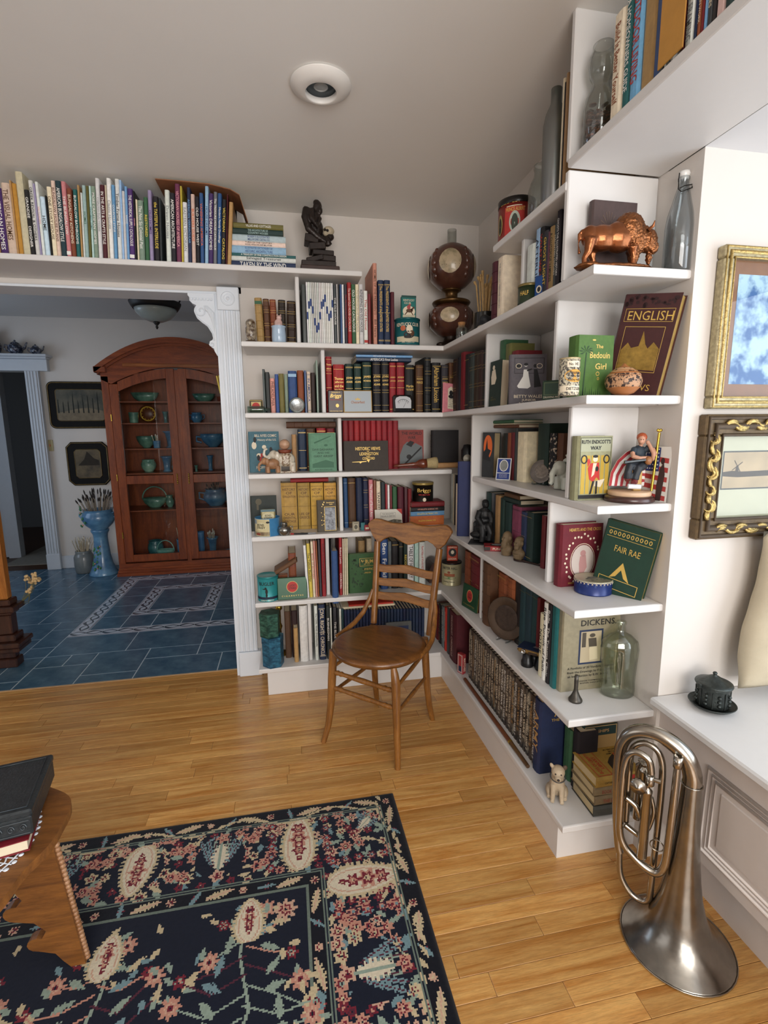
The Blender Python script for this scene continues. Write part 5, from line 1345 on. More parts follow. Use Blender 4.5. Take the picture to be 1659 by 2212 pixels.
# ---------------------------------------------------------------- carved corbel beside the fluted post
cb = thing('corbel', 'white carved scroll corbel in the doorway corner beside the fluted post', 'corbel', (-1.113, 0.272, 2.042))
q = [(0, 0), (-0.125, 0), (-0.125, -0.012), (-0.118, -0.02), (-0.118, -0.036), (-0.108, -0.046), (-0.104, -0.05)]
q += [(-0.066-0.034*math.cos(t), -0.084+0.034*math.sin(t)) for t in (0.9, 0.4, 0, -0.5, -1.0)]
q += [(-0.072, -0.125), (-0.058, -0.140), (-0.045, -0.150), (-0.034, -0.165), (-0.022, -0.185), (-0.016, -0.210), (-0.022, -0.222), (-0.034, -0.228), (-0.037, -0.243), (-0.028, -0.256), (-0.016, -0.262), (-0.014, -0.275), (0, -0.30)]
o = MB().prism(q, -0.022, 0.05).build('scroll_bracket', TRIM, cb); o.modifiers.new('soft', 'BEVEL').width = 0.002
r = MB()
r.tube([(-0.066-(0.030-0.0021*k)*math.cos(k*.62-.6), -0.024, -0.084-(0.030-0.0021*k)*math.sin(k*.62-.6)) for k in range(13)], 0.0032, 6)
r.tube([(-0.096, -0.023, -0.09), (-0.085, -0.023, -0.118), (-0.062, -0.023, -0.138), (-0.038, -0.023, -0.155), (-0.018, -0.023, -0.19), (-0.012, -0.023, -0.225)], 0.0036, 6)
r.tube([(-0.024-(0.013-0.0011*k)*math.cos(k*.7), -0.024, -0.242-(0.013-0.0011*k)*math.sin(k*.7)) for k in range(10)], 0.0026, 6)
for k in range(5): r.tube([(-0.052+k*.004, -0.022, -0.058), (-0.040+k*.008, -0.028, -0.078-k*.004), (-0.024+k*.004, -0.022, -0.10-k*.02)], [.002, .006, .002], 6)
r.build('acanthus_carving', TRIM, cb); r = MB()
for k in range(7): r.box(-0.113+k*0.0155, -0.028, -0.034, -0.103+k*0.0155, -0.02, -0.022, 0.001)
r.build('dentils', TRIM, cb)
fob = thing('clothes_peg', 'two yellow wooden pegs clipped on the edge of the white post', 'peg', (-1.118, 0.40, 1.62))
for k in range(2): MB().box(-0.010-k*.012, -0.004, -0.05, -0.002-k*.012, 0.004, 0.045, 0.002).build('peg', M('#c9b23a', 0.5, var=0.08), fob, rot=(0, math.radians(-9), 0))
# ---------------------------------------------------------------- arched glass cabinet in the kitchen
CH = wood('#6d2c10', '#98491e', 4, 0.36, (7, 7, 1), coat=0.15); CHX = wood('#6d2c10', '#98491e', 4, 0.36, (1, 7, 7), coat=0.15)
CX, CY = -1.767, 2.55
kc = thing('glass_cabinet', 'arched reddish wood display cabinet with two glass doors in the kitchen', 'cabinet', (CX, CY, 0))
HW = 0.643; D_ = 0.44
MB().box(-HW-.02, -0.03, 0, HW+.02, D_, 0.03, .002).box(-HW-.012, -0.022, 0.03, HW+.012, D_, 0.055, .002).box(-HW-.005, -0.015, 0.055, HW+.005, D_, 0.08, .002).box(-HW, -0.008, 0.08, HW, D_, 0.12).build('base_moulding', CHX, kc)
for s in (-1, 1): MB().box(s*HW, 0, 0.12, s*(HW-.025), D_, 1.90).build('side_panel', CH, kc)
def archz(x, z0, z1, hw): return z0+(z1-z0)*(1-(abs(x)/hw)**2.0)
MB().box(-HW+.025, D_-.02, 0.12, HW-.025, D_, 1.98).build('back_panel', CH, kc); MB().box(-HW+.025, 0, 1.885, HW-.025, D_, 1.90).build('top_board', CHX, kc)
for s in (-1, 1): MB().box(s*HW, -0.012, 0.12, s*(HW-.062), 0.012, 1.87, .003).build('face_stile', CH, kc)
n = 24
ar = [(-HW, 1.84)]+[(-HW+2*HW*i/n, archz(-HW+2*HW*i/n, 1.90, 2.165, HW)) for i in range(n+1)]+[(HW, 1.84)]+[(0.56-1.12*i/n, archz(0.56-1.12*i/n, 1.79, 1.955, 0.58)) for i in range(n+1)]
MB().prism(ar, -0.012, 0.02).build('arched_frieze', CHX, kc)
mo = MB()
def arcband(z0, z1, hw, t, y0, y1, lo=1.93):
    a = [(-hw+2*hw*i/n, archz(-hw+2*hw*i/n, z0, z1, hw)) for i in range(n+1)]; mo.prism(a+[(x, z-t) for x, z in a[::-1]], y0, y1)
arcband(1.945, 2.215, HW+.035, 0.05, -0.06, 0.06); arcband(1.925, 2.19, HW+.02, 0.045, -0.035, 0.06)
mo.box(-HW-.04, -0.06, 1.90, -HW+.06, D_, 1.95, .004); mo.box(HW-.06, -0.06, 1.90, HW+.04, D_, 1.95, .004); mo.build('arched_cornice', CHX, kc)
MB().box(-HW*.70, -0.02, 1.955, HW*.70, -0.012, 1.985, .003).build('frieze_rail', wood('#7c3f18', '#a5602a', 4, 0.36, (1, 7, 7)), kc)
BRASS = M('#b99a3e', 0.25, 0.9, var=0.1)
for s in (-1, 1):
    x0, x1 = sorted((s*0.018, s*0.578)); sw_ = 0.072
    dr = MB().box(x0, -0.016, 0.135, x0+sw_, 0.006, archz(x0+sw_*.5, 1.79, 1.955, .58)-.01, .003).box(x1-sw_, -0.016, 0.135, x1, 0.006, archz(x1-sw_*.5, 1.79, 1.955, .58)-.01, .003).box(x0+sw_, -0.016, 0.135, x1-sw_, 0.006, 0.205, .003).box(x0+sw_, -0.016, 0.885, x1-sw_, 0.006, 0.965, .003)
    xa, xb = x0+sw_, x1-sw_; top = [(xa+(xb-xa)*i/10, archz(xa+(xb-xa)*i/10, 1.79, 1.955, .58)-.01) for i in range(11)]
    dr.prism(top+[(x, z-.085) for x, z in top[::-1]], -0.016, 0.006); dr = dr.build('door', CH, kc)
    for z0, zt in ((0.205, 0.885), (0.965, None)):
        pts = [(xa, z0), (xb, z0)]+([(xb, zt), (xa, zt)] if zt else [(x, z-.085) for x, z in top[::-1]])
        m = MB(); m.add([(a, -0.003, b) for a, b in pts], [tuple(range(len(pts)))]); m.build('glass_pane', pane_mat(), dr)
    hx = s*0.052; m = MB()
    for k in range(6): m.ell((hx, -0.033, 0.885+k*.017), (0.006, 0.006, 0.009), 8, 6)
    m.tube([(hx, -0.016, 0.885), (hx, -0.033, 0.885)], .004, 6); m.tube([(hx, -0.016, 0.97), (hx, -0.033, 0.97)], .004, 6); m.build('handle', BRASS, dr)
    for z in (0.4, 0.95, 1.5): MB().tube([(s*0.583, -0.018, z-.03), (s*0.583, -0.018, z+.03)], .005, 6).build('hinge', BRASS, dr)
for z in (0.625, 0.982, 1.215, 1.4525, 1.651): MB().box(-HW+.026, 0.04, z-.012, HW-.026, D_-.02, z).build('shelf', CHX if z != 0.982 else CHX, kc)
MB().box(-0.0175, -0.010, 0.12, 0.0175, 0.012, 1.93).build('centre_stile', CH, kc)
# pottery in the cabinet
def pot_mat(a, b): return M(a, 0.35, var=0, scale=9, h2=b, ramp=(0.35, 0.65), coat=0.3)
PB = pot_mat('#2b5a7e', '#5b8aa6'); PG = pot_mat('#2e5b50', '#6f9a86'); PT = pot_mat('#24585c', '#4f8688')
SHAPE = dict(bowl=[(0, 0), (.35, 0), (.38, .06), (.75, .35), (.98, .75), (1, 1), (.94, 1), (.7, .4), (0, .15)], vase=[(0, 0), (.5, 0), (.5, .04), (.8, .25), (.9, .45), (.65, .75), (.5, .85), (.75, 1), (.7, 1), (.45, .84), (0, .4)], tall=[(0, 0), (.7, 0), (.72, .03), (.5, .1), (.55, .5), (.7, .85), (1, 1), (.95, 1), (.6, .8), (0, .3)], pot=[(0, 0), (.55, 0), (.58, .05), (.9, .3), (1, .55), (.9, .8), (.75, .9), (.88, 1), (.82, 1), (.68, .88), (0, .4)], cup=[(0, 0), (.8, 0), (.85, .1), (.95, .9), (1, 1), (.93, 1), (.85, .2), (0, .15)], boat=[(0, 0), (.4, 0), (.5, .1), (.8, .4), (1, .9), (.93, .9), (.7, .4), (0, .2)])
def pottery(name, label, kind, x, z, r, h, m, y=0.22, sy=1.0, cat=None, extra=None):
    t = thing(name, label, cat or name.split('_')[-1], (CX+x, CY+y, z+.0005)); b = MB(Matrix.Diagonal((1, sy, 1, 1))).lathe([(a*r, b_*h) for a, b_ in SHAPE[kind]], 22).build('body', m, t, weld=True)
    if extra: extra(t, r, h)
    return t
def handles(t, r, h):
    for s in (-1, 1): MB().tube([(s*r*.85, 0, h*.75), (s*r*1.3, 0, h*.8), (s*r*1.3, 0, h*.45), (s*r*.9, 0, h*.35)], r*.09, 6).build('handle', t.children[0].data.materials[0], t)
def hoop(t, r, h): MB().tube([(r*.95*math.cos(a*PI/14), 0, h*.8+h*1.1*math.sin(a*PI/14)) for a in range(15)], r*.06, 6).build('hoop_handle', t.children[0].data.materials[0], t)
def sticks(label, grp, base, r0, l, n, spread, seed, m, tip=True):
    q = random.Random(seed); me = None
    for i in range(n):
        if me is None:
            mb = MB(); mb.tube([(0, 0, 0), (0, 0, l)], .0035, 6); mb.cur = 1
            if tip: mb.tube([(0, 0, l), (0, 0, l*1.06), (0, 0, l*1.12), (0, 0, l*1.18)], [.004, .0065, .0065, .001], 6)
            o = mb.build('paint_brush', m); me = o.data
        else: o = link('paint_brush', me)
        a, rr = q.uniform(0, 2*PI), q.uniform(.1, 1)*r0
        o.location = (base[0]+rr*.55*math.cos(a), base[1]+rr*.55*math.sin(a), base[2]); o.rotation_euler = Euler((0, 0, 0)); tl = spread*rr/r0*q.uniform(.7, 1.1)
        o.rotation_euler = (Matrix.Rotation(a, 3, 'Z') @ Matrix.Rotation(tl, 3, 'Y')).to_euler(); o.scale = (1, 1, q.uniform(.82, 1.1)); tag(o, label, 'brush', grp)
BR1 = [M('#8f8272', 0.6, var=0.3, scale=200), M('#2b2422', 0.7, var=0.3, scale=100)]; BR2 = [M('#b8ab92', 0.6, var=0.25, scale=200), M('#d0c8b8', 0.7, var=0.2)]
pottery('pottery_basket', 'green pottery planter on the top cabinet shelf, left door', 'boat', -0.34, 1.651, 0.13, 0.10, PG, sy=.5, cat='planter')
pottery('pottery_bowl', 'green scalloped pottery bowl on the top cabinet shelf, right door', 'boat', 0.20, 1.651, 0.11, 0.09, PG, sy=.6, cat='bowl')
pottery('pottery_pot', 'small terracotta pot on the top cabinet shelf, right door', 'cup', 0.36, 1.651, 0.04, 0.055, M('#8a4028', 0.6), cat='pot')
ck = thing('shelf_clock', 'round brass-faced clock on the second cabinet shelf, left door', 'clock', (CX-.32, CY+.2, 1.4525)); MB(Matrix.Rotation(PI/2, 4, 'X')).lathe([(0, 0), (.075, 0), (.085, .006), (.085, .02), (0, .02)], 30).build('clock_case', M('#5a3018', 0.4), ck, (0, 0.01, .09)); r = MB(Matrix.Translation((0, -.0115, .09))); ring(r, 0, 0, .07, .07, .010, 0)
for k in range(12): a = k*PI/6; r.quad((.05*math.cos(a-.06), 0, .05*math.sin(a-.06)), (.05*math.cos(a+.06), 0, .05*math.sin(a+.06)), (.062*math.cos(a+.05), 0, .062*math.sin(a+.05)), (.062*math.cos(a-.05), 0, .062*math.sin(a-.05)))
r.build('clock_dial', BRASS, ck)
pottery('pottery_vase', 'pale green cylinder jar before the clock in the cabinet', 'cup', -0.43, 1.4525, 0.045, 0.10, PG, y=.12, cat='jar')
pottery('pottery_figure', 'small dark pottery figure on the second cabinet shelf', 'tall', -0.17, 1.4525, 0.03, 0.11, PT, cat='figurine')
pottery('pottery_pot', 'small blue pot on the second cabinet shelf, right door', 'pot', 0.12, 1.4525, 0.055, 0.10, PB, cat='pot', extra=handles); pottery('pottery_jar', 'dark blue jar at the second shelf end, right door', 'cup', 0.42, 1.4525, 0.04, 0.09, PT, cat='jar')
pottery('pottery_bowl', 'green footed bowl on the third cabinet shelf, left door', 'bowl', -0.36, 1.215, 0.09, 0.115, PG, cat='bowl'); pottery('pottery_vase', 'wide blue fan vase on the third cabinet shelf, left door', 'tall', -0.13, 1.215, 0.08, 0.16, PB, cat='vase')
pottery('pottery_vase', 'blue cup of pale brushes on the third cabinet shelf', 'cup', -0.245, 1.215, 0.035, 0.07, PB, y=.12, cat='cup'); sticks('pale brush in the blue cup on the third cabinet shelf', 'brushes in the cabinet cup', (CX-.245, CY+.12, 1.225), .03, .10, 5, .35, 3, BR2)
pottery('pottery_bowl', 'blue pottery bowl with pointed rim, third shelf right door', 'bowl', 0.26, 1.215, 0.12, 0.13, PB, cat='bowl', extra=handles)
pottery('pottery_pot', 'pale green jar on the fourth cabinet shelf, left door', 'pot', -0.36, 0.982, 0.07, 0.12, pot_mat('#4d7f70', '#9cc0a8'), cat='jar'); pottery('pottery_vase', 'blue square-shouldered vase on the fourth cabinet shelf', 'tall', -0.19, 0.982, 0.06, 0.15, PB, cat='vase'); pottery('pottery_vase', 'dark vase of sticks on the fourth cabinet shelf, left door', 'vase', -0.03-.06, 0.982, 0.045, 0.11, PT, cat='vase', y=.14)
sticks('pale brush in the dark vase on the fourth cabinet shelf', 'brushes in the dark cabinet vase', (CX-.09, CY+.14, .99), .03, .15, 5, .3, 4, BR2)
pottery('pottery_vase', 'slim blue vase on the fourth cabinet shelf, right door', 'tall', 0.22, 0.982, 0.035, 0.15, PB, cat='vase'); pottery('pottery_candlestick', 'tiny green candlestick beside the slim blue vase', 'tall', 0.10, 0.982, 0.02, 0.06, PG, y=.12, cat='candlestick')
pottery('pottery_basket', 'green hoop-handled pottery basket on the fifth cabinet shelf', 'boat', -0.33, 0.625, 0.12, 0.11, PG, sy=.6, cat='basket', extra=hoop); pottery('pottery_vase', 'tall blue vase on the fifth cabinet shelf, left door', 'vase', -0.08, 0.625, 0.055, 0.20, PT, cat='vase', y=.16); pottery('pottery_vase', 'small green ewer on the fifth cabinet shelf', 'vase', -0.19, 0.625, 0.045, 0.12, PG, cat='ewer')
pottery('jardiniere', 'round blue jardiniere of brushes on the fifth cabinet shelf', 'pot', 0.25, 0.625, 0.12, 0.17, PB, cat='jardiniere', extra=handles); sticks('dark brush in the cabinet jardiniere', 'brushes in the cabinet jardiniere', (CX+.25, CY+.22, .66), .09, .16, 9, .4, 5, BR1)
pottery('pottery_jar', 'low dark blue jar at the cabinet bottom, left door', 'pot', -0.36, 0.12, 0.075, 0.17, PT, cat='jar'); pottery('pottery_basket', 'pale green openwork pottery basket at the cabinet bottom', 'cup', -0.24, 0.12, 0.085, 0.10, pot_mat('#4f8a7c', '#7fb0a0'), y=.10, sy=.6, cat='basket', extra=hoop); pottery('pottery_vase', 'square blue vase of long sticks at the cabinet bottom', 'cup', -0.09, 0.12, 0.052, 0.19, PB, y=.14, cat='vase')
sticks('long pale stick in the square blue cabinet vase', 'sticks in the square cabinet vase', (CX-.09, CY+.14, .14), .04, .27, 7, .33, 6, BR2, False)
pottery('pottery_vase', 'blue vase at the cabinet bottom behind the right door', 'tall', 0.20, 0.12, 0.06, 0.19, PB, y=.16, cat='vase'); sticks('pale brush in the blue vase behind the right door', 'brushes in the right cabinet vase', (CX+.2, CY+.16, .2), .03, .16, 8, .25, 7, BR2); pottery('pottery_cup', 'tiny blue cup at the cabinet bottom behind the right door', 'cup', 0.36, 0.12, 0.03, 0.06, PB, y=.12, cat='cup'); pottery('pottery_vase', 'tall bright blue vase at the cabinet bottom near the centre', 'cup', 0.08, 0.12, 0.035, 0.24, pot_mat('#2f6a9c', '#5a90ba'), y=.22, cat='vase')
# ---------------------------------------------------------------- pedestal with jardiniere, crock of brushes
pd = thing('pedestal', 'blue glazed pottery pedestal with leaf sprays under the jardiniere', 'pedestal', (-2.595, 2.68, 0)); PBL = M('#2c5c86', 0.32, var=0, scale=6, h2='#6f9fc0', ramp=(0.3, 0.7), coat=0.4, stretch=(1, 1, 1.6))
MB().lathe([(0, 0), (.128, 0), (.13, .012), (.115, .04), (.09, .10), (.075, .18), (.066, .28), (.062, .36), (.066, .40), (.076, .42), (.08, .43), (.08, .445), (0, .445)], 32).build('column', PBL, pd, weld=True)
def sprig(root, prof, a0, z0, n, seed):
    q = random.Random(seed); lf, bl = MB(), MB()
    for i in range(n):
        t = i/n; a = a0+.5*math.sin(i*1.3); z = z0+t*.22; r = prof(z)+.003; p = Vector((r*math.cos(a), r*math.sin(a), z)); lf.ell(p, (.010, .010, .016), 7, 5, (0, q.uniform(-.6, .6), a))
        if i % 3 == 0: bl.ell(Vector((r*math.cos(a+.25), r*math.sin(a+.25), z+.012)), .008, 7, 5)
    lf.build('leaf_spray', M('#3f7a52', 0.4, var=0.15), root); bl.build('blossom', M('#c08a70', 0.45, var=0.15), root)
sprig(pd, lambda z: .13-.055*min(1, z/.15) if z < .15 else .066, -2.0, 0.07, 16, 1)
jd = thing('jardiniere', 'round blue glazed jardiniere on the pottery pedestal', 'jardiniere', (-2.595, 2.68, 0.4455)); MB().lathe([(0, 0), (.07, 0), (.075, .008), (.12, .05), (.145, .10), (.142, .145), (.125, .17), (.128, .192), (.136, .197), (.122, .195), (.112, .17), (.06, .04), (0, .03)], 36).build('bowl', PBL, jd, weld=True)
for s in (-1, 1): MB().tube([(s*.128, -.02, .16), (s*.155, -.02, .168), (s*.160, -.02, .135), (s*.142, -.02, .115)], .008, 7).build('handle', PBL, jd)
sprig(jd, lambda z: .146, -2.6, 0.05, 6, 2)
sticks('dark paint brush in the blue jardiniere on the pedestal', 'brushes in the pedestal jardiniere', (-2.595, 2.68, .50), .11, .27, 44, .5, 8, BR1)
cr = thing('crock', 'grey stoneware crock of brushes on the kitchen floor', 'crock', (-2.80, 2.78, 0)); MB().lathe([(0, 0), (.072, 0), (.08, .01), (.088, .07), (.088, .16), (.075, .19), (.068, .197), (.072, .21), (.07, .222), (.06, .222), (.06, .19), (0, .1)], 30).build('body', M('#6c7272', 0.35, var=0.12, scale=15, coat=0.3), cr, weld=True)
sticks('pale paint brush in the grey stoneware crock', 'brushes in the stoneware crock', (-2.80, 2.78, .12), .06, .19, 26, .42, 9, BR2)
# ---------------------------------------------------------------- objects on the shelves
def S(zm, x, ax, val, zs):
    """spot on a shelf under a measured horizontal position, on the plane axis=val"""
    u = zm(x, 0)[0]
    if ax == 1: s = solve(lambda q: pj((q, val, zs))[0], -4.5, 1.0, u); return Vector((s, val, zs+.0005))
    s = solve(lambda q: pj((val, q, zs))[0], 0.6, -2.3, u); return Vector((val, s, zs+.0005))
def cyl_text(mb, s, r, z, h, span, a0, bold=0.012):
    vs, fs, asp = text_geo(s, bold); R = r+.0006; mb.add([(R*math.cos(a0+a*span), R*math.sin(a0+a*span), z+b*h) for a, b in vs], fs)
def cyl_patch(mb, r, z0, z1, a0, a1, n=14, off=.0004):
    R = r+off; vs = []
    for i in range(n+1): a = a0+(a1-a0)*i/n; vs += [(R*math.cos(a), R*math.sin(a), z0), (R*math.cos(a), R*math.sin(a), z1)]
    mb.add(vs, [(2*i, 2*i+2, 2*i+3, 2*i+1) for i in range(n)], True)
def cyl_disc(mb, r, zc, rz, span, a0, n=20, off=.0005):
    R = r+off; mb.add([(R*math.cos(a0), R*math.sin(a0), zc)]+[(R*math.cos(a0+span*math.cos(2*PI*i/n)), R*math.sin(a0+span*math.cos(2*PI*i/n)), zc+rz*math.sin(2*PI*i/n)) for i in range(n)], [(0, 1+i, 1+(i+1) % n) for i in range(n)])
def can(name, label, loc, r, h, body, lid, texts=(), patches=(), discs=(), face=-PI/2, lidh=.008, cat='tin', open_top=False):
    """round tin: body, rim and lid, flat print wrapped on the side"""
    t = thing(name, label, cat, loc); t.rotation_euler = (0, 0, face+PI/2)
    bm_ = M(body, 0.3, 0.2, var=0.06, scale=40) if isinstance(body, str) else body
    if open_top: MB().lathe([(0, .002), (r*.98, 0), (r, .002), (r, h-.002), (r*1.02, h), (r*.97, h), (r*.97, .004), (0, .004)], 32).build('body', bm_, t, weld=True)
    else:
        MB().lathe([(0, 0), (r*.98, 0), (r*1.01, .001), (r*1.01, .004), (r, .005), (r, h-lidh), (0, h-lidh)], 32).build('body', bm_, t)
        MB().lathe([(r*1.015, h-lidh), (r*1.03, h-lidh+.001), (r*1.03, h-.001), (r*1.0, h), (r*.95, h-.002), (0, h-.0015)], 32).build('lid', M(lid, 0.32, 0.35, var=0.06) if isinstance(lid, str) else lid, t)
    for c, z0, z1, a0, a1 in patches: m = MB(); cyl_patch(m, r, z0*h, z1*h, -PI/2+a0, -PI/2+a1); m.build('printed_panel', ink(c), t)
    for c, z, rz, sp, a0 in discs: m = MB(); cyl_disc(m, r, z*h, rz*h, sp, -PI/2+a0, off=.0009); m.build('printed_emblem', ink(c), t)
    for c, s, z, hh, sp, a0 in texts: m = MB(); cyl_text(m, s, r+.0006, z*h, hh*h, sp, -PI/2+a0); m.build('lettering', ink(c), t)
    return t
def flat_tin(name, label, loc, rot, w, h, d, body, arts=(), cat='tin', edge=None, b=.004):
    """box-shaped tin, printed front towards local -Y, base at its bottom left front corner; arts: (name, colour, draw)"""
    t = thing(name, label, cat, loc, rot); bm_ = M(body, 0.32, 0.2, var=0.06, scale=40) if isinstance(body, str) else body
    MB().box(0, 0, 0, w, d*.5, h, b).build('lid', bm_, t); MB().box(.0012, d*.5, .0012, w-.0012, d, h-.0012, b*.8).build('body', M(edge, 0.35, 0.5) if edge else bm_, t)
    for n_, c, fn in arts: m = MB(); fn(m); m.build(n_, ink(c) if isinstance(c, str) else c, t)
    return t
def F_(fn, *a): return lambda mb: fn(mb, *a)
def T_(s, w, h, cx, cz, tw, th, bold=.012): return lambda mb: put_text(mb, s, (w*cx, -.0009, h*cz), (1, 0, 0), (0, 0, 1), w*tw, h*th, bold)
BRZ = M('#2b2320', 0.38, 0.35, var=0.3, scale=40, bump=0.2, bscale=120); BONE = M('#b8ab92', 0.5, var=0.2, scale=60)

# --- ape with a skull, on a heap of books
p = S(A2, 602, 1, 0.10, Z[0]); st_ = thing('ape_statue', 'dark bronze ape sitting on a heap of books, pondering a skull', 'statue', p)
k = 0.00222/2.86   # metres per measured unit here
def ax_(x, y): return ((x-602)*k, (518-y)*k)
MB().box(-0.092, -0.06, 0, 0.092, 0.06, 0.028, .003).build('base', M('#3a2620', 0.5, var=0.2, scale=30), st_)
pb = MB()
for x0, x1, y0, y1, a, d in ((490, 700, 452, 487, 0, .052), (600, 700, 415, 450, .03, .045), (520, 625, 425, 455, -.25, .05), (560, 690, 385, 415, .02, .042), (540, 640, 345, 385, -.10, .046), (515, 600, 300, 345, .16, .042)):
    (xa, za), (xb, zb_) = ax_(x0, y1), ax_(x1, y0); m_ = Matrix.Translation(((xa+xb)/2, 0, (za+zb_)/2)) @ Matrix.Rotation(a, 4, 'Y'); pb.T = m_; pb.box(-(xb-xa)/2, -d, -(zb_-za)/2, (xb-xa)/2, d, (zb_-za)/2, .003)
pb.T = Matrix(); pb.build('book_heap', BRZ, st_)
m = MB()
def blob(x, y, rx, rz, ry, yy=0, rot=None): (a, b) = ax_(x, y); m.ell((a, yy, b), (rx*k, ry*k, rz*k), 12, 8, rot)
def limb(pts, r): m.tube([(*ax_(x, y)[:1], yy, ax_(x, y)[1]) for x, y, yy in pts], [q*k for q in r], 8)
blob(585, 250, 50, 70, 50, .01); blob(570, 195, 48, 62, 48); blob(600, 130, 28, 36, 27, -.008); blob(612, 155, 18, 24, 18, -.02); blob(604, 190, 12, 24, 12, -.02); blob(595, 105, 22, 18, 22, -.005)
limb([(535, 150, -.022), (522, 200, -.03), (540, 270, -.036), (590, 310, -.036), (645, 338, -.030)], [26, 25, 22, 19, 14]); limb([(560, 160, -.03), (560, 215, -.045), (590, 260, -.05), (612, 205, -.04)], [22, 19, 16, 12])
limb([(560, 300, .02), (600, 330, -.01), (650, 318, -.02), (668, 350, -.02)], [32, 30, 24, 18]); limb([(590, 300, .02), (640, 300, .02), (672, 300, 0.01), (690, 285, 0)], [26, 22, 16, 14]); blob(665, 292, 34, 26, 26, 0.0); blob(650, 345, 26, 12, 20, -.02)
sculpt(m.build('ape', BRZ, st_), 0.0032, 3, .0022, .006)
m = MB(); blob(664, 262, 36, 28, 28, -.006); blob(646, 276, 18, 20, 18, -.012); sk = sculpt(m.build('skull', BONE, st_), .0028, 2)
m = MB(); blob(640, 264, 8, 8, 7, -.026); blob(655, 268, 8, 8, 7, -.028); m.build('eye_socket', M('#1a1512', 0.8, var=0), sk)
# --- big open brown portfolio laid over the books of the high shelf
def corn(x, y, d): return P(*A1(x, y), 1, d)
pf = thing('portfolio', 'worn brown paper portfolio lying open over the tops of the books', 'portfolio')
prof_ = [P(*A1(x, y), 1, 0.012) for x, y in ((1012, 107), (1190, 122), (1360, 140), (1500, 175), (1560, 212), (1615, 385))]
prof_ = [(q.x, q.z) for q in prof_]; th_ = 0.004
MB().prism(prof_+[(a-.001, b-th_) for a, b in prof_[::-1]], 0.010, 0.215).build('leaf', M('#8a5a3a', 0.7, var=0.2, scale=14, bump=.15), pf)
MB().prism([(a, b+.0035) for a, b in prof_]+[(a, b+.0005) for a, b in prof_[::-1]], 0.018, 0.222).build('lining', M('#c9bda0', 0.8, var=0.08), pf)
m = MB()
# --- shelf two, back wall
p = S(A2, 180, 1, 0.06, Z[1]); eg = thing('eagle_figurine', 'small glazed eagle head figurine beside the leather books', 'figurine', p)
m = MB(); m.ell((0, 0, .05), (.026, .024, .05)); m.ell((0, -.006, .085), (.024, .024, .024)); m.tube([(0, -.02, .092), (0, -.036, .086), (0, -.038, .07)], [.012, .008, .002], 8); sculpt(m.build('eagle', M('#a79a84', 0.3, var=0, scale=60, h2='#4a3424', ramp=(.4, .62), coat=.4), eg), .003, 2, .003, .006)
MB().lathe([(0, 0), (.03, 0), (.031, .004), (.026, .010), (0, .010)], 20).build('base', M('#4a3828', 0.4), eg)
p = S(A2, 352, 1, 0.035, Z[1]); jr = thing('covered_jar', 'pale blue opaque jar with a pink cat on its lid', 'jar', p)
MB().lathe([(0, 0), (.030, 0), (.0325, .004), (.0335, .03), (.031, .066), (.034, .070), (.034, .075), (0, .075)], 28).build('jar_body', M('#a9c0d6', 0.25, var=0.03, coat=.4), jr, weld=True)
m = MB(); m.ell((0, 0, .09), (.02, .016, .018)); m.ell((.004, -.006, .112), (.013, .012, .012)); m.ell((-.004, -.004, .124), (.004, .003, .007)); m.ell((.012, -.004, .124), (.004, .003, .007)); m.tube([(0, 0, .076), (0, 0, .085)], .02, 10); sculpt(m.build('cat_lid', M('#c9a8a0', 0.35, var=0.1, coat=.3), jr), .0024, 2)
p = S(A2, 1143, 1, 0.045, Z[1]); can('tobacco_tin', 'round teal tobacco tin with a racing horse, under the small tin', p, .0625, .126, '#1f6a70', '#1d5c60', [('cream', 'KENTUCKY CLUB', .74, .13, 1.9, -.05), ('cream', 'PIPE TOBACCO', .08, .05, 1.0, 0)], [('#c9c0a4', .10, .30, -1.0, 1.0)], [('#b9603e', .60, .10, .22, -.42), ('cream', .56, .16, .26, .1), ('black', .36, .14, .42, .05), ('brown', .42, .10, .2, .3), ('black', .27, .05, .3, -.05)], face=-PI/2-.15)
q_ = flat_tin('tobacco_tin', 'small upright teal tobacco tin with a jockey, atop the round tin', p+Vector((-.034, -.024, .1265)), (0, 0, 0), .074, .108, .030, '#23746f', [('cap_band', '#1a4a44', F_(rect, 0, .098, .074, .108, -.0007)), ('printed_panel', 'cream', lambda mb: disc(mb, .037, .034, .031, .026, -.0005)), ('ground', '#c9c0a4', F_(rect, .006, .004, .068, .018, -.0006)), ('horse', 'brown', lambda mb: (disc(mb, .040, .038, .017, .009, -.0009), poly(mb, [(.052, .036), (.066, .054), (.060, .058), (.046, .044)], -.0009), poly(mb, [(.026, .034), (.014, .018), (.018, .017), (.032, .032)], -.0009), poly(mb, [(.050, .034), (.060, .018), (.056, .016), (.046, .032)], -.0009))), ('jockey', '#b04a48', lambda mb: (disc(mb, .036, .054, .009, .010, -.0011), disc(mb, .042, .066, .005, .005, -.0011))), ('lettering', 'cream', lambda mb: (put_text(mb, 'KENTUCKY', (.037, -.0012, .086), (1, 0, 0), (0, 0, 1), .056, .010, .01), put_text(mb, 'CLUB', (.030, -.0012, .073), (1, 0, 0), (0, 0, 1), .034, .009, .01)))])
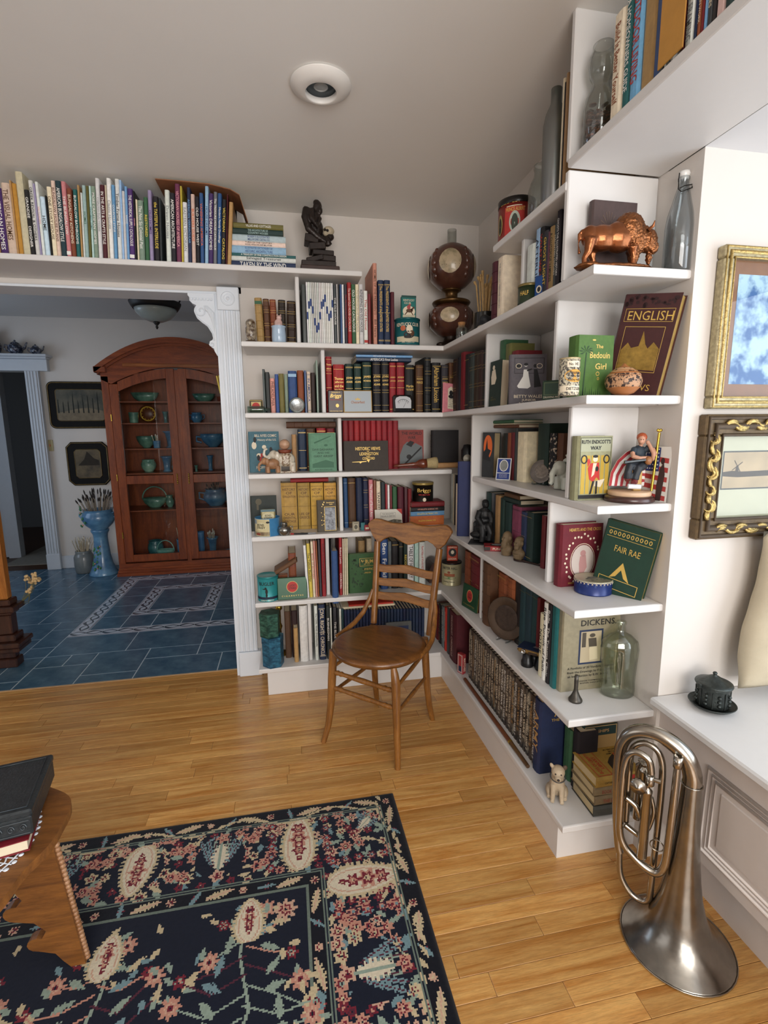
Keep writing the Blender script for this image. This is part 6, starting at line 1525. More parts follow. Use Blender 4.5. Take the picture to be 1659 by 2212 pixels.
# --- oil lamp with painted globes
p = S(A2, 1418, 1, 0.115, Z[1]); p = Vector((0.105, 0.085, Z[1]+.0005)); p.x = solve(lambda q: pj((q, .085, 1.9))[0], -1, 1, 958+16); lp = thing('oil_lamp', 'brown painted globe oil lamp with clear chimney in the shelf corner', 'lamp', p)
LB = M('#3d211a', 0.28, var=0, scale=14, h2='#5a3426', ramp=(.3, .7), coat=.4); LBR = M('#5b4224', 0.35, 0.8, var=.2, scale=30)
kk = 0.00236/2.86
MB().lathe([(0, 0), (.085, 0), (.088, .006), (.074, .016), (.05, .026), (.04, .036), (.034, .05), (.045, .058), (0, .06)], 30).build('foot', M('#2d2019', 0.4, .5, var=.2), lp)
for k_ in range(4): a = k_*PI/2+.5; MB().ell((.075*math.cos(a), .075*math.sin(a), .012), (.022, .022, .012)).build('paw', M('#2d2019', 0.4, .5, var=.2), lp)
fo = MB().lathe([(.04, .055), (.07, .068), (.105, .10), (.118, .14), (.112, .175), (.09, .20), (.07, .212), (0, .214)], 36).build('font_bowl', LB, lp)
MB().lathe([(.06, .205), (.092, .212), (.098, .222), (.094, .228), (.05, .232), (.032, .238), (.032, .268), (.04, .275), (.05, .28), (.05, .286), (0, .286)], 30).build('burner', LBR, lp)
gl_ = MB().lathe([(.045, .284), (.07, .297), (.105, .33), (.122, .375), (.118, .42), (.098, .46), (.07, .485), (.045, .498), (.036, .497), (.06, .48), (.09, .455), (.11, .42), (.113, .375), (.097, .335), (.065, .303), (.045, .29)], 36).build('globe', LB, lp)
def scene_patch(z, rz, rad, a0, sp, n=18):
    m = MB(); vs = [(0, 0)]+[(math.cos(2*PI*i/n), math.sin(2*PI*i/n)) for i in range(n)]
    def sp_(u, v): zz = z+v*rz; r = rad(zz)+.0012; a = a0+u*sp; return (r*math.cos(a), r*math.sin(a), zz)
    rings = [[sp_(0, 0)]]; 
    for f in (.35, .7, 1.0): rings.append([sp_(f*math.cos(2*PI*i/n), f*math.sin(2*PI*i/n)) for i in range(n)])
    v = rings[0]+rings[1]+rings[2]+rings[3]; fs = [(0, 1+i, 1+(i+1) % n) for i in range(n)]
    for b in (1, 1+n): fs += [(b+i, b+(i+1) % n, b+n+(i+1) % n, b+n+i) for i in range(n)]
    m.add(v, fs, True); return m
SCN = M('#b9a688', 0.35, var=0, scale=26, h2='#6f6a4c', ramp=(.45, .75), coat=.3)
g1 = lambda z: .122*math.sqrt(max(.05, 1-((z-.39)/.118)**2)) if True else 0
g2 = lambda z: .118*math.sqrt(max(.05, 1-((z-.145)/.098)**2))
for a in (-1.95, -.35, 1.2, 2.8): scene_patch(.395, .058, g1, a, .46).build('painted_scene', SCN, gl_); scene_patch(.145, .036, g2, a, .40).build('painted_scene', SCN, fo)
for a in (-1.15, .45, 2.0, -2.75):
    m = MB()
    for z, r in ((.34, .018), (.37, .024), (.40, .026), (.43, .022), (.455, .014)): m.ell(((g1(z)-r*.45)*math.cos(a), (g1(z)-r*.45)*math.sin(a), z), (r*.75, r*.75, r))
    m.build('relief_mask', LB, gl_); m = MB()
    for z, r in ((.11, .018), (.14, .024), (.17, .018)): m.ell(((g2(z)-r*.5)*math.cos(a), (g2(z)-r*.5)*math.sin(a), z), (r*.8, r*.8, r))
    m.build('relief_mask', LB, fo)
MB().lathe([(.024, .284), (.030, .33), (.03, .38), (.024, .43), (.0225, .57), (.0215, .57), (.0225, .43), (.0285, .38), (.0285, .33), (.0225, .286)], 24).build('chimney', glass('#f2f4f2'), lp, weld=True)
# cork bottle, clay pipes in a dark jar, pale skull-shaped stone
p = S(A2, 1478, 1, -0.06, Z[1]); p = Vector((0.035, -0.22, Z[1]+.0005)); p.y = solve(lambda q: pj((.04, q, Z[1]))[0], .3, -1, 996.8); p.x = .04
bt = thing('cork_bottle', 'small clear bottle with a cork stopper beside the oil lamp', 'bottle', p); MB().lathe([(0, .001), (.024, .001), (.026, .004), (.026, .05), (.022, .056), (.016, .060), (.017, .066), (.0145, .066), (.0145, .058), (.0205, .054), (.0245, .048), (.0245, .006), (0, .004)], 24).build('glass', glass('#eef2f0'), bt, weld=True); MB().lathe([(0, .058), (.0142, .058), (.0175, .078), (.017, .080), (0, .080)], 16).build('cork', M('#a8784a', 0.8, var=.2, scale=200, bump=.3), bt, weld=True)
p = Vector((.11, -.33, Z[1]+.0005)); p.y = solve(lambda q: pj((.11, q, Z[1]))[0], .3, -1.2, 1046)
pj_ = can('pipe_jar', 'dark jar holding a bundle of clay pipes on the second shelf', p, .045, .10, '#26241f', '#26241f', cat='jar', open_top=True)
qq = random.Random(6); me = None
for i in range(16):
    if me is None:
        mb = MB(); mb.tube([(0, 0, 0), (0, 0, .235)], [.0028, .0036], 6); mb.tube([(0, 0, .233), (.006, 0, .243), (.007, 0, .252)], [.004, .006, .006], 7); o = mb.build('clay_pipe', M('#b99762', 0.6, var=.2, scale=60)); me = o.data
    else: o = link('clay_pipe', me)
    a = qq.uniform(0, 2*PI); r_ = qq.uniform(0, .02); o.location = p+Vector((r_*math.cos(a), r_*math.sin(a), .006)); o.rotation_euler = (Matrix.Rotation(a, 3, 'Z') @ Matrix.Rotation(qq.uniform(.02, .13), 3, 'Y')).to_euler(); o.scale = (1, 1, qq.uniform(.85, 1.05)); tag(o, 'long tan clay pipe standing in the dark jar', 'pipe', 'clay pipes in the dark jar')
p = Vector((.07, -.42, Z[1]+.0005)); p.y = solve(lambda q: pj((.07, q, Z[1]))[0], .3, -1.2, 1048); m = MB(); m.ell((0, 0, .035), (.045, .05, .034)); m.ell((-.02, -.02, .05), (.025, .025, .022)); m.tube([(0, 0, .01), (0, 0, .02)], .035, 10)
cp = thing('flat_hat', 'black soft peaked hat beside the jar of pipes', 'hat', p+Vector((.02, .03, 0))); sculpt(m.build('crown', M('#1b1c20', 0.6, var=.2), cp), .004, 3); mm = MB(); mm.ell((-.035, -.055, .012), (.03, .032, .010)); mm.build('peak', M('#b8ac98', 0.6, var=.15), cp)
# --- shelf three, back wall
p = S(A3, 122, 1, 0.04, Z[2]); bl_ = thing('glass_bottle', 'small embossed clear glass bottle lying on its side', 'bottle', p+Vector((0, 0, .0165)), (0, PI/2, 0)); MB(Matrix.Translation((0, 0, -.055))).lathe([(0, .001), (.0155, .001), (.0163, .005), (.0163, .072), (.0135, .082), (.008, .088), (.0085, .108), (.0065, .108), (.0065, .088), (.012, .080), (.0148, .072), (.0148, .006), (0, .005)], 20).build('glass', glass('#d6e4de'), bl_, weld=True)
p = S(A3, 105, 1, 0.10, Z[2]); flat_tin('cigarette_tin', 'tiny gilt cigarette tin with a red disc behind the lying bottle', p+Vector((-.032, 0, 0)), (0, 0, 0), .063, .066, .02, '#8a7434', [('red_disc', 'red', F_(disc, .031, .034, .019, .019, -.0006)), ('dark_panel', 'black', F_(frame, .004, .008, .059, .06, .004, -.0006))])
p = S(A3, 375, 1, 0.045, Z[2]); cn = thing('coin_medal', 'large silver medal in a clear round case on the third shelf', 'medal', p+Vector((0, .0, .037)), (math.radians(-10), 0, 0)); MB(Matrix.Rotation(PI/2, 4, 'X')).lathe([(0, -.004), (.031, -.004), (.031, .003), (.029, .003), (.028, .002), (0, .002)], 40).build('medal', M('#b9bcbc', 0.28, .85, var=.25, scale=70, bump=.5, bscale=160), cn); MB(Matrix.Rotation(PI/2, 4, 'X')).lathe([(.031, -.008), (.037, -.008), (.037, .008), (.031, .008), (.031, -.008)], 40).build('case_rim', M('#6f7670', 0.2, .3, var=.1, coat=.5), cn, weld=True)
def briggs(mb): put_text(mb, 'BRIGGS', (.026, -.001, .066), (1, 0, 0), (0, 0, 1), .042, .014, .015)
p = S(A3, 581, 1, 0.035, Z[2]); flat_tin('tobacco_tin', 'upright dark brown tobacco tin before the red gilt books', p, (0, 0, 0), .078, .110, .02, '#2a1813', [('lettering', 'gold', lambda mb: (put_text(mb, 'THE BLEND OF', (.039, -.001, .099), (1, 0, 0), (0, 0, 1), .045, .006, .0), put_text(mb, 'Briggs', (.039, -.001, .080), (1, 0, 0), (0, 0, 1), .056, .024, .015, .3), disc(mb, .046, .035, .008, .009, -.001), put_text(mb, 'WHEN A FELLER NEEDS A FRIEND', (.039, -.001, .008), (1, 0, 0), (0, 0, 1), .062, .006))), ('red_line', 'red', lambda mb: put_text(mb, 'PIPE MIXTURE', (.039, -.001, .063), (1, 0, 0), (0, 0, 1), .05, .007))])
p = S(A3, 683, 1, 0.03, Z[2]); flat_tin('cigarette_tin', 'pale blue flat cigarette tin with a gilt border and crown', p, (math.radians(-7), 0, 0), .146, .112, .014, '#a9853f', [('printed_panel', '#b4bfc6', F_(rect, .005, .005, .141, .107, -.0004)), ('lettering', '#b06a34', lambda mb: put_text(mb, 'Chesterfield', (.073, -.0009, .052), (1, 0, 0), (0, 0, 1), .068, .013, .01, .1)), ('crown', 'gold', lambda mb: poly(mb, [(.062, .063), (.084, .063), (.087, .072), (.079, .067), (.073, .075), (.067, .067), (.059, .072)], -.0009))])
p = S(A3, 1017, 1, 0.03, Z[2]); mt = thing('panel_meter', 'black panel meter with a white dial before the gilt books', 'meter', p, (math.radians(-6), 0, math.radians(4))); MB().box(0, 0, 0, .102, .03, .090, .008).build('case', M('#141416', 0.25, var=.05, coat=.5), mt)
m = MB(); poly(m, [(.010, .022), (.092, .022), (.094, .060), (.088, .074), (.070, .082), (.032, .082), (.014, .074), (.008, .060)], -.0006); m.build('dial', M('#c9ccd0', 0.4, var=.02), mt); m = MB()
vs = []
for i in range(13): a = PI*(.18+.64*i/12); vs += [(.051+.036*math.cos(a), -.001, .034+.034*math.sin(a)), (.051+.034*math.cos(a), -.001, .034+.032*math.sin(a))]
m.add(vs, [(2*i, 2*i+1, 2*i+3, 2*i+2) for i in range(12)]); [put_text(m, t, (.051+.028*math.cos(a), -.001, .034+.027*math.sin(a)), (1, 0, 0), (0, 0, 1), .008, .006) for t, a in zip(('0', '1', '2', '3', '4', '5'), (2.55, 2.15, 1.75, 1.38, 1.0, .6))]
m.quad((.050, -.0012, .026), (.052, -.0012, .026), (.070, -.0012, .060), (.0695, -.0012, .060)); m.build('scale', 'x' and M('#202022', .5, var=0), mt)
p = S(A3, 1335, 1, 0.005, Z[2]); r_, art, w_, h_ = face_book(Z[2], (p.x, -.01), math.radians(8), .083, .155, .010, 'pink', 'pink quotation booklet with a portrait, leaning in the shelf corner', lean=math.radians(12), kind='p', page=1, roll=math.radians(7))
art('cover_panel', 'cream', lambda mb: (rect(mb, .026, .022, .062, .125), poly(mb, [(.026, .125), (.044, .140), (.062, .125)], -.0006))); art('portrait', 'black', lambda mb: (disc(mb, .044, .105, .010, .014, -.0009), disc(mb, .044, .086, .015, .010, -.0009))); art('lettering', 'black', tx(w_, h_, [('GREAT', .53, .46, .3, .035), ('QUOTES', .53, .40, .34, .035), ('FROM', .53, .34, .22, .03), ('GREAT', .53, .28, .28, .035), ('LEADERS', .53, .22, .36, .035)], y=-.001))
# --- shelf four, back wall
def back_face(zm, x0, x1, y, zs, h, t, color, label, lean=.1, **kw):
    p = S(zm, x0, 1, y, zs); q = S(zm, x1, 1, y, zs); return face_book(zs, (p.x, y), 0, q.x-p.x, h, t, color, label, lean=lean, **kw)
r_, art, w, h = back_face(A4, 62, 262, .10, Z[3], .205, .022, '#3f6a78', 'teal cloth comic history book with figures behind the elephants', .12)
art('lettering', 'cream', tx(w, h, [('BILL NYES COMIC', .56, .90, .72, .065), ('History of the U.S.', .60, .79, .62, .065), ('F. OPPER', .42, .12, .40, .075)])); art('figures', 'cream', lambda mb: (disc(mb, w*.17, h*.66, w*.08, h*.09), disc(mb, w*.5, h*.62, w*.07, h*.05), disc(mb, w*.32, h*.42, w*.08, h*.05))); art('red_figures', 'red', lambda mb: (disc(mb, w*.42, h*.42, w*.05, h*.05, -.0008), disc(mb, w*.36, h*.33, w*.05, h*.06, -.0008))); [art('dark_figure', 'black', F_(disc, w*a, h*b, w*.05, h*.07, -.0009)) for a, b in ((.3, .36), (.2, .8), (.72, .55))]
def elephant(label, loc, rz, s, m1, m2, ball):
    t = thing('elephant_figurine', label, 'figurine', loc, (0, 0, rz)); m = MB()
    m.ell((.01*s, 0, .062*s), (.048*s, .03*s, .036*s)); m.ell((-.042*s, 0, .082*s), (.024*s, .022*s, .025*s)); m.ell((-.028*s, -.022*s, .08*s), (.014*s, .008*s, .022*s)); m.ell((-.028*s, .022*s, .08*s), (.014*s, .008*s, .022*s))
    m.tube([(-.06*s, 0, .08*s), (-.076*s, 0, .07*s), (-.088*s, 0, .086*s), (-.084*s, 0, .108*s), (-.07*s, 0, .114*s)] if ball else [(-.06*s, 0, .078*s), (-.078*s, 0, .06*s), (-.082*s, 0, .035*s), (-.076*s, 0, .018*s)], [.012*s, .010*s, .008*s, .0065*s, .005*s][:5 if ball else 4], 8)
    for x in (-.024, .042):
        for y in (-.016, .016): m.tube([(x*s, y*s, .05*s), (x*s, y*s, .004*s)], [.015*s, .0145*s], 8)
    sculpt(m.build('elephant_body', m1, t), .0028*s, 2)
    if ball:
        for y in (-.012, .012): MB().tube([(-.06*s, y*s, .072*s), (-.078*s, y*s*1.3, .062*s), (-.088*s, y*s*1.3, .066*s)], [.004*s, .003*s, .001*s], 6).build('tusk', M('#e6e0d2', .3, var=.03), t)
        MB().box(-.012*s, -.032*s, .032*s, .036*s, .032*s, .094*s, .012*s).build('saddle_cloth', m2, t); MB().box(-.036*s, -.03*s, 0, .056*s, .03*s, .008*s, .002).build('base', m2, t)
        MB().lathe([(0, .092*s), (.026*s, .092*s), (.034*s, .108*s), (0, .108*s)], 20, .010*s).build('howdah', M('#7a3a24', .5), t)
    return t
p = S(A4, 285, 1, .055, Z[3]); CR_ = M('#cfc6b4', .25, var=0, scale=40, h2='#8f7358', ramp=(.55, .8), coat=.4)
elephant('white glazed elephant with a raised trunk carrying a wooden ball', p, .05, 1.05, CR_, M('#c4b8a0', .35, var=0, scale=120, h2='#6f4a30', ramp=(.45, .6)), True)
bo = MB().ell((0, 0, 0), .026, 24, 14).build('wooden_ball', wood('#a5765a', '#cfa88a', 8, .4, (1, 1, 5)), None, p+Vector((.010, 0, .139))); tag(bo, 'turned wooden ball on the back of the white elephant', 'ball')
p = S(A4, 205, 1, .022, Z[3]); elephant('small brown carved stone elephant before the white one', p, .2, .74, M('#9c7250', .45, var=.3, scale=40), None, False)
r_, art, w, h = back_face(A4, 460, 638, .055, Z[3], .195, .028, '#5f8f72', 'green airship adventure book facing out beside the divider', .10)
art('lettering', '#1d3a2c', tx(w, h, [('DAVE DASHAWAY', .52, .57, .80, .055), ('AND HIS', .52, .485, .44, .045), ('GIANT AIRSHIP', .52, .40, .72, .055), ('ROY ROCKWOOD', .52, .05, .64, .04)])); art('cover_art', '#3a6a50', lambda mb: (frame(mb, w*.05, h*.02, w*.95, h*.97, .0012), poly(mb, [(w*.2, h*.72), (w*.8, h*.90), (w*.84, h*.93), (w*.70, h*.90), (w*.18, h*.76)], -.0006), disc(mb, w*.62, h*.68, w*.07, h*.03, -.0006), poly(mb, [(w*.1, h*.1), (w*.9, h*.1), (w*.9, h*.24), (w*.6, h*.30), (w*.3, h*.24), (w*.1, h*.20)], -.0006)))
r_, art, w, h = back_face(A4, 688, 982, .05, Z[3], .152, .016, '#352c24', 'brown oblong view book with gilt title before the red set', .09)
art('lettering', 'gold', lambda mb: [put_text(mb, s_, (w*cx, -.0006, h*cz), (1, 0, 0), (0, 0, 1), w*tw, h*th_, .012) for s_, cx, cz, tw, th_ in (('HISTORIC VIEWS', .54, .74, .56, .11), ('OF', .54, .645, .05, .045), ('LEXINGTON', .56, .565, .42, .10), ('AND', .54, .48, .08, .045), ('CONCORD', .55, .41, .28, .09))]); art('gilt_musket', 'gold', lambda mb: (poly(mb, [(w*.18, h*.30), (w*.50, h*.325), (w*.50, h*.30), (w*.40, h*.285), (w*.36, h*.24), (w*.34, h*.285), (w*.18, h*.285)], -.0008), poly(mb, [(w*.50, h*.37), (w*.58, h*.37), (w*.55, h*.27)], -.0008)))
r_, art, w, h = back_face(A4, 1052, 1214, .14, Z[3], .205, .03, '#8f3a34', 'red and grey war history book facing out beside the red set', .04)
art('lettering', 'black', tx(w, h, [('THE WORLD', .52, .91, .82, .075), ('WAR', .52, .80, .32, .075)])); art('cover_art', '#6b7274', lambda mb: poly(mb, [(w*.03, h*.35), (w*.18, h*.60), (w*.34, h*.70), (w*.52, h*.58), (w*.66, h*.66), (w*.95, h*.56), (w*.97, h*.16), (w*.5, h*.03), (w*.03, h*.06)], -.0006)); art('guns', 'black', lambda mb: (poly(mb, [(w*.1, h*.06), (w*.16, h*.04), (w*.92, h*.52), (w*.90, h*.56)], -.0009), poly(mb, [(w*.28, h*.62), (w*.5, h*.55), (w*.62, h*.68), (w*.46, h*.72)], -.0009), disc(mb, w*.4, h*.3, w*.1, h*.06, -.0009)))
p = S(A4, 1280, 1, .06, Z[3]); sb = thing('shaving_brush', 'wooden-handled shaving brush lying before the war book', 'brush', Vector((p.x-.06, .035, Z[3]+.031)), (0, math.radians(86), math.radians(-8)))
MB(Matrix.Translation((0, 0, -.16))).lathe([(0, 0), (.006, .004), (.008, .03), (.009, .08), (.012, .10), (.010, .115), (.022, .135), (.026, .155), (.024, .175), (0, .175)], 20).build('handle', wood('#5a2412', '#7c3a1e', 6, .3, (6, 6, 1), coat=.4), sb); MB(Matrix.Translation((0, 0, .012))).lathe([(.0235, 0), (.026, .02), (.030, .045), (.028, .058), (0, .064)], 20).build('bristles', M('#a8966c', .8, var=.35, scale=160, stretch=(6, 6, 1)), sb)
zz = flat_stack(A4, 1, .10, Z[3], '1290 1450 340 tan D=.16', 'under the black book', 'book under the black book')
r_, art, w, h = back_face(A4, 1275, 1445, .14, zz, .175, .03, '#1b1719', 'thick black leather bible standing on the tan book', .03, kind='l')
# --- shelf five, back wall
r_, art, w, h = back_face(A4, 76, 245, .15, Z[4], .185, .024, '#28302c', 'dark green picture book behind the stacked tobacco tins', .08); art('cover_emblem', '#5a5340', lambda mb: (disc(mb, w*.3, h*.83, w*.12, h*.09), rect(mb, w*.22, h*.6, w*.3, h*.75)))
p = S(A4, 182, 1, .055, Z[4]); can('tobacco_tin', 'round blue open tobacco tin with a shopfront label', p, .062, .090, '#4a8fc4', '#4a8fc4', [('black', 'BOND', .66, .13, .62, -.55), ('black', 'STREET', .50, .13, .75, -.55)], [('#c9bd92', .02, .97, -1.45, .18), ('#7f8f9a', .70, .93, -1.4, -.95), ('#5a4030', .06, .26, -1.4, .15)], [('#d8cfa8', .58, .22, .50, -.55), ('#8a3a2a', .14, .06, .25, -.8), ('black', .80, .06, .14, .05)], open_top=True, face=-PI/2)
flat_tin('tobacco_tin', 'small oval tobacco tin standing inside the round blue tin', p+Vector((-.030, -.014, .03)), (0, 0, 0), .070, .100, .028, '#a59a70', [('cap_band', '#5f7a80', F_(rect, 0, .088, .07, .100, -.0006)), ('label', '#d3c8a0', F_(disc, .035, .062, .030, .022, -.0006)), ('lower_scene', '#3c4a3a', F_(rect, .004, .004, .066, .036, -.0005)), ('lettering', 'black', lambda mb: (put_text(mb, 'BOND', (.035, -.001, .069), (1, 0, 0), (0, 0, 1), .030, .010, .012), put_text(mb, 'STREET', (.035, -.001, .056), (1, 0, 0), (0, 0, 1), .040, .010, .012)))], b=.009)
p = S(A4, 196, 1, .004, Z[4]); kn = thing('door_knob', 'small grey door knob lying before the blue tin', 'knob', p+Vector((0, .01, .0175))); MB(Matrix.Rotation(PI/2, 4, 'X')).lathe([(0, .012), (.008, .012), (.012, .009), (.0165, .004), (.0168, -.002), (.013, -.008), (.006, -.010), (.006, -.022), (0, -.022)], 24).build('knob', M('#77746c', .35, .6, var=.2), kn)
p = S(A4, 290, 1, .02, Z[4]); ik = thing('silver_pot', 'tarnished silver inkwell with a hinged lid before the histories', 'inkwell', p); MB().lathe([(0, 0), (.02, 0), (.024, .003), (.033, .018), (.034, .030), (.028, .043), (.016, .049), (0, .049)], 28).build('bowl', M('#8c8a84', .25, .9, var=.3, scale=40), ik, weld=True); MB().lathe([(.016, .049), (.018, .052), (.017, .060), (.0175, .064), (0, .066)], 20).build('lid', M('#8c8a84', .25, .9, var=.3, scale=40), ik)
for s in (-1, 1): MB().tube([(s*.026, 0, .042), (s*.042, 0, .044), (s*.040, 0, .024), (s*.031, 0, .020)], .0028, 6).build('handle', M('#8c8a84', .25, .9, var=.3, scale=40), ik)
for i, (c, x0, ln) in enumerate((('#1d1d20', 400, .07), ('#8a8c90', 460, .06))):
    p = S(A4, x0, 1, .012, Z[4]); pn = thing('pen', ('black pen with a red cap' if i == 0 else 'grey metal pen')+' lying on the shelf before the histories', 'pen', p+Vector((0, 0, .0045)), (0, PI/2, math.radians(-8))); MB().tube([(0, 0, -ln/2), (0, 0, ln/2)], .0042, 10).build('barrel', M(c, .3), pn); MB().tube([(0, 0, -ln/2-.016), (0, 0, -ln/2)], .0045, 10).build('cap', M('#a83230' if i == 0 else '#5c5e62', .3), pn)
r_, art, w, h = back_face(A4, 512, 640, .045, Z[4], .165, .02, '#4a4132', 'brown cover book with a winter picture panel before the histories', .09); art('picture_panel', M('#9aa0a8', .5, var=0, scale=60, h2='#4a4a54', ramp=(.4, .7)), lambda mb: rect(mb, w*.40, h*.06, w*.94, h*.76)); art('gilt_branches', 'gold', lambda mb: (frame(mb, w*.37, h*.04, w*.96, h*.79, .0014, -.0009), blobs(mb, 3, 16, w*.16, h*.2, w*.40, h*.95, .0022, -.001))); art('lettering', 'gold', tx(w, h, [('Snowbound', .68, .92, .4, .035), ('Idylls', .72, .86, .2, .035)]))
p = S(A4, 742, 1, .03, Z[4]); flat_tin('match_box', 'tiny cream picture box standing by the blue spine', p, (0, 0, 0), .036, .050, .018, '#a8a08a', [('label', '#5a5648', lambda mb: (frame(mb, .003, .003, .033, .047, .002, -.0006), disc(mb, .018, .022, .009, .012, -.0006), rect(mb, .008, .038, .028, .042, -.0006)))], cat='box', b=.002)
p = S(A4, 797, 1, .04, Z[4]); flat_tin('small_box', 'tiny teal box behind the chair crest', p, (0, 0, 0), .024, .042, .016, '#2c6a70', [], cat='box', b=.002); p = S(A4, 822, 1, .03, Z[4]); flat_tin('small_box', 'tiny red box behind the chair crest', p, (0, 0, 0), .028, .030, .016, '#a0303a', [('label', 'cream', F_(rect, .005, .008, .023, .018, -.0006))], cat='box', b=.002)
p = S(A4, 895, 1, .075, Z[4]); cd_ = thing('picture_card', 'white bridge picture card with a red corner leaning on books', 'card', p, (math.radians(-14), 0, 0)); w, h = .148, .100; MB().box(0, 0, 0, w, .004, h, .0008).build('card', M('#d8d4c8', .6, var=.03), cd_)
m = MB(); poly(m, [(.004, .008), (w-.004, .008), (w-.004, .040), (w*.7, .046), (w*.4, .036), (.004, .050)], -.0005); m.build('bridge_view', M('#4a4438', .6, var=0, scale=60, h2='#8a8878', ramp=(.4, .7)), cd_); m = MB(); poly(m, [(w-.03, h), (w, h-.03), (w, h)], -.0006); m.build('red_corner', ink('red'), cd_)
m = MB(); put_text(m, 'THE BENJAMIN', (w*.48, -.0008, h*.74), (1, 0, 0), (0, 0, 1), w*.42, .008); put_text(m, 'FRANKLIN BRIDGE', (w*.48, -.0008, h*.63), (1, 0, 0), (0, 0, 1), w*.5, .008); frame(m, w*.2, h*.55, w*.76, h*.83, .0008, -.0008); m.build('lettering', ink('#4a4a44'), cd_)
p = S(A4, 1207, 1, .165, Z[4]); zb_ = Z[4]+.101
can('tobacco_tin', 'tall round black tobacco tin with a gilt lid on the almanacs', Vector((p.x, .165, zb_)), .058, .132, '#16110f', '#a08a4c', [('gold', 'Briggs', .66, .20, 1.35, -.1), ('red', 'PIPE MIXTURE', .50, .06, 1.1, -.1), ('gold', 'WHEN A FELLER NEEDS', .13, .05, 1.5, -.1)], [], [('cream', .30, .08, .16, -.1)], lidh=.014)
# magazines and the tall blue book in the corner of shelf five
row(AH, 0, 0.045, Z[4], '''
140 178 815 tan dv=.10
180 205 785 white k=p dv=.06
207 220 786 cream k=p dv=.05
222 236 790 black k=p dv=.05
238 262 910 cream k=p
''', 'beside the tall blue book', 'magazines beside the tall blue book', 'corner')
p0 = P(*AH(268, 1545), 2, Z[4]); p1 = P(*AH(408, 1545), 2, Z[4])
zt_ = solve(lambda z: pj((p0.x, p0.y, z))[1], Z[4], 1.6, AH(0, 650)[1])-Z[4]
r_, art, w, h = face_book(Z[4], (p0.x, p0.y), math.atan2(p1.y-p0.y, p1.x-p0.x)*.5-.25, .215, zt_, .022, '#101f52', 'tall dark blue book partly hidden by the shelf divider'); r_.location = (p0.x+.002, p0.y+.012, Z[4]+.0005)
art('lettering', 'gold', lambda mb: [put_text(mb, s_, (w*.62, -.0007, h*z_), (1, 0, 0), (0, 0, 1), w*.66, hh, .015) for s_, z_, hh in (('PRESENTS', .72, .020), ('HEROES', .63, .020), ('WORLDS', .50, .036))])
p = Vector((.10, -.20, 1.159)); p = S(AH, 385, 1, .13, Z[3]); hb = thing('hat_lamp', 'black miner lamp with a pale knob above the blue book', 'lamp', Vector((p.x+.03, -.16, Z[4]+zt_+.003))); hb.location.x = solve(lambda q: pj((q, -.16, 1.2))[0], -1, 1, 1009); MB().lathe([(0, 0), (.028, 0), (.03, .005), (.03, .05), (.022, .062), (.018, .075), (0, .078)], 20).build('can', M('#121214', .4, .4), hb); MB(Matrix.Translation((-.012, -.03, .010)) @ Matrix.Rotation(PI/2, 4, 'X')).lathe([(0, 0), (.020, 0), (.020, .005), (.008, .008), (.006, .012), (0, .012)], 24).build('pale_knob', M('#9a968a', .4, .2, var=.1), hb)
# --- shelf six, back wall
p = S(A5, 158, 1, .06, Z[5]); can('tobacco_tin', 'round turquoise tobacco tin with a bugle player', p, .053, .130, '#2f8f92', '#2a8486', [('black', 'BUGLER', .73, .14, 1.5, -.1), ('cream', 'CIGARETTE TOBACCO', .06, .05, 1.3, -.1)], [('#16263c', .10, .20, -1.5, 1.3)], [('black', .55, .05, .10, -.2), ('black', .42, .11, .12, -.12), ('black', .27, .08, .09, -.12), ('black', .52, .02, .2, -.32)], lidh=.008)
r_, art, w, h = back_face(A5, 226, 290, .09, Z[5], .115, .03, 'rust', 'marbled brown book with a worn spine behind the green tin', .0)
p = S(A5, 290, 1, .10, Z[5]); ob = thing('old_book', 'worn brown book lying aslant over the marbled book', 'book', Vector((p.x, .10, Z[5]+.158)))
book_parts(ob, .022, .125, .105, 'brown', 'h', 2, Matrix.Rotation(math.radians(-30), 4, 'Y') @ Matrix.Translation((-.062, -.05, .012)) @ Matrix.Rotation(PI/2, 4, 'Y'))
p = S(A5, 219, 1, .02, Z[5]); LG = [('red_ring', '#c9b070', F_(disc, .076, .066, .030, .030, -.0006)), ('red_disc', 'red', F_(disc, .076, .066, .027, .027, -.0008)), ('lettering', 'black', lambda mb: (put_text(mb, 'LUCKY', (.076, -.0011, .073), (1, 0, 0), (0, 0, 1), .036, .011, .012), put_text(mb, 'STRIKE', (.076, -.0011, .059), (1, 0, 0), (0, 0, 1), .036, .011, .012))), ('lower_lettering', 'gold', lambda mb: put_text(mb, 'C I G A R E T T E S', (.076, -.0009, .020), (1, 0, 0), (0, 0, 1), .125, .007))]
flat_tin('cigarette_tin', 'flat green cigarette tin with a red disc on the back shelf', p, (math.radians(-8), 0, 0), .152, .115, .014, '#1c4a30', LG, edge='#8a7a44')
r_, art, w, h = back_face(A5, 705, 905, .05, Z[5], .212, .03, '#2c5428', 'green plush photograph album with gilt title behind the chair', .05)
art('lettering', 'gold', tx(w, h, [('ALBUM', .60, .80, .42, .09), ('OF THE', .60, .73, .2, .03), ('MYSTIC', .64, .60, .36, .05), ('ORDER', .62, .51, .24, .035)])); art('dark_scrolls', '#183818', lambda mb: blobs(mb, 5, 40, w*.10, h*.12, w*.5, h*.88, .006)); art('gilt_corner', 'gold', lambda mb: frame(mb, w*.36, h*.68, w*.86, h*.88, .0014, -.0009))
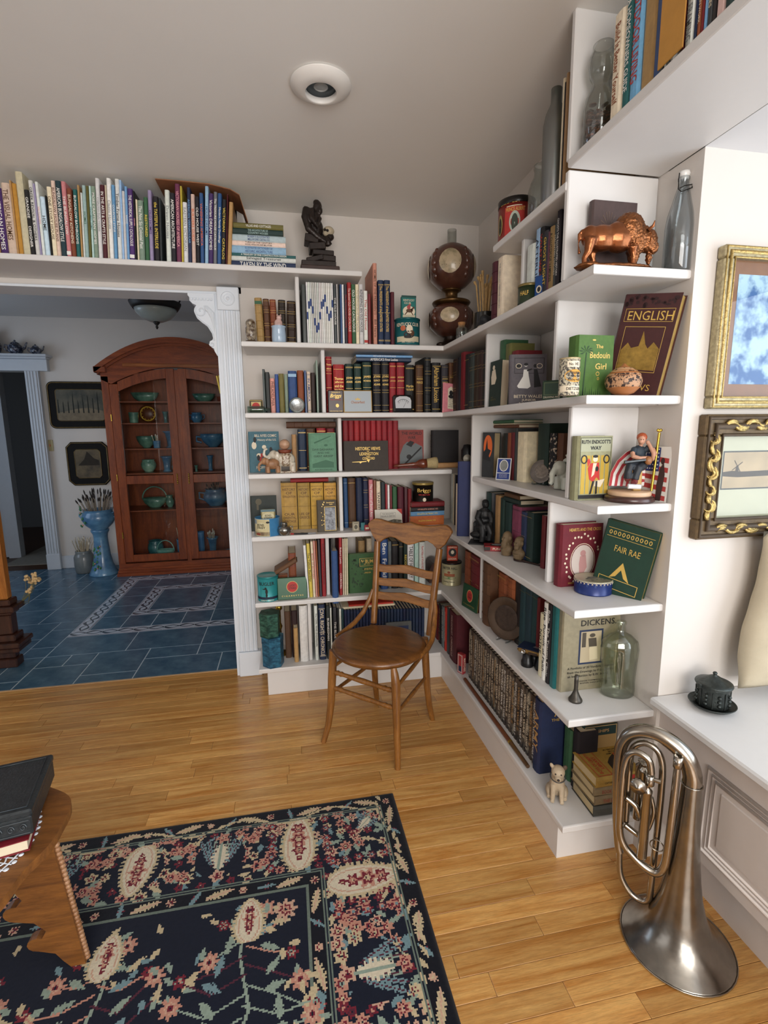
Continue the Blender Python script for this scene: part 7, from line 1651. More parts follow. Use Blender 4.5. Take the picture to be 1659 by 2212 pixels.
# corner of shelf six
p = P(*AG(232, 700), 2, Z[5]); can('tobacco_tin', 'cream round tobacco tin with a mansion label in the corner', Vector((p.x, p.y+.055, Z[5]+.0005)), .055, .130, '#b9b08a', '#1d1c1a', [('black', 'CARTER HALL', .78, .12, 1.75, -.25), ('black', 'Smoking Tobacco', .18, .07, 1.2, -.25)], [('#a05a3a', .42, .54, -.8, .35)], [('#6f8a5a', .36, .06, .75, -.25), ('#8a4a34', .60, .05, .15, -.25)], face=-PI/2-.35)
pp_ = Vector((p.x-.03, p.y+.05, Z[5]+.1315)); flat_tin('tobacco_tin', 'small orange tobacco tin with a dark portrait on the cream tin', pp_, (0, 0, -.2), .062, .088, .022, '#b4442a', [('portrait', 'black', F_(disc, .031, .050, .022, .024, -.0006)), ('face', 'cream', F_(disc, .031, .052, .009, .011, -.0008)), ('lettering', 'cream', lambda mb: (put_text(mb, 'UNION', (.031, -.0009, .080), (1, 0, 0), (0, 0, 1), .046, .009, .01), put_text(mb, 'LEADER', (.031, -.0009, .014), (1, 0, 0), (0, 0, 1), .046, .009, .01)))])
p = S(A5, 1290, 1, .16, Z[5]); dc = thing('domed_box', 'dark brown domed wooden box in the corner behind the chair', 'box', Vector((p.x, .19, Z[5]+.0005))); MB().box(-.05, -.06, 0, .05, .06, .05, .003).build('body', DK, dc); MB(Matrix.Translation((0, 0, .05)) @ Matrix.Rotation(PI/2, 4, 'X')).prism([(.05*math.cos(t*PI/12), .075*math.sin(t*PI/12)) for t in range(13)], -.06, .06, 'xy').build('domed_lid', DK, dc)
# --- bottom shelf, back wall: stacked tins, candlestick, small books
def hex_tin(label, loc, r, h, c, c2, rz):
    t = thing('tea_tin', label, 'tin', loc, (0, 0, rz)); o6 = [(r*math.cos(k*PI/3), r*math.sin(k*PI/3)) for k in range(6)]; m_ = M(c, .35, .3, var=0, scale=30, h2=c2, ramp=(.4, .7), stretch=(1, 1, 2.5)); MB().prism(o6, 0, h*.80, 'xy').build('body', m_, t); MB().prism([(a*1.03, b*1.03) for a, b in o6], h*.78, h, 'xy').build('lid', m_, t)
p = S(A5, 192, 1, .05, Z[6]); hex_tin('six-sided blue tea tin with landscape print, lower of two', p, .056, .162, '#1c4a66', '#3f86a8', .25); hex_tin('six-sided green tea tin stacked on the blue one', p+Vector((-.010, .006, .1625)), .054, .125, '#1d3f38', '#4f8270', .35)
p = S(A5, 240, 1, .17, Z[6]); cs_ = thing('candlestick', 'brass candlestick behind the six-sided tins', 'candlestick', p); MB().lathe([(0, 0), (.04, 0), (.038, .01), (.012, .02), (.009, .14), (.016, .16), (.009, .18), (.009, .25), (.018, .26), (.016, .285), (0, .285)], 20).build('stem', BRASS, cs_)
r_, art, w, h = back_face(A5, 958, 1128, .012, Z[6], .185, .012, '#5c6060', 'grey cookbook with a blue title label, standing upside down', .10); art('label', '#1f2f58', F_(rect, w*.14, h*.40, w*.88, h*.88)); art('lettering', 'cream', lambda mb: put_text(mb, 'brunch', (w*.5, -.001, h*.64), (-1, 0, 0), (0, 0, -1), w*.55, h*.16, .012, .2))
r_, art, w, h = back_face(A5, 690, 830, .03, Z[6], .140, .014, 'darkred', 'small dark red book leaning on the navy set', .10)
# --- right run: small upper shelf
p = S(AK, 470, 0, .085, 2.040); can('tobacco_tin', 'large red tobacco tin with a dark lid on the upper right shelf', p, .066, .150, '#8f2f2a', '#1d1a18', [('gold', 'CRIMP CUT', .88, .08, 1.2, -.1), ('gold', 'PRINCE ALBERT', .70, .09, 1.05, .25), ('cream', 'TOBACCO', .10, .05, .9, .25)], [('#b8332e', .02, .76, -.35, .75), ('cream', .765, .785, -.25, .6)], [('#b9c2b4', .42, .24, .30, .22), ('#9a8a52', .42, .24, .22, -.72), ('#3a4238', .40, .20, .18, .22), ('#2a2620', .40, .19, .13, -.72)], lidh=.022, face=-PI/2-.75)
def bottle(name, label, loc, prof, col, rough=.03, seg=28, wall=.0035, inner=True, cat='bottle', sx=1.0, sy=1.0, rz=0):
    t = thing(name, label, cat, loc, (0, 0, rz)); pr = list(prof); inn = [(max(0, r-wall), z+(wall if i == 0 else 0)) for i, (r, z) in enumerate(prof)][::-1]
    pr = [(0, prof[0][1])]+pr+inn+[(0, prof[0][1]+wall)]; MB(Matrix.Diagonal((sx, sy, 1, 1))).lathe(pr, seg).build('glass', glass(col, rough), t, weld=True); return t
p = S(AK, 800, 0, .075, 2.040); bottle('glass_bottle', 'wide clear glass milk bottle on the upper right shelf', p, [(.036, 0), (.040, .004), (.041, .10), (.034, .125), (.024, .145), (.022, .16), (.025, .168), (.025, .18)], '#e8ecea')
p = S(AK, 970, 0, .060, 2.040); bottle('glass_jar', 'tall cloudy grey-green glass bottle beside the thin books', p, [(.034, 0), (.036, .004), (.036, .24), (.030, .27), (.016, .30), (.016, .34)], '#8aa29c', .35)
# --- right run: second shelf
p = S(A6, 668, 0, .035, Z[1]); can('tobacco_tin', 'low dark green round tin before the ghost books', p, .036, .062, '#2c3a26', '#7a6a3c', [('gold', 'HALF', .5, .22, .8, -.3)], [], [], face=-PI/2-.6); p = S(A6, 722, 0, .032, Z[1]); flat_tin('tobacco_tin', 'small bright blue tobacco tin before the ghost books', p+Vector((0, .03, 0)), (0, 0, -PI/3), .060, .080, .026, '#1d4a8a', [('emblem', 'cream', F_(disc, .02, .035, .010, .012, -.0006)), ('emblem_core', 'black', F_(disc, .02, .035, .006, .008, -.0008))], b=.008)
# copper bison
p = Vector((0.105, -1.195, Z[1]+.0005)); bi = thing('bison_statue', 'shiny copper bison statue on the second shelf end', 'statue', p, (0, 0, math.radians(-8))); CU = M('#8a5434', 0.24, 0.85, var=.25, scale=30, bump=.15, bscale=200); CUW = M('#80502f', 0.32, 0.8, var=.3, scale=60)
m = MB(); B_ = lambda x, y, z, a, b, c, rot=None: m.ell((x, y, z), (a, b, c), 12, 8, rot)
B_(-.045, 0, .085, .048, .027, .034); B_(.0, 0, .088, .045, .03, .040); B_(-.078, 0, .088, .024, .022, .03)
for x, y, h_, xs in ((-.082, -.014, .08, -.012), (-.066, .014, .075, .006), (.032, -.016, .06, .004), (.046, .014, .06, .008)): m.tube([(x, y, h_), (x+xs*.4, y, .045), (x+xs*1.2, y, .03), (x+xs, y, .012), (x+xs+.004, y, .008)], [.017, .011, .008, .008, .009], 8)
m.tube([(-.098, 0, .105), (-.108, 0, .095), (-.108, 0, .065), (-.104, 0, .045)], [.005, .004, .003, .005], 6)
sculpt(m.build('body', CU, bi), .003, 3)
m = MB(); B_(.028, 0, .105, .042, .031, .045); B_(.05, 0, .082, .03, .028, .04); B_(.078, -.004, .078, .026, .023, .030); B_(.092, -.006, .062, .016, .014, .018); B_(.085, -.004, .038, .008, .008, .022); B_(.04, -.012, .045, .014, .013, .03); B_(.05, .012, .045, .014, .013, .03); B_(.066, 0, .10, .022, .020, .018)
sculpt(m.build('woolly_mane', CUW, bi), .0019, 2, .006, .005)
for s in (-1, 1): MB().tube([(.070, s*.020-.002, .10), (.076, s*.030-.002, .106), (.078, s*.032-.002, .118)], [.005, .004, .001], 7).build('horn', CU, bi)
m = MB(); m.ell((-.01, 0, .011), (.112, .036, .009)); m.ell((-.08, -.006, .012), (.035, .03, .010)); o = m.build('rocky_base', CUW, bi); sculpt(o, .004, 1, .004, .008)
p = S(A6, 1220, 1, -1.130, Z[1]); r_, art, w, h = face_book(Z[1], (p.x-.06, -1.139), 0, .150, .150, .022, '#4a3a38', 'brown cloth book standing behind the copper bison'); q0 = solve(lambda q: pj((q, -1.139, Z[1]+.1))[0], -.2, .5, 1278); r_.location = (q0, -1.139, Z[1]+.0005); h_ = solve(lambda z: pj((q0, -1.139, z))[1], Z[1], 2.05, 431)-Z[1]; r_.scale = (.135/.15, 1, h_/.15); art('cover_art', '#5f4c40', lambda mb: [poly(mb, [(.055, .10), (.055+.03*math.cos(a), .10+.03*math.sin(a)), (.055+.03*math.cos(a+.08), .10+.03*math.sin(a+.08))], -.0007) for a in (.4, .8, 1.2, 1.57, 1.9, 2.3, 2.7)])
p = Vector((.238, -1.215, Z[1]+.0005)); p.x = solve(lambda q: pj((q, -1.215, 1.85))[0], -.2, .6, 1466); sbt = bottle('swing_top_bottle', 'clear swing-top bottle with a white stopper against the right wall', p, [(.034, 0), (.037, .004), (.037, .115), (.033, .145), (.022, .185), (.0135, .215), (.012, .228), (.0145, .232), (.0145, .238), (.012, .240)], '#e6eaec', .02, 10)
MB().lathe([(0, .232), (.011, .232), (.013, .242), (.0145, .246), (.013, .252), (0, .254)], 18).build('stopper', M('#e3e2de', .3, var=.02, coat=.3), sbt); m = MB(); WI = M('#23201e', .4, .8, var=.1)
m.tube([(-.015, 0, .248), (-.019, -.004, .23), (-.021, -.008, .205), (-.017, -.014, .197), (.010, -.020, .206), (.017, -.010, .220), (.016, 0, .225)], .0013, 6); m.tube([(.015, 0, .248), (.019, -.004, .23), (.021, -.006, .208), (.014, -.016, .216), (-.012, -.018, .210), (-.02, -.010, .206)], .0013, 6); m.build('wire_bail', WI, sbt)
m = MB(); cyl_text(m, 'PHILA.PA.', .0362, .065, .011, 1.0, -2.15); m.T = Matrix(); m.build('embossed_lettering', glass('#eef2f2', .1), sbt)
o_ = sbt.children[-1]; o_.rotation_euler = (0, 0, 0)
# --- right run: third shelf
def fb2(pL, pR, zs, h, t, color, label, lean=0, **kw):
    """cover-out book standing between two measured bottom corners"""
    d = Vector((pR[0]-pL[0], pR[1]-pL[1])); return face_book(zs, pL, math.atan2(d.y, d.x), d.length, h, t, color, label, lean=lean, **kw)
def top_h(pt, zs, v): return solve(lambda z: pj((pt[0], pt[1], z))[1], zs, zs+.6, v)-zs
h_ = top_h((.055, -.70), Z[2], A7(0, 430)[1]); r_, art, w, h = fb2((.050, -.470), (.052, -.580), Z[2], h_, .036, '#1c3028', 'dark green book with a cream lady on its cover', .03); art('lady', 'cream', lambda mb: (disc(mb, w*.34, h*.86, w*.10, h*.05), poly(mb, [(w*.22, h*.80), (w*.48, h*.82), (w*.62, h*.62), (w*.5, h*.5), (w*.2, h*.5), (w*.15, h*.66)], -.0008))); art('lettering', 'olive', tx(w, h, [('MISS', .3, .22, .3, .03), ('MARIETTA', .42, .17, .5, .03)]))
q0 = S(A7, 488, 0, .055, Z[2]); q1 = S(A7, 705, 1, -1.005, Z[2]); h_ = top_h((.075, -.86), Z[2], A7(0, 430)[1]); bx = solve(lambda s: pj((s, -.74, Z[2]+.05))[0], -.2, .6, 1103); bx2 = solve(lambda s: pj((s, -.765, Z[2]+.05))[0], -.2, .6, 1180); h_ = top_h((bx, -.74), Z[2], 765); r_, art, w, h = fb2((bx, -.74), (bx2, -.765), Z[2], h_, .030, '#5f5a60', 'grey picture book with a lady in a white gown', .05)
art('panel', 'black', lambda mb: (frame(mb, w*.10, h*.62, w*.93, h*.93, .0016), rect(mb, w*.15, h*.70, w*.88, h*.70+.001), disc(mb, w*.22, h*.77, w*.09, h*.055, -.0006))); art('portrait_discs', 'cream', lambda mb: (ring(mb, w*.22, h*.77, w*.085, h*.05, .002, -.0009), ring(mb, w*.80, h*.77, w*.085, h*.05, .002, -.0009)))
art('gown', 'white', lambda mb: (poly(mb, [(w*.36, h*.70), (w*.48, h*.70), (w*.50, h*.58), (w*.56, h*.36), (w*.48, h*.32), (w*.22, h*.33), (w*.18, h*.37), (w*.34, h*.56)], -.0011), disc(mb, w*.42, h*.79, w*.05, h*.035, -.0009))); art('figures', 'black', lambda mb: (disc(mb, w*.42, h*.80, w*.06, h*.03, -.0013), poly(mb, [(w*.46, h*.66), (w*.60, h*.70), (w*.58, h*.72), (w*.44, h*.69)], -.0013), poly(mb, [(w*.66, h*.34), (w*.86, h*.36), (w*.74, h*.70), (w*.64, h*.70)], -.0006), disc(mb, w*.68, h*.77, w*.05, h*.035, -.0009))); art('lettering', 'cream', tx(w, h, [('BETTY WALES', .5, .165, .80, .062), ('JUNIOR', .52, .085, .46, .058), ('B. M. DUNTON', .5, .03, .5, .03)]))
p = S(A7, 685, 0, .015, Z[2]); flat_tin('tobacco_tin', 'small dark green tobacco tin beside the divider', p+Vector((0, .005, 0)), (0, 0, -.75), .062, .062, .026, '#1f3a2a', [('label', '#4a5a3e', F_(frame, .006, .016, .056, .056, .003, -.0006)), ('lettering', 'cream', lambda mb: put_text(mb, 'DRAWING PINS', (.031, -.0009, .010), (1, 0, 0), (0, 0, 1), .05, .006))])
h_ = top_h((.02, -1.165), Z[2], A7(0, 305)[1]); r_, art, w, h = face_book(Z[2], (.018, -1.165), 0, .150, h_, .052, '#4a6e2e', 'bright green novel with a palm tree and gilt title'); q2 = solve(lambda s: pj((s, -1.165, Z[2]+.05))[0], -.2, .4, A7(905, 0)[0]); q3 = solve(lambda s: pj((s, -1.165, Z[2]+.05))[0], -.2, .4, A7(1130, 0)[0]); r_.location.x = q2; r_.scale = ((q3-q2)/.15, 1, 1)
art('palm', '#20401c', lambda mb: (poly(mb, [(w*.16, h*.02), (w*.20, h*.02), (w*.25, h*.72), (w*.22, h*.72)], -.0007), [poly(mb, [(w*.23, h*.74), (w*.23+w*.2*math.cos(a), h*.74+h*.10*math.sin(a)), (w*.23+w*.15*math.cos(a+.25), h*.74+h*.08*math.sin(a+.25))], -.0008) for a in (-.5, 0, .5, 1.1, 1.8, 2.4, 3.0, 3.6)], [poly(mb, [(w*.12+i*w*.06, h*.03), (w*.15+i*w*.06, h*.03), (w*.135+i*w*.06, h*(.10+.04*(i % 3)))], -.0007) for i in range(10)])); art('lettering', 'gold', tx(w, h, [('The', .60, .82, .22, .06), ('Bedouin', .62, .68, .56, .10), ('Girl', .66, .50, .36, .10)])); art('gilt_tendrils', 'gold', lambda mb: (ring(mb, w*.58, h*.38, w*.05, h*.035, .002), ring(mb, w*.60, h*.30, w*.03, h*.025, .002), disc(mb, w*.44, h*.92, w*.05, h*.012)))
p = Vector((.045, -1.215, Z[2]+.0005)); p.x = solve(lambda s: pj((s, -1.215, Z[2]+.03))[0], -.2, .4, A7(855, 0)[0]); kt = can('pounce_canister', 'patterned cream cardboard canister of drawing powder before the green novel', p, .0265, .098, M('#c8bfa6', .6, var=0, scale=170, h2='#4f4a48', ramp=(.48, .54)), '#c0ad84', [('black', 'No. 142', .82, .075, .95, -.1), ('black', 'Pounce', .60, .09, 1.1, .05), ('black', 'Tracing Cloth', .50, .06, 1.4, .05), ('black', 'Tracing Vellum', .40, .06, 1.4, .05), ('black', 'DIETZGEN', .17, .08, 1.6, .05)], [('cream', .74, .90, -.75, .6), ('cream', .09, .25, -1.5, 1.5)], [('ochre', .51, .17, 1.05, .05)], lidh=.004, cat='canister')
p = Vector((.135, -1.225, Z[2]+.0005)); p.x = solve(lambda s: pj((s, -1.225, Z[2]+.04))[0], -.2, .5, A7(1205, 0)[0]); gd = thing('gourd', 'round carved gourd with brown figures on the third shelf end', 'gourd', p); gp = [(0, 0), (.012, .0005), (.028, .006), (.042, .020), (.0475, .036), (.044, .052), (.032, .066), (.018, .074), (.008, .079), (.003, .085), (0, .086)]
MB().lathe(gp, 36).build('shell', M('#a5693c', .4, var=.10, scale=14), gd, weld=True); MB().lathe([(r+.0006, z) for r, z in ((.0425, .021), (.0472, .034), (.0455, .047), (.041, .057))], 36).build('carved_band', M('#b58a66', .5, var=0, scale=95, h2='#2c1a14', ramp=(.50, .54)), gd)
MB().lathe([(r+.0006, z) for r, z in ((.036, .062), (.026, .070), (.012, .0765))], 36).build('upper_band', M('#c59a70', .5, var=0, scale=70, h2='#3a241a', ramp=(.52, .58)), gd)
B_r = Vector((.212, -1.247)); w_ = .150; an = math.radians(-58); bl0 = B_r-Vector((math.cos(an), math.sin(an)))*w_; r_, art, w, h = face_book(Z[2], (bl0.x-.0, bl0.y), an, w_, .290, .036, '#3f1a1a', 'large maroon book with a gilt church, leaning on the right wall', lean=math.radians(4), gilt=True, roll=math.radians(9)); art('lettering', 'gold', lambda mb: (put_text(mb, 'ENGLISH', (w*.54, -.0008, h*.80), (1, 0, 0), (0, 0, 1), w*.80, h*.085, .0), put_text(mb, 'VIEWS', (w*.60, -.0008, h*.14), (1, 0, 0), (0, 0, 1), w*.5, h*.06, .0), frame(mb, w*.08, h*.745, w*.95, h*.865, .001, -.0007))); art('gilt_panel', M('#a0803c', .4, .5, var=.3, scale=60), lambda mb: poly(mb, [(w*.16, h*.30), (w*.84, h*.30), (w*.84, h*.50), (w*.72, h*.56), (w*.64, h*.50), (w*.58, h*.54), (w*.50, h*.66), (w*.47, h*.52), (w*.34, h*.50), (w*.26, h*.55), (w*.16, h*.48)], -.0009)); art('panel_outline', 'gold', lambda mb: frame(mb, w*.14, h*.28, w*.86, h*.70, .0012, -.0008)); art('leaf_pattern', '#2a0f10', lambda mb: (blobs(mb, 8, 30, w*.05, h*.88, w*.95, h*.98, .006), blobs(mb, 9, 26, w*.04, h*.05, w*.40, h*.26, .007)))
# --- right run: fourth shelf
ZS = 1.149
h_ = top_h((.095, -.36), ZS, AH(0, 300)[1]); r_, art, w, h = fb2((.080, -.334), (.114, -.389), ZS, h_, .05, '#2e3032', 'dark grey book with an orange moon silhouette cover', .02, page=2); art('moon', 'orange', F_(disc, w*.5, h*.68, w*.36, h*.26)); art('silhouette', '#1c1d1f', lambda mb: poly(mb, [(w*.12, h*.55), (w*.3, h*.62), (w*.42, h*.86), (w*.5, h*.64), (w*.75, h*.60), (w*.6, h*.48), (w*.8, h*.36), (w*.1, h*.40)], -.0009))
p = P(*AH(875, 868), 2, ZS); cdd = thing('standing_card', 'small blue and white card with a silver oval, leaning on the books', 'card', (p.x-.05, p.y+.02, ZS+.0005), (math.radians(-12), 0, -.75)); cw, chh = .062, .094; MB().box(0, 0, 0, cw, .0016, chh).build('card', M('#d9d9d6', .5, var=.02), cdd); m = MB(); rect(m, .004, .032, cw-.004, chh-.004, -.0005); rect(m, .004, .004, cw-.004, .029, -.0005); m.build('blue_panel', ink('#1f3a86'), cdd); m = MB(); ring(m, cw/2, .062, .019, .025, .003, -.0009); m.build('oval_ring', ink('white'), cdd); m = MB(); disc(m, cw/2, .062, .0155, .0215, -.0008); m.build('silver_oval', M('#8a8c88', .4, .4, var=.2), cdd); m = MB(); [put_text(m, s_, (cw/2, -.0009, z_), (1, 0, 0), (0, 0, 1), .036, .003) for s_, z_ in (('LINCOLN HEAD', .024), ('SILVER MEDAL', .018), ('COLLECTION', .012))]; m.build('lettering', ink('white'), cdd)
def easel_plate(label, loc, rz, r, m1, m2, tilt, well):
    t = thing('plate', label, 'plate', loc, (0, 0, rz)); MX = Matrix.Translation((0, .0, r*math.cos(tilt)+.008)) @ Matrix.Rotation(PI/2-tilt, 4, 'X'); MB(MX).lathe([(0, -.002), (r*.6, -.004), (r*.96, 0), (r, .003), (r*.96, .004), (r*.70, .001), (r*.66, -.001 if well else .001), (0, -.001)], 40).build('plate', m1, t, weld=True)
    m = MB(MX); ring(m, 0, 0, 0, 0, 0) if False else None; m.lathe([(0, .0012), (r*.25, .003), (r*.4, .0015), (r*.5, .003), (r*.6, .0008)], 24); m.build('medallion', m2, t); return t
def easel(label, loc, rz):
    t = thing('plate_stand', label, 'stand', loc, (0, 0, rz)); G = glass('#e8eeee', .05)
    for s in (-1, 1): MB().tube([(s*.022, -.026, .014), (s*.022, -.032, .006), (s*.022, -.016, .003), (s*.022, .02, .003), (s*.022, .036, .05)], .003, 7).build('prong', G, t)
    MB().tube([(-.022, .02, .003), (.022, .02, .003)], .003, 7).build('crossbar', G, t)
p = P(*AH(1150, 925), 2, ZS); easel_plate('small dim glass plate standing beside the green elephant teapot', (p.x+.03, p.y-.02, ZS+.0005), -.95, .046, M('#6a625c', .25, .2, var=.2, coat=.5), M('#80766c', .3, .2, var=.3, scale=120), .28, False); easel('clear plastic easel holding the dim glass plate', (p.x+.03, p.y-.02, ZS+.0005), -.95)
p = P(*AH(1455, 1000), 2, ZS); et = thing('elephant_teapot', 'white and green elephant teapot beside the divider', 'teapot', (p.x+.035, p.y+.02, ZS+.0005), (0, 0, .25)); m = MB(); s = .95
m.ell((.02*s, 0, .062*s), (.045*s, .032*s, .04*s)); m.ell((-.022*s, 0, .082*s), (.026*s, .026*s, .028*s)); m.tube([(-.04*s, 0, .08*s), (-.058*s, 0, .06*s), (-.056*s, 0, .035*s), (-.064*s, 0, .024*s)], [.014*s, .011*s, .009*s, .008*s], 8)
for x in (-.008, .046):
    for y in (-.018, .018): m.tube([(x*s, y*s, .05*s), (x*s, y*s, .003)], .016*s, 8)
sculpt(m.build('body', M('#d3d6c8', .25, var=.04, coat=.4), et), .003, 2); MB().box(.0, -.034*s, .05*s, .042*s, .034*s, .104*s, .012).build('green_blanket', M('#6f9a5c', .3, var=.15, scale=60, coat=.3), et); MB().lathe([(0, .102*s), (.022*s, .102*s), (.018*s, .112*s), (.008*s, .118*s), (.012*s, .128*s), (0, .136*s)], 18, .02*s).build('lid', M('#d3d6c8', .25, var=.04, coat=.4), et)
# the illustrated novel and the seated fireman on the shelf end
q0, q1 = (.075, -1.175), (.215, -1.150); h_ = top_h(q0, ZS, A8(0, 178)[1]) if False else top_h(q0, ZS, 880+178/2.9625); A8 = Zm(940, 880, 2.9625)
x0 = solve(lambda s: pj((s, -1.14, ZS))[0], -.2, .5, A8(905, 0)[0]); x1 = solve(lambda s: pj((s, -1.14, ZS))[0], -.2, .5, A8(1105, 0)[0]); h_ = top_h((x0, -1.14), ZS, A8(0, 185)[1])
r_, art, w, h = face_book(ZS, (x0, -1.140), math.radians(2), (x1-x0)*1.06, h_, .040, '#9a9a78', 'olive novel with a red-coated gentleman on the cover')
r_.location.z = ZS+.0005
art('yellow_panel', '#c2a23c', lambda mb: [rect(mb, w*(.09+.145*i), h*.10, w*(.20+.145*i), h*.70, -.0006) for i in range(6)]); art('title_panel', '#a8ab90', lambda mb: rect(mb, w*.04, h*.76, w*.96, h*.965, -.0005)); art('black_line_art', 'black', lambda mb: (frame(mb, w*.03, h*.02, w*.97, h*.975, .0012, -.0009), ring(mb, w*.16, h*.64, w*.10, h*.07, .004, -.0009), ring(mb, w*.84, h*.64, w*.10, h*.07, .004, -.0009), rect(mb, w*.04, h*.03, w*.96, h*.085, -.0008), disc(mb, w*.50, h*.685, w*.08, h*.022, -.0013), poly(mb, [(w*.44, h*.30), (w*.50, h*.30), (w*.42, h*.10), (w*.36, h*.09)], -.0012), poly(mb, [(w*.54, h*.30), (w*.60, h*.30), (w*.60, h*.10), (w*.54, h*.09)], -.0012), disc(mb, w*.56, h*.49, w*.05, h*.04, -.0014)))
art('red_coat', 'brightred', lambda mb: (poly(mb, [(w*.36, h*.58), (w*.62, h*.59), (w*.66, h*.30), (w*.56, h*.36), (w*.46, h*.28), (w*.34, h*.33), (w*.28, h*.50)], -.0011), poly(mb, [(w*.28, h*.52), (w*.36, h*.60), (w*.30, h*.66), (w*.25, h*.62)], -.0011))); art('face_and_ruff', 'cream', lambda mb: (disc(mb, w*.50, h*.64, w*.075, h*.04, -.0012), poly(mb, [(w*.44, h*.58), (w*.55, h*.58), (w*.48, h*.40), (w*.40, h*.36)], -.0012), poly(mb, [(w*.52, h*.30), (w*.82, h*.33), (w*.70, h*.20), (w*.50, h*.22)], -.0010))); art('lettering', 'black', tx(w, h, [("RUTH ENDICOTT'S", .5, .91, .88, .062, .03), ('WAY', .5, .815, .34, .06, .03)], y=-.0011))
fg = thing('fireman_figurine', 'seated fireman figurine with a flag-draped wall and brass pole', 'figurine', (.204, -1.180, ZS+.0005), (0, 0, math.radians(-14))); fg.scale = (.92, .92, .97); k = .00137/2.9625*1.0
fx = lambda x, y: ((x-1265)*k, (605-y)*k)
MB().lathe([(0, 0), (.072, 0), (.075, .003), (.074, .014), (.066, .018), (0, .018)], 40).build('wooden_base', wood('#2c1512', '#4a2620', 6, .3, (1, 8, 8), coat=.4), fg); MB().lathe([(0, .018), (.062, .018), (.064, .020), (.064, .030), (.062, .032), (0, .032)], 40).build('cream_base', M('#c9a888', .4, var=.06), fg)
SKN = M('#c08f76', .45, var=.06); 
def fl_limb(mb, pts, r): mb.tube([(fx(x, y)[0], yy, fx(x, y)[1]) for x, y, yy in pts], [q*k for q in r], 8)
m = MB()
for (x, y, yy, a, b, c) in ((1310, 290, 0, 48, 38, 52), (1325, 330, 0, 46, 40, 40), (1340, 345, .0, 44, 42, 30)): X_, Z_ = fx(x, y); m.ell((X_, yy, Z_), (a*k, b*k, c*k))
fl_limb(m, [(1275, 260, -.006), (1258, 290, -.014)], [22, 22]); fl_limb(m, [(1350, 262, -.004), (1380, 262, -.010)], [24, 22]); sculpt(m.build('shirt', M('#24303a', .6, var=.15), fg), .0024, 3)
m = MB(); X_, Z_ = fx(1318, 205); m.ell((X_, -.006, Z_), (26*k, 26*k, 34*k)); m.ell((X_-10*k, -.014, Z_-8*k), (16*k, 14*k, 18*k)); fl_limb(m, [(1318, 240, -.002), (1316, 262, 0)], [16, 18]); hd_ = sculpt(m.build('head', SKN, fg), .0022, 2)
m = MB(); m.ell((X_+6*k, .0, Z_+16*k), (34*k, 34*k, 30*k)); m.ell((X_+16*k, .006, Z_+2*k), (24*k, 27*k, 30*k)); sculpt(m.build('hair', M('#a8502c', .5, var=.2, scale=200), hd_), .0022, 1, .002, .004)
m = MB(); [m.ell((X_-18*k+d*10*k, -.0225+d*.002, Z_+2*k), 3*k, 6, 4) for d in (0, 1.8)]; m.build('eyes', M('#2a1a14', .4, var=0), hd_)
m = MB(); fl_limb(m, [(1256, 285, -.014), (1252, 310, -.024), (1290, 322, -.032), (1335, 318, -.030)], [17, 16, 14, 12]); fl_limb(m, [(1385, 262, -.012), (1396, 300, -.022), (1380, 330, -.026), (1378, 290, -.03), (1358, 232, -.016)], [18, 17, 15, 14, 13]); fl_limb(m, [(1335, 318, -.030), (1350, 318, -.030)], [13, 12]); X2, Z2 = fx(1352, 222); m.ell((X2, -.014, Z2), (14*k, 12*k, 15*k)); sculpt(m.build('arms', SKN, fg), .0021, 2)
m = MB(); fl_limb(m, [(1325, 365, .004), (1270, 368, -.018), (1225, 372, -.032), (1215, 410, -.034), (1218, 448, -.03)], [32, 32, 28, 25, 28]); fl_limb(m, [(1350, 365, .0), (1310, 375, -.024), (1280, 385, -.036), (1270, 420, -.036), (1262, 455, -.034)], [32, 32, 28, 25, 28]); sculpt(m.build('trousers', M('#20252c', .55, var=.15), fg), .0024, 2)
m = MB(); fl_limb(m, [(1262, 455, -.034), (1262, 470, -.038), (1245, 478, -.046)], [22, 20, 18]); fl_limb(m, [(1218, 448, -.03), (1220, 462, -.034)], [22, 18]); m.build('boots', M('#6a2a2a', .5), fg)
m = MB(); fl_limb(m, [(1195, 345, -.036), (1320, 330, -.040)], [9, 9]); fl_limb(m, [(1185, 345, -.036), (1200, 345, -.036)], [12, 12]); m.build('nozzle', M('#5a6064', .3, .7), fg); MB().ell((fx(1345, 335)[0], -.034, fx(1345, 335)[1]), (26*k, 20*k, 28*k)).build('helmet', M('#8a5a34', .4, var=.2), fg)
m = MB(); fl_limb(m, [(1210, 498, -.046), (1290, 500, -.050)], [16, 16]); m.build('hose_roll', M('#d6d9dc', .4), fg); MB().box(fx(1285, 0)[0], -.006, .032, fx(1340, 0)[0], .016, fx(0, 400)[1], .002).build('hydrant_post', M('#c09a54', .45, var=.1), fg)
fw_ = MB(); pts = [(1140, 510), (1150, 420), (1190, 340), (1250, 285), (1300, 260), (1385, 270), (1385, 510)]; 
fw_.prism([fx(x, y) for x, y in pts], .022, .026); fw_.build('flag_wall', ink('white'), fg)
m = MB()
for i in range(6):
    e_ = i*.15; r0, r1 = 1-e_*1.05, 1-e_*1.05-.075
    A_ = [(1385-(1385-x)*r0, 520-(520-y)*r0) for x, y in pts[:6]]; B2 = [(1385-(1385-x)*r1, 520-(520-y)*r1) for x, y in pts[:6]]
    for j in range(5): m.add([(*fx(*A_[j])[:1], .0212, fx(*A_[j])[1]), (*fx(*A_[j+1])[:1], .0212, fx(*A_[j+1])[1]), (*fx(*B2[j+1])[:1], .0212, fx(*B2[j+1])[1]), (*fx(*B2[j])[:1], .0212, fx(*B2[j])[1])], [(0, 1, 2, 3)])
m.build('flag_stripes', ink('#b02c34'), fg)
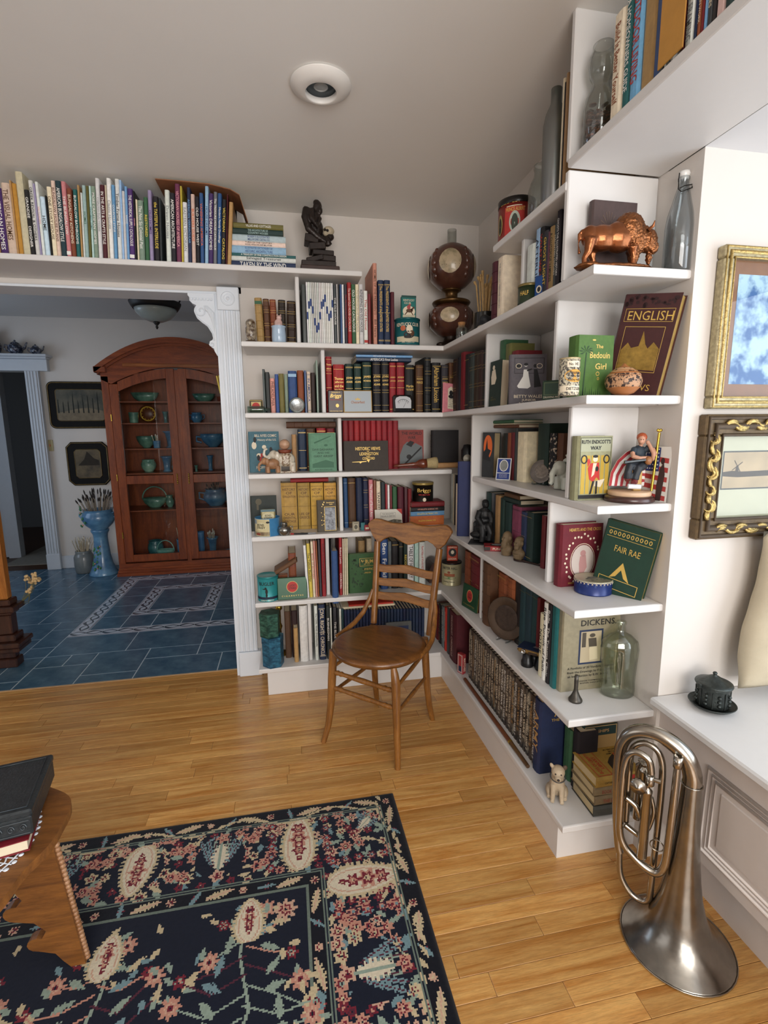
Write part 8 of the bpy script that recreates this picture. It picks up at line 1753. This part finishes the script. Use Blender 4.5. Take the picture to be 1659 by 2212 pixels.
MB().tube([(fx(1402, 0)[0], -.012, .032), (fx(1425, 0)[0], -.012, fx(0, 160)[1])], .0042, 10).build('brass_pole', BRASS, fg); m = MB(); [m.ell((fx(1425+d*9, 0)[0], -.012, fx(0, 148-abs(d)*3)[1]), (.005, .003, .005)) for d in (-1, 0, 1)]; m.build('pole_finial', BRASS, fg); MB().tube([(fx(1420, 0)[0], .0, .03), (fx(1470, 0)[0], .01, .035), (fx(1500, 0)[0], .014, .07), (fx(1490, 0)[0], .018, .11)], .002, 6).build('hose', M('#2a2020', .5), fg)
fc = thing('picture_card', 'flag postcard with a fireman standing behind the figurine', 'card', (.252, -1.163, ZS+.0005), (math.radians(-4), 0, math.radians(-72))); cw, chh = .082, .160; MB().box(0, 0, 0, cw, .0016, chh).build('card', M('#d6d3cc', .6, var=.02), fc); m = MB()
for i in range(5): m.quad((cw*.1, -.0006, chh*(.08+.17*i)), (cw*.95, -.0006, chh*(.02+.17*i)), (cw*.95, -.0006, chh*(.11+.17*i)), (cw*.1, -.0006, chh*(.165+.17*i)))
m.build('stripes', ink('#a83a38'), fc); m = MB(); rect(m, cw*.06, chh*.55, cw*.62, chh*.98, -.0009); m.build('blue_canton', ink('#2c3a70'), fc); m = MB(); [disc(m, cw*(.10+.09*i), chh*(.60+.07*j), .0022, .0022, -.0011, 6) for i in range(6) for j in range(6)]; m.build('stars', ink('white'), fc); m = MB(); poly(m, [(cw*.62, chh*.02), (cw*.80, chh*.02), (cw*.86, chh*.5), (cw*.78, chh*.72), (cw*.66, chh*.6), (cw*.6, chh*.3)], -.0013); disc(m, cw*.74, chh*.74, cw*.07, chh*.06, -.0014); m.build('fireman_print', ink('#3a2624'), fc)
# --- right run: fifth shelf
p = P(*AG(545, 190), 2, Z[4]); fq = 0; ss = thing('seated_statue', 'black statue of a robed seated man beside the blue book', 'statue', (.080, -.372, Z[4]+.0005), (0, 0, -.5)); BLK = M('#18191b', .5, .2, var=.2, scale=40); k = .0021/5.53; fx = lambda x, y: ((x-560)*k, (1652-y)*k)
m = MB()
for x, y, yy, a, b, c in ((585, 1180, -.005, 45, 42, 52), (580, 1150, 0, 42, 40, 30), (570, 1300, 0, 85, 60, 80), (560, 1400, .005, 100, 62, 90), (545, 1500, .01, 110, 64, 90), (510, 1560, .01, 115, 66, 45)): X_, Z_ = fx(x, y); m.ell((X_, yy, Z_), (a*k, b*k, c*k))
L_ = lambda pts, r: m.tube([(fx(x, y)[0], yy, fx(x, y)[1]) for x, y, yy in pts], [q*k for q in r], 8)
L_([(520, 1260, -.01), (500, 1340, -.025), (560, 1420, -.036), (620, 1440, -.035)], [38, 36, 30, 24]); L_([(630, 1270, -.008), (660, 1350, -.02), (650, 1420, -.034)], [36, 34, 26]); L_([(560, 1450, -.01), (640, 1430, -.034), (660, 1500, -.042), (640, 1600, -.04)], [55, 50, 36, 34]); L_([(520, 1470, -.01), (570, 1460, -.036), (570, 1540, -.044), (560, 1620, -.042)], [55, 50, 36, 34])
sculpt(m.build('figure', BLK, ss), .0034, 2, .003, .010); MB().box(fx(400, 0)[0], -.052, 0, fx(690, 0)[0], .045, .007, .002).build('base', BLK, ss); MB().box(fx(440, 0)[0], .005, .007, fx(640, 0)[0], .04, fx(0, 1400)[1], .004).build('seat_block', BLK, ss)
m = MB(); X_, Z_ = fx(585, 1182); [m.ell((X_+d*.006, -.021, Z_+.002), .0022, 6, 4) for d in (-1, 1)]; m.ell((X_, -.0215, Z_-.004), (.003, .004, .005)); m.build('face_relief', BLK, ss)
p = P(*AG(700, 290), 2, Z[4]); rb = thing('red_box', 'small flat red tin with a black and white oval label', 'tin', (p.x+.01, p.y+.01, Z[4]+.0005), (0, 0, -.35)); MB().box(-.045, -.005, 0, .05, .06, .022, .002).build('tin_body', M('#96262a', .35, .2), rb); m = MB(); m.T = Matrix.Translation((0, .027, .0226)) @ Matrix.Rotation(-PI/2, 4, 'X'); disc(m, .012, 0, .032, .022, 0); m.build('black_oval', ink('black'), rb); m = MB(); m.T = Matrix.Translation((0, .027, .0229)) @ Matrix.Rotation(-PI/2, 4, 'X'); disc(m, .012, 0, .026, .016, 0); m.build('white_oval', ink('grey'), rb); m = MB(); put_text(m, 'PUNCH', (.015, -.0057, .011), (1, 0, 0), (0, 0, 1), .05, .010, .01); m.build('lettering', ink('cream'), rb); MB().box(-.0455, -.0053, .003, -.02, .0603, .019).build('striker', M('#3a3432', .8), rb)
def bust(label, loc, rz, s, beard):
    t = thing('bust', label, 'bust', loc, (0, 0, rz)); m = MB(); m.ell((0, .004*s, .082*s), (.020*s, .025*s, .029*s)); m.ell((0, -.010*s, .074*s), (.015*s, .014*s, .022*s)); m.ell((0, -.027*s, .078*s), (.0045*s, .006*s, .007*s)); m.tube([(0, .004*s, .06*s), (0, .004*s, .045*s)], [.014*s, .018*s], 10); m.ell((0, .004*s, .032*s), (.034*s, .022*s, .022*s)); m.tube([(0, .002*s, .03*s), (0, .002*s, .001)], [.028*s, .022*s], 12)
    for q in (-1, 1): m.ell((q*.021*s, .004*s, .080*s), (.004*s, .006*s, .009*s))
    if beard: m.ell((0, -.016*s, .052*s), (.015*s, .012*s, .022*s)); m.ell((0, .016*s, .066*s), (.02*s, .014*s, .024*s))
    else: m.ell((0, -.014*s, .058*s), (.014*s, .010*s, .010*s)); m.ell((0, .010*s, .098*s), (.020*s, .020*s, .012*s))
    sculpt(m.build('head_and_shoulders', M('#6f5c42', .7, var=.15, scale=40), t), .0024*s, 1, .0014, .004)
    m = MB(); [m.ell((q*.0075*s, -.0235*s, .084*s), (.003*s, .002*s, .002*s), 6, 4) for q in (-1, 1)]; m.build('eyes', M('#4a3c2a', .8), t)
p = P(*AG(880, 312), 2, Z[4]); bust('small tan bust of a long-bearded man, left of two', (p.x-.022, p.y-.022, Z[4]+.0005), -1.15, .92, True); p = P(*AG(1032, 358), 2, Z[4]); bust('small tan bust of a bald man, right of two', (p.x-.03, p.y-.03, Z[4]+.0005), -1.15, .86, False)
k0, k1 = P(*AG(1000, 400), 2, Z[4]), P(*AG(1300, 475), 2, Z[4]); ky_ = thing('key', 'large rusty iron key lying before the busts', 'key', (k0.x, k0.y, Z[4]+.005), (0, 0, math.atan2(k1.y-k0.y, k1.x-k0.x))); RU = M('#3a2a26', .7, .5, var=.3, scale=80); MB().tube([(.020*math.cos(t*PI/10), .014*math.sin(t*PI/10), 0) for t in range(20)], .0036, 7, closed=True).build('bow', RU, ky_); MB().tube([(.02, 0, 0), (.028, 0, 0), (.034, 0, 0), (.13, 0, 0)], [.005, .0055, .004, .004], 8).build('shank', RU, ky_); MB().box(.105, .002, -.002, .125, .022, .002).build('bit', RU, ky_)
x0 = solve(lambda s: pj((s, -1.045, Z[4]))[0], -.2, .5, 930+890/3.19); x1 = solve(lambda s: pj((s, -1.045, Z[4]))[0], -.2, .5, 930+1172/3.19); h_ = top_h((x0, -1.045), Z[4], 880+755/2.9625)
r_, art, w, h = face_book(Z[4], (x0, -1.045), math.radians(2), x1-x0, h_, .040, '#6a1424', 'crimson novel with a silver-framed lady on the fifth shelf end'); art('silver_frame', 'cream', lambda mb: (ring(mb, w*.53, h*.40, w*.31, h*.29, .002), [disc(mb, w*(.53+(.40+.03*(i % 2))*math.cos(i*.19)), h*(.42+(.37+.025*(i % 3))*math.sin(i*.19)), w*.026, h*.02, -.0006, 6) for i in range(33)])); art('portrait', '#c9bcb4', lambda mb: disc(mb, w*.53, h*.40, w*.28, h*.265, -.0008)); art('lady', '#b98a88', lambda mb: (disc(mb, w*.53, h*.53, w*.07, h*.05, -.0011), poly(mb, [(w*.46, h*.48), (w*.60, h*.50), (w*.64, h*.30), (w*.55, h*.18), (w*.46, h*.20), (w*.44, h*.36)], -.0011))); art('lettering', 'gold', tx(w, h, [('HEARTS AND THE CROSS', .56, .915, .78, .05), ('HAROLD MORTON KRAMER', .5, .055, .6, .03)], y=-.0009))
p = P(930+1180/3.19, 1150+440/3.19, 2, Z[4]); bt_ = can('sweet_tin', 'low round blue tin with a white looped rim and pictured lid', (p.x, p.y+.048, Z[4]+.0005), .0565, .046, '#1c2f6a', '#b9b49c', [], [('#20386e', .60, .92, -PI, PI)], [], lidh=.004); m = MB()
for i in range(30): a = i*2*PI/30; m.tube([(.0578*math.cos(a+.14*math.cos(t)), .0578*math.sin(a+.14*math.cos(t)), .0355+.0065*math.sin(t)) for t in [j*PI/5 for j in range(6)]], .0006, 4)
m.build('white_loops', ink('cream'), bt_); m = MB(); m.T = Matrix.Translation((0, 0, .0452)) @ Matrix.Rotation(-PI/2, 4, 'X'); poly(m, [(-.03, -.005), (-.01, .010), (.012, .012), (.03, 0), (.008, -.004), (-.012, -.008)], 0); blobs(m, 4, 10, -.03, -.03, .03, .03, .004, 0); m.build('lid_picture', ink('#6a6a62'), bt_)
an = math.radians(-58); w_ = .155; B_r = Vector((.252, -1.215)); bl0 = B_r-Vector((math.cos(an), math.sin(an)))*w_; r_, art, w, h = face_book(Z[4], (bl0.x-.012, bl0.y), an, w_, .240, .026, '#16382a', 'dark green gilt book leaning on the right wall beside the blue tin', lean=math.radians(2), gilt=True, roll=math.radians(10)); art('gilt_title', 'gold', lambda mb: (put_text(mb, 'FAIR RAE', (w*.52, -.0008, h*.66), (1, 0, 0), (0, 0, 1), w*.5, h*.10, .0), rect(mb, w*.06, h*.795, w*.95, h*.800), rect(mb, w*.06, h*.905, w*.95, h*.910), [ring(mb, w*(.12+.085*i), h*.852, w*.030, h*.028, .0022) for i in range(10)], frame(mb, w*.10, h*.12, w*.88, h*.26, .002), poly(mb, [(w*.30, h*.26), (w*.5, h*.50), (w*.70, h*.26), (w*.58, h*.30), (w*.5, h*.40), (w*.42, h*.30)], -.0008)))
# --- right run: sixth shelf
p0, p1 = P(*AG(312, 925), 2, Z[5]), P(*AG(488, 1032), 2, Z[5]); hh_ = top_h(p0, Z[5], AG(0, 655)[1]); ww = math.hypot(p1.x-p0.x, p1.y-p0.y); LG2 = [(n_, c, (lambda fn: lambda mb: (setattr(mb, 'T', Matrix.Diagonal((ww/.152, 1, hh_/.115, 1))), fn(mb)))(fn)) for n_, c, fn in LG]
flat_tin('cigarette_tin', 'flat green cigarette tin leaning on the leather books by the divider', (p0.x, p0.y, Z[5]+.0005), (math.radians(-5), 0, math.atan2(p1.y-p0.y, p1.x-p0.x)), ww, hh_, .014, '#1c4a30', LG2, edge='#8a7a44')
lr = thing('leather_book', 'old dark leather book lying on top of the corner leather volumes', 'book', (.075, -.13, Z[4]-TH-.042), (0, 0, -PI/2)); book_parts(lr, .036, .26, .15, 'darkbrown', 'l', 0, Matrix.Translation((-.13, 0, .018)) @ Matrix.Rotation(PI/2, 4, 'Y'))
p = P(*AG(815, 1345), 2, Z[5]); easel_plate('round bronze relief plate on a clear stand before the leather books', (p.x+.008, p.y-.002, Z[5]+.0005), -1.0, .088, M('#4f3e30', .5, .4, var=.2), M('#3f3128', .55, .4, var=.3, scale=60, bump=.6, bscale=90), .12, True); easel('clear plastic easel holding the bronze plate', (p.x+.008, p.y-.002, Z[5]+.0005), -1.0)
p = P(930+670/3.19, 1150+955/3.19, 2, Z[5]); og = thing('opera_glasses', 'black opera glasses with gilt eyepieces and a blue leather top', 'opera glasses', (p.x+.035, p.y+.02, Z[5]+.0005), (0, 0, -.85)); 
for s in (-1, 1): MB().lathe([(0, 0), (.022, 0), (.023, .003), (.0225, .018), (.018, .026), (.017, .050), (0, .050)], 22, s*.026).build('barrel', M('#141416', .35, .2, var=.05), og)
MB().lathe([(0, .01), (.008, .01), (.008, .05), (0, .05)], 14).build('focus_wheel', M('#2a2a2c', .3, .7), og); MB().box(-.062, -.020, .050, .062, .050, .068, .008).build('top_case', M('#8a6a3a', .3, .6, var=.15), og); MB().box(-.060, -.016, .068, .060, .048, .0695).build('leather_top', M('#16233f', .45, var=.1), og)
for x in (-.035, .038): MB(Matrix.Translation((x, -.0205, .059)) @ Matrix.Rotation(PI/2, 4, 'X')).lathe([(0, -.004), (.0085, -.004), (.0085, .002), (.006, .003), (.0055, -.001), (0, -.001)], 18).build('lens_ring', M('#a9a9a6', .2, .9), og)
m = MB(); rect(m, -.016, .055, .016, .063, -.0207); m.build('name_strip', ink('#2a1a10'), og); m = MB(); m.T = Matrix.Translation((0, .02, .0699)) @ Matrix.Rotation(-PI/2, 4, 'X'); poly(m, [(-.012, -.008), (.010, -.010), (.014, .008), (-.006, .010)], 0); m.build('top_emblem', ink('silver'), og)
x0 = solve(lambda s: pj((s, -1.095, Z[5]))[0], -.2, .5, 930+885/3.19); h_ = Z[4]-TH-Z[5]-.004; r_, art, w, h = face_book(Z[5], (x0, -1.100), 0, .205, h_, .030, '#8f876f', 'tall buff portfolio with a mounted picture of a gentleman', kind='p', page=2); art('picture_mount', 'navy', F_(rect, w*.29, h*.29, w*.71, h*.67)); art('picture', '#b3a588', F_(rect, w*.32, h*.31, w*.68, h*.65, -.0009)); art('gentleman', '#4a4338', lambda mb: (disc(mb, w*.52, h*.605, w*.05, h*.022, -.0011), poly(mb, [(w*.45, h*.575), (w*.59, h*.575), (w*.61, h*.46), (w*.47, h*.46)], -.0011), rect(mb, w*.34, h*.48, w*.41, h*.64, -.0010))); art('pale_trousers', '#cbbf9f', lambda mb: poly(mb, [(w*.47, h*.48), (w*.61, h*.48), (w*.63, h*.34), (w*.49, h*.33)], -.0012)); art('lettering', 'black', tx(w, h, [('CHARACTERS FROM', .55, .82, .72, .028), ('DICKENS.', .62, .745, .62, .065), ('A Portfolio of 20 Vandyck Gravures', .52, .25, .82, .033), ('from the Drawings by F.G. LEWIN', .52, .205, .82, .033), ('an Introduction by B.W. MATZ.', .49, .16, .74, .033), ('LONDON, CHAPMAN & HALL, LTD.', .60, .10, .58, .018), ('BOSTON, DANA ESTES & CO.', .60, .075, .5, .018)], y=-.0009))
p = P(930+1315/3.19, 1150+1150/3.19, 2, Z[5]); bottle('glass_flask', 'large clear green-tinted pharmacy bottle on the sixth shelf end', (p.x+.004, p.y+.03, Z[5]+.0005), [(.050, 0), (.056, .005), (.058, .02), (.056, .05), (.060, .12), (.063, .16), (.058, .185), (.036, .205), (.017, .214), (.0145, .222), (.0145, .240), (.017, .242), (.017, .250), (.0145, .252)], '#f4f7f1', .02, 32, .004, sx=.92, sy=.6, rz=math.radians(-20))
p = P(930+1012/3.19, 1150+1175/3.19, 2, Z[5]); mp_ = thing('horn_mouthpiece', 'small dark brass horn mouthpiece standing on its cup', 'mouthpiece', (p.x, p.y+.012, Z[5]+.0005)); MB().lathe([(0, 0), (.0205, 0), (.0215, .003), (.021, .007), (.018, .011), (.012, .022), (.0075, .034), (.0062, .042), (.0065, .070), (.0055, .088), (.004, .088)], 24).build('mouthpiece', M('#54504a', .4, .8, var=.25, scale=40), mp_)
# --- bottom shelf, right run: photographic volumes, dog, old books
def photo_mat(i):
    q = random.Random(i); a = q.choice(('#2b2320', '#1f1c1c', '#3a2e26')); b = q.choice(('#6a5e52', '#7f7466', '#5c5046', '#8d8474')); return M(a, .45, var=0, scale=q.uniform(22, 40), h2=b, ramp=(.46, .56), stretch=(1, 1, q.uniform(.35, .9)))
PV = [photo_mat(i) for i in range(12)]
y = -.292; i = 0; h0 = .258
while y > -.955:
    T = .0245; root = thing('photo_volume', 'photographic history volume, %s from the corner in the bottom row' % ordn(i+1), 'book', (.055, y, Z[6]+.0005), (0, 0, -PI/2), 'photographic history volumes'); mtx = Matrix.Translation((T/2, 0, 0)); bl = book_parts(root, T, h0, .20, 'darkbrown', 'h', 1, mtx, PV[(i*5) % 12]); spine_text(root, T, h0, '/'.join((rnd.choice(('THE WAR', 'PACIFIC', 'RISING SUN', 'BLITZKRIEG', 'RED ARMY')), 'WORLD WAR II')) if i % 2 == 0 else 'WORLD WAR II', rnd.choice(('white', 'cream', 'tan')), bl, 'v', [], mtx); y -= T+.0006; i += 1
row(AB, 0, .045, Z[6], '''
700 745 330 navy D=.20 | ARMY | tan
''', 'at the end of the photographic row', 'army book at the row end', 'corner')
r0 = [o for o in bpy.data.objects if o.get('group') == 'army book at the row end'][0]; m = MB(Matrix.Translation((r0.location.x, r0.location.y-.0315, Z[6])) ); put_text(m, 'ARMY', (.10, -.0005, .235), (1, 0, 0), (0, 0, 1), .10, .035, .0); put_text(m, 'THE DEFINITIVE', (.10, -.0005, .205), (1, 0, 0), (0, 0, 1), .12, .010, .01)
T_a = abs(max(c.bound_box[k_][0] for c in r0.children if c.name.startswith('cover') for k_ in range(8))-0)
o = m.build('cover_lettering', ink('gold')); ct = [c for c in r0.children if c.name.startswith('cover')][0]
bpy.context.view_layer.update(); yy_ = min((ct.matrix_world @ Vector(c)).y for c in ct.bound_box); o.parent = r0; o.matrix_parent_inverse = r0.matrix_world.inverted(); o.location.y += (yy_-.0006)-(r0.location.y-.0315)
cv = []
row(AB, 0, .13, Z[6], '''
905 960 520 green D=.09
963 1005 540 black D=.07
''', 'behind the white dog', 'books behind the dog', 'corner')
x0 = solve(lambda s: pj((s, -1.10, .2))[0], -.2, .6, AB(1045, 0)[0]); h_ = min(.325, top_h((x0, -1.10), Z[6], AB(0, 545)[1])); r_, art, w, h = face_book(Z[6], (x0, -1.10), 0, min(.14, W0-x0-.004), h_, .02, '#16302e', 'tattered ship book in a torn buff wrapper on the bottom shelf', page=2); art('buff_wrapper', '#9a7c4c', F_(rect, w*.06, h*.02, w*.97, h*.83, -.0008)); art('torn_edge', '#b09464', F_(frame, w*.01, h*.01, w*.99, h*.99, .003, -.0007)); art('lettering', 'tan', tx(w, h, [('THE SHIPS', .42, .90, .66, .05)], y=-.0009)); art('small_print', '#6a5232', tx(w, h, [('BOOK OF THE SEA LIBRARY', .6, .10, .6, .02)], y=-.001))
# sitting dog
p = P(*AB(885, 1065), 2, Z[6]); dg = thing('dog_figurine', 'small cream sitting terrier dog figurine on the bottom shelf', 'figurine', (p.x+.004, p.y+.022, Z[6]+.005), (0, 0, math.radians(-28))); m = MB(); s = .96
m.ell((0, .014*s, .034*s), (.027*s, .030*s, .036*s)); m.ell((0, -.004*s, .060*s), (.024*s, .024*s, .032*s)); m.ell((0, -.010*s, .102*s), (.023*s, .025*s, .022*s)); m.ell((0, -.032*s, .093*s), (.0125*s, .016*s, .011*s)); m.tube([(0, .0, .07*s), (0, -.006*s, .095*s)], [.022*s, .019*s], 10)
for q in (-1, 1): m.tube([(q*.013*s, -.016*s, .055*s), (q*.014*s, -.026*s, .025*s), (q*.015*s, -.028*s, .006*s), (q*.016*s, -.037*s, .004*s)], [.011*s, .0085*s, .0075*s, .008*s], 8); m.ell((q*.026*s, .010*s, .018*s), (.012*s, .024*s, .018*s)); m.tube([(q*.024*s, .0, .008*s), (q*.026*s, -.018*s, .006*s)], [.010*s, .008*s], 8); m.ell((q*.021*s, -.004*s, .118*s), (.007*s, .005*s, .010*s), rot=(0, q*.5, 0)); 
m.tube([(0, .04*s, .008*s), (0, .052*s, .012*s), (.01*s, .058*s, .02*s)], [.006*s, .005*s, .003*s], 6); sculpt(m.build('dog_body', M('#b8a68c', .55, var=.18, scale=30), dg), .0026*s, 2)
m = MB(); m.ell((0, -.0475*s, .096*s), (.0045*s, .004*s, .004*s)); [m.ell((q*.009*s, -.0315*s, .106*s), .0028*s, 8, 6) for q in (-1, 1)]; m.build('nose_and_eyes', M('#2a211c', .4, var=0), dg); MB(Matrix.Translation((0, -.004*s, .080*s)) @ Matrix.Rotation(.25, 4, 'X')).tube([(.0245*s*math.cos(t*PI/12), .0255*s*math.sin(t*PI/12), 0) for t in range(24)], .0018, 6, closed=True).build('collar', M('#4a4a4a', .5), dg); m = MB(); m.ell((.021*s, -.006*s, .118*s), (.0078*s, .0056*s, .0105*s), rot=(0, .5, 0)); m.build('dark_ear_tip', M('#5c4a3c', .6), dg)
# pile of old juvenile books
zz = Z[6]+.0004; an = math.radians(-26); pL = P(*AB(1160, 1225), 2, Z[6])
for i, (T, c, lb, tl) in enumerate(((.036, '#43443f', 'grey-green old book at the bottom of the pile by the horn', ''), (.031, '#7d6b4f', 'faded tan old book, second in the pile by the horn', 'THE BOY ALLIES'), (.032, '#857456', 'faded buff old book, third in the pile by the horn', 'BOOK OF THE SEA'), (.036, '#a8863c', 'yellow boys library book on top of the pile by the horn', 'CAPTAIN OF THE MINUTE MEN'))):
    rt = thing('old_book', lb, 'book', (.116+.004*(i % 2), -1.236+.003*(i % 3), zz), (0, 0, math.radians(-2+3*(i % 2))), 'old books piled by the horn'); D2 = .132; Hh = .165; mtx = Matrix.Translation((0, 0, T/2)) @ Matrix.Rotation(PI/2, 4, 'Y'); bl = book_parts(rt, T, Hh, D2, c, 'h', 2, mtx); m = MB()
    if tl: put_text(m, tl, (Hh*.46, -bl-.0006, T*.5), (1, 0, 0), (0, 0, 1), Hh*.6, T*.4, .01); m.build('title', ink('#8a3a2c' if i < 3 else '#3a2a14'), rt)
    if i == 3:
        m = MB(Matrix.Translation((0, 0, T+.0005)) @ Matrix.Rotation(-PI/2, 4, 'X')); m.T = Matrix.Translation((0, 0, T+.0006)) @ Matrix(((1, 0, 0, 0), (0, 0, 1, 0), (0, -1, 0, 0), (0, 0, 0, 1)))
        def up(fn): 
            mb = MB(Matrix(((1, 0, 0, 0), (0, 0, 1, 0), (0, -1, 0, T+.0000), (0, 0, 0, 1)))); fn(mb); return mb
        up(lambda mb: frame(mb, .010, .006, .060, .126, .0022)).build('red_border', ink('red'), rt); up(lambda mb: (put_text(mb, 'BOYS OF LIBERTY', (.030, -.0008, .066), (0, 0, 1), (-1, 0, 0), .10, .012, .012), put_text(mb, 'LIBRARY', (.046, -.0008, .066), (0, 0, 1), (-1, 0, 0), .06, .012, .012))).build('red_lettering', ink('red'), rt); up(lambda mb: poly(mb, [(.075, .02), (.10, .01), (.15, .03), (.155, .07), (.13, .10), (.10, .08), (.08, .06)], -.0006)).build('battle_print', ink('#2a2018'), rt); up(lambda mb: (poly(mb, [(.12, .07), (.155, .075), (.15, .10), (.125, .10)], -.0009))).build('red_print', ink('orange'), rt); up(lambda mb: [put_text(mb, t_, (.128, -.0009, .118-.010*j_), (-1, 0, 0), (0, 0, -1), .05, .007, .01) for j_, t_ in enumerate(('CAPTAIN OF', 'THE', 'MINUTE MEN'))]).build('title_print', ink('#2a2018'), rt)
        m = MB(); rect(m, Hh*.72, T*.1, Hh*.86, T*.9, -bl-.0006); m.build('red_label', ink('red'), rt)
    zz += T+.0004
k0, k1 = P(*AB(250, 225), 2, Z[6]), P(*AB(690, 830), 2, Z[6]); cn_ = thing('wooden_cane', 'long brown wooden flute lying along the bottom shelf edge', 'flute', (0.022, (k0.y+k1.y)/2, Z[6]+.0095)); l_ = (k0.y-k1.y)/2; MB().tube([(0, l_, 0), (0, -l_*.55, 0)], .0088, 10).build('long_joint', wood('#5a2e18', '#7c4628', 6, .4, (8, 1, 8)), cn_); MB().tube([(0, -l_*.55, 0), (0, -l_*.57, 0), (0, -l_, 0)], [.009, .0085, .0072], 10).build('foot_joint', wood('#3a2414', '#6a4c2a', 6, .4, (8, 1, 8)), cn_); MB().tube([(0, -l_*.54, 0), (0, -l_*.57, 0)], .0094, 10).build('ferrule', BRASS, cn_)
p = P(*AB(215, 185), 2, Z[6]); flat_tin('card_box', 'small red and white card box before the bottom row', (p.x-.012, p.y+.035, Z[6]+.0005), (0, 0, -1.15), .040, .105, .022, '#a83c40', [('white_panel', '#c9b0aa', F_(frame, .004, .006, .036, .10, .005, -.0006)), ('blue_panel', 'navy', F_(rect, .010, .012, .030, .04, -.0006))], cat='box', b=.0015); bx_ = [o for o in bpy.data.objects if o.get('label') == 'small red and white card box before the bottom row'][0]; m = MB(); put_text(m, 'MATCHES', (.0402+.0006, .011, .05), (0, 0, -1), (0, 1, 0), .07, .012, .01); m.build('side_lettering', ink('cream'), bx_)
# --- high shelf over the window seat: jar of coins, large books, envelope
p = Vector((.075, -1.165, 2.0915)); p.y = solve(lambda s: pj((.055, s, 2.14))[0], .3, -2, AC(470, 0)[0]); p.x = .055; pj2 = bottle('coin_jar', 'tall clear glass jar half full of coins on the high shelf', p, [(.036, 0), (.040, .004), (.041, .10), (.036, .125), (.025, .145), (.022, .16), (.030, .175), (.034, .20), (.031, .222), (.026, .235), (.026, .245)], '#eef0ee', cat='jar')
qq = random.Random(12); CO = [M('#8a4f34', .35, .8, var=.2), M('#6a4a38', .4, .8, var=.2), M('#7a7872', .35, .8, var=.2)]; CM = []
for c in CO: o = MB().lathe([(0, 0), (.0095, 0), (.0095, .0016), (0, .0016)], 14).build('coin', c); CM.append(o.data); bpy.data.objects.remove(o)
for i in range(120):
    a = qq.uniform(0, 2*PI); r_ = .0345*math.sqrt(qq.uniform(.45, 1)) if i < 95 else .03*math.sqrt(qq.random()); z_ = .010+.092*(i % 95)/95; o = link('coin', CM[qq.choice((0, 0, 1, 1, 2))]); rr_ = min(r_, .0265); o.location = p+Vector((rr_*math.cos(a), rr_*math.sin(a), z_)); o.rotation_euler = (qq.uniform(-.5, .5), qq.uniform(-.5, .5)+(1.1 if rr_ > .025 else 0)*0, a); tag(o, 'coin in the tall glass jar on the high shelf', 'coin', 'coins in the glass jar')
row(AC, 0, .035, 2.091, '''
535 617 140 cream | Build It Better Yourself | rust
620 668 -60 teal | A HOMEOWNERS GUIDE | white
671 745 -150 sky | OUTDOOR LIVING | red
748 836 -120 tan k=p D=.22
838 880 -60 blue k=p
882 915 -80 darkgrey k=p
917 935 -80 white k=p
937 957 -100 grey k=p
960 985 -100 white k=p
1040 1058 -200 maroon k=p
1060 1118 -220 white | HOUSE FRAMING | grey
1121 1142 -230 navy k=p
1145 1168 -240 rust | GARDEN WORK | cream
1170 1190 -250 darkred k=p
1192 1215 -260 sky k=p
1217 1250 -280 darkgrey | HOMES | cream
1252 1275 -300 black k=p
1278 1340 -320 palepink k=p
1343 1390 -350 darkgreen
''', 'on the high shelf over the window', 'large books over the window', 'divider')
en = thing('envelope', 'manila envelope sticking out from the high shelf books', 'envelope', (.012, -1.36, 2.104), (0, 0, 0)); y0 = solve(lambda s: pj((.012, s, 2.12))[0], .3, -2, AC(862, 0)[0]); y1 = solve(lambda s: pj((.012, s, 2.12))[0], .3, -2, AC(1040, 0)[0]); MB().box(0, 0, 0, .003, y1-y0, .27, .001).build('paper', M('#c08a3c', .6, var=.06), en); en.location = (.018, y0, 2.112)
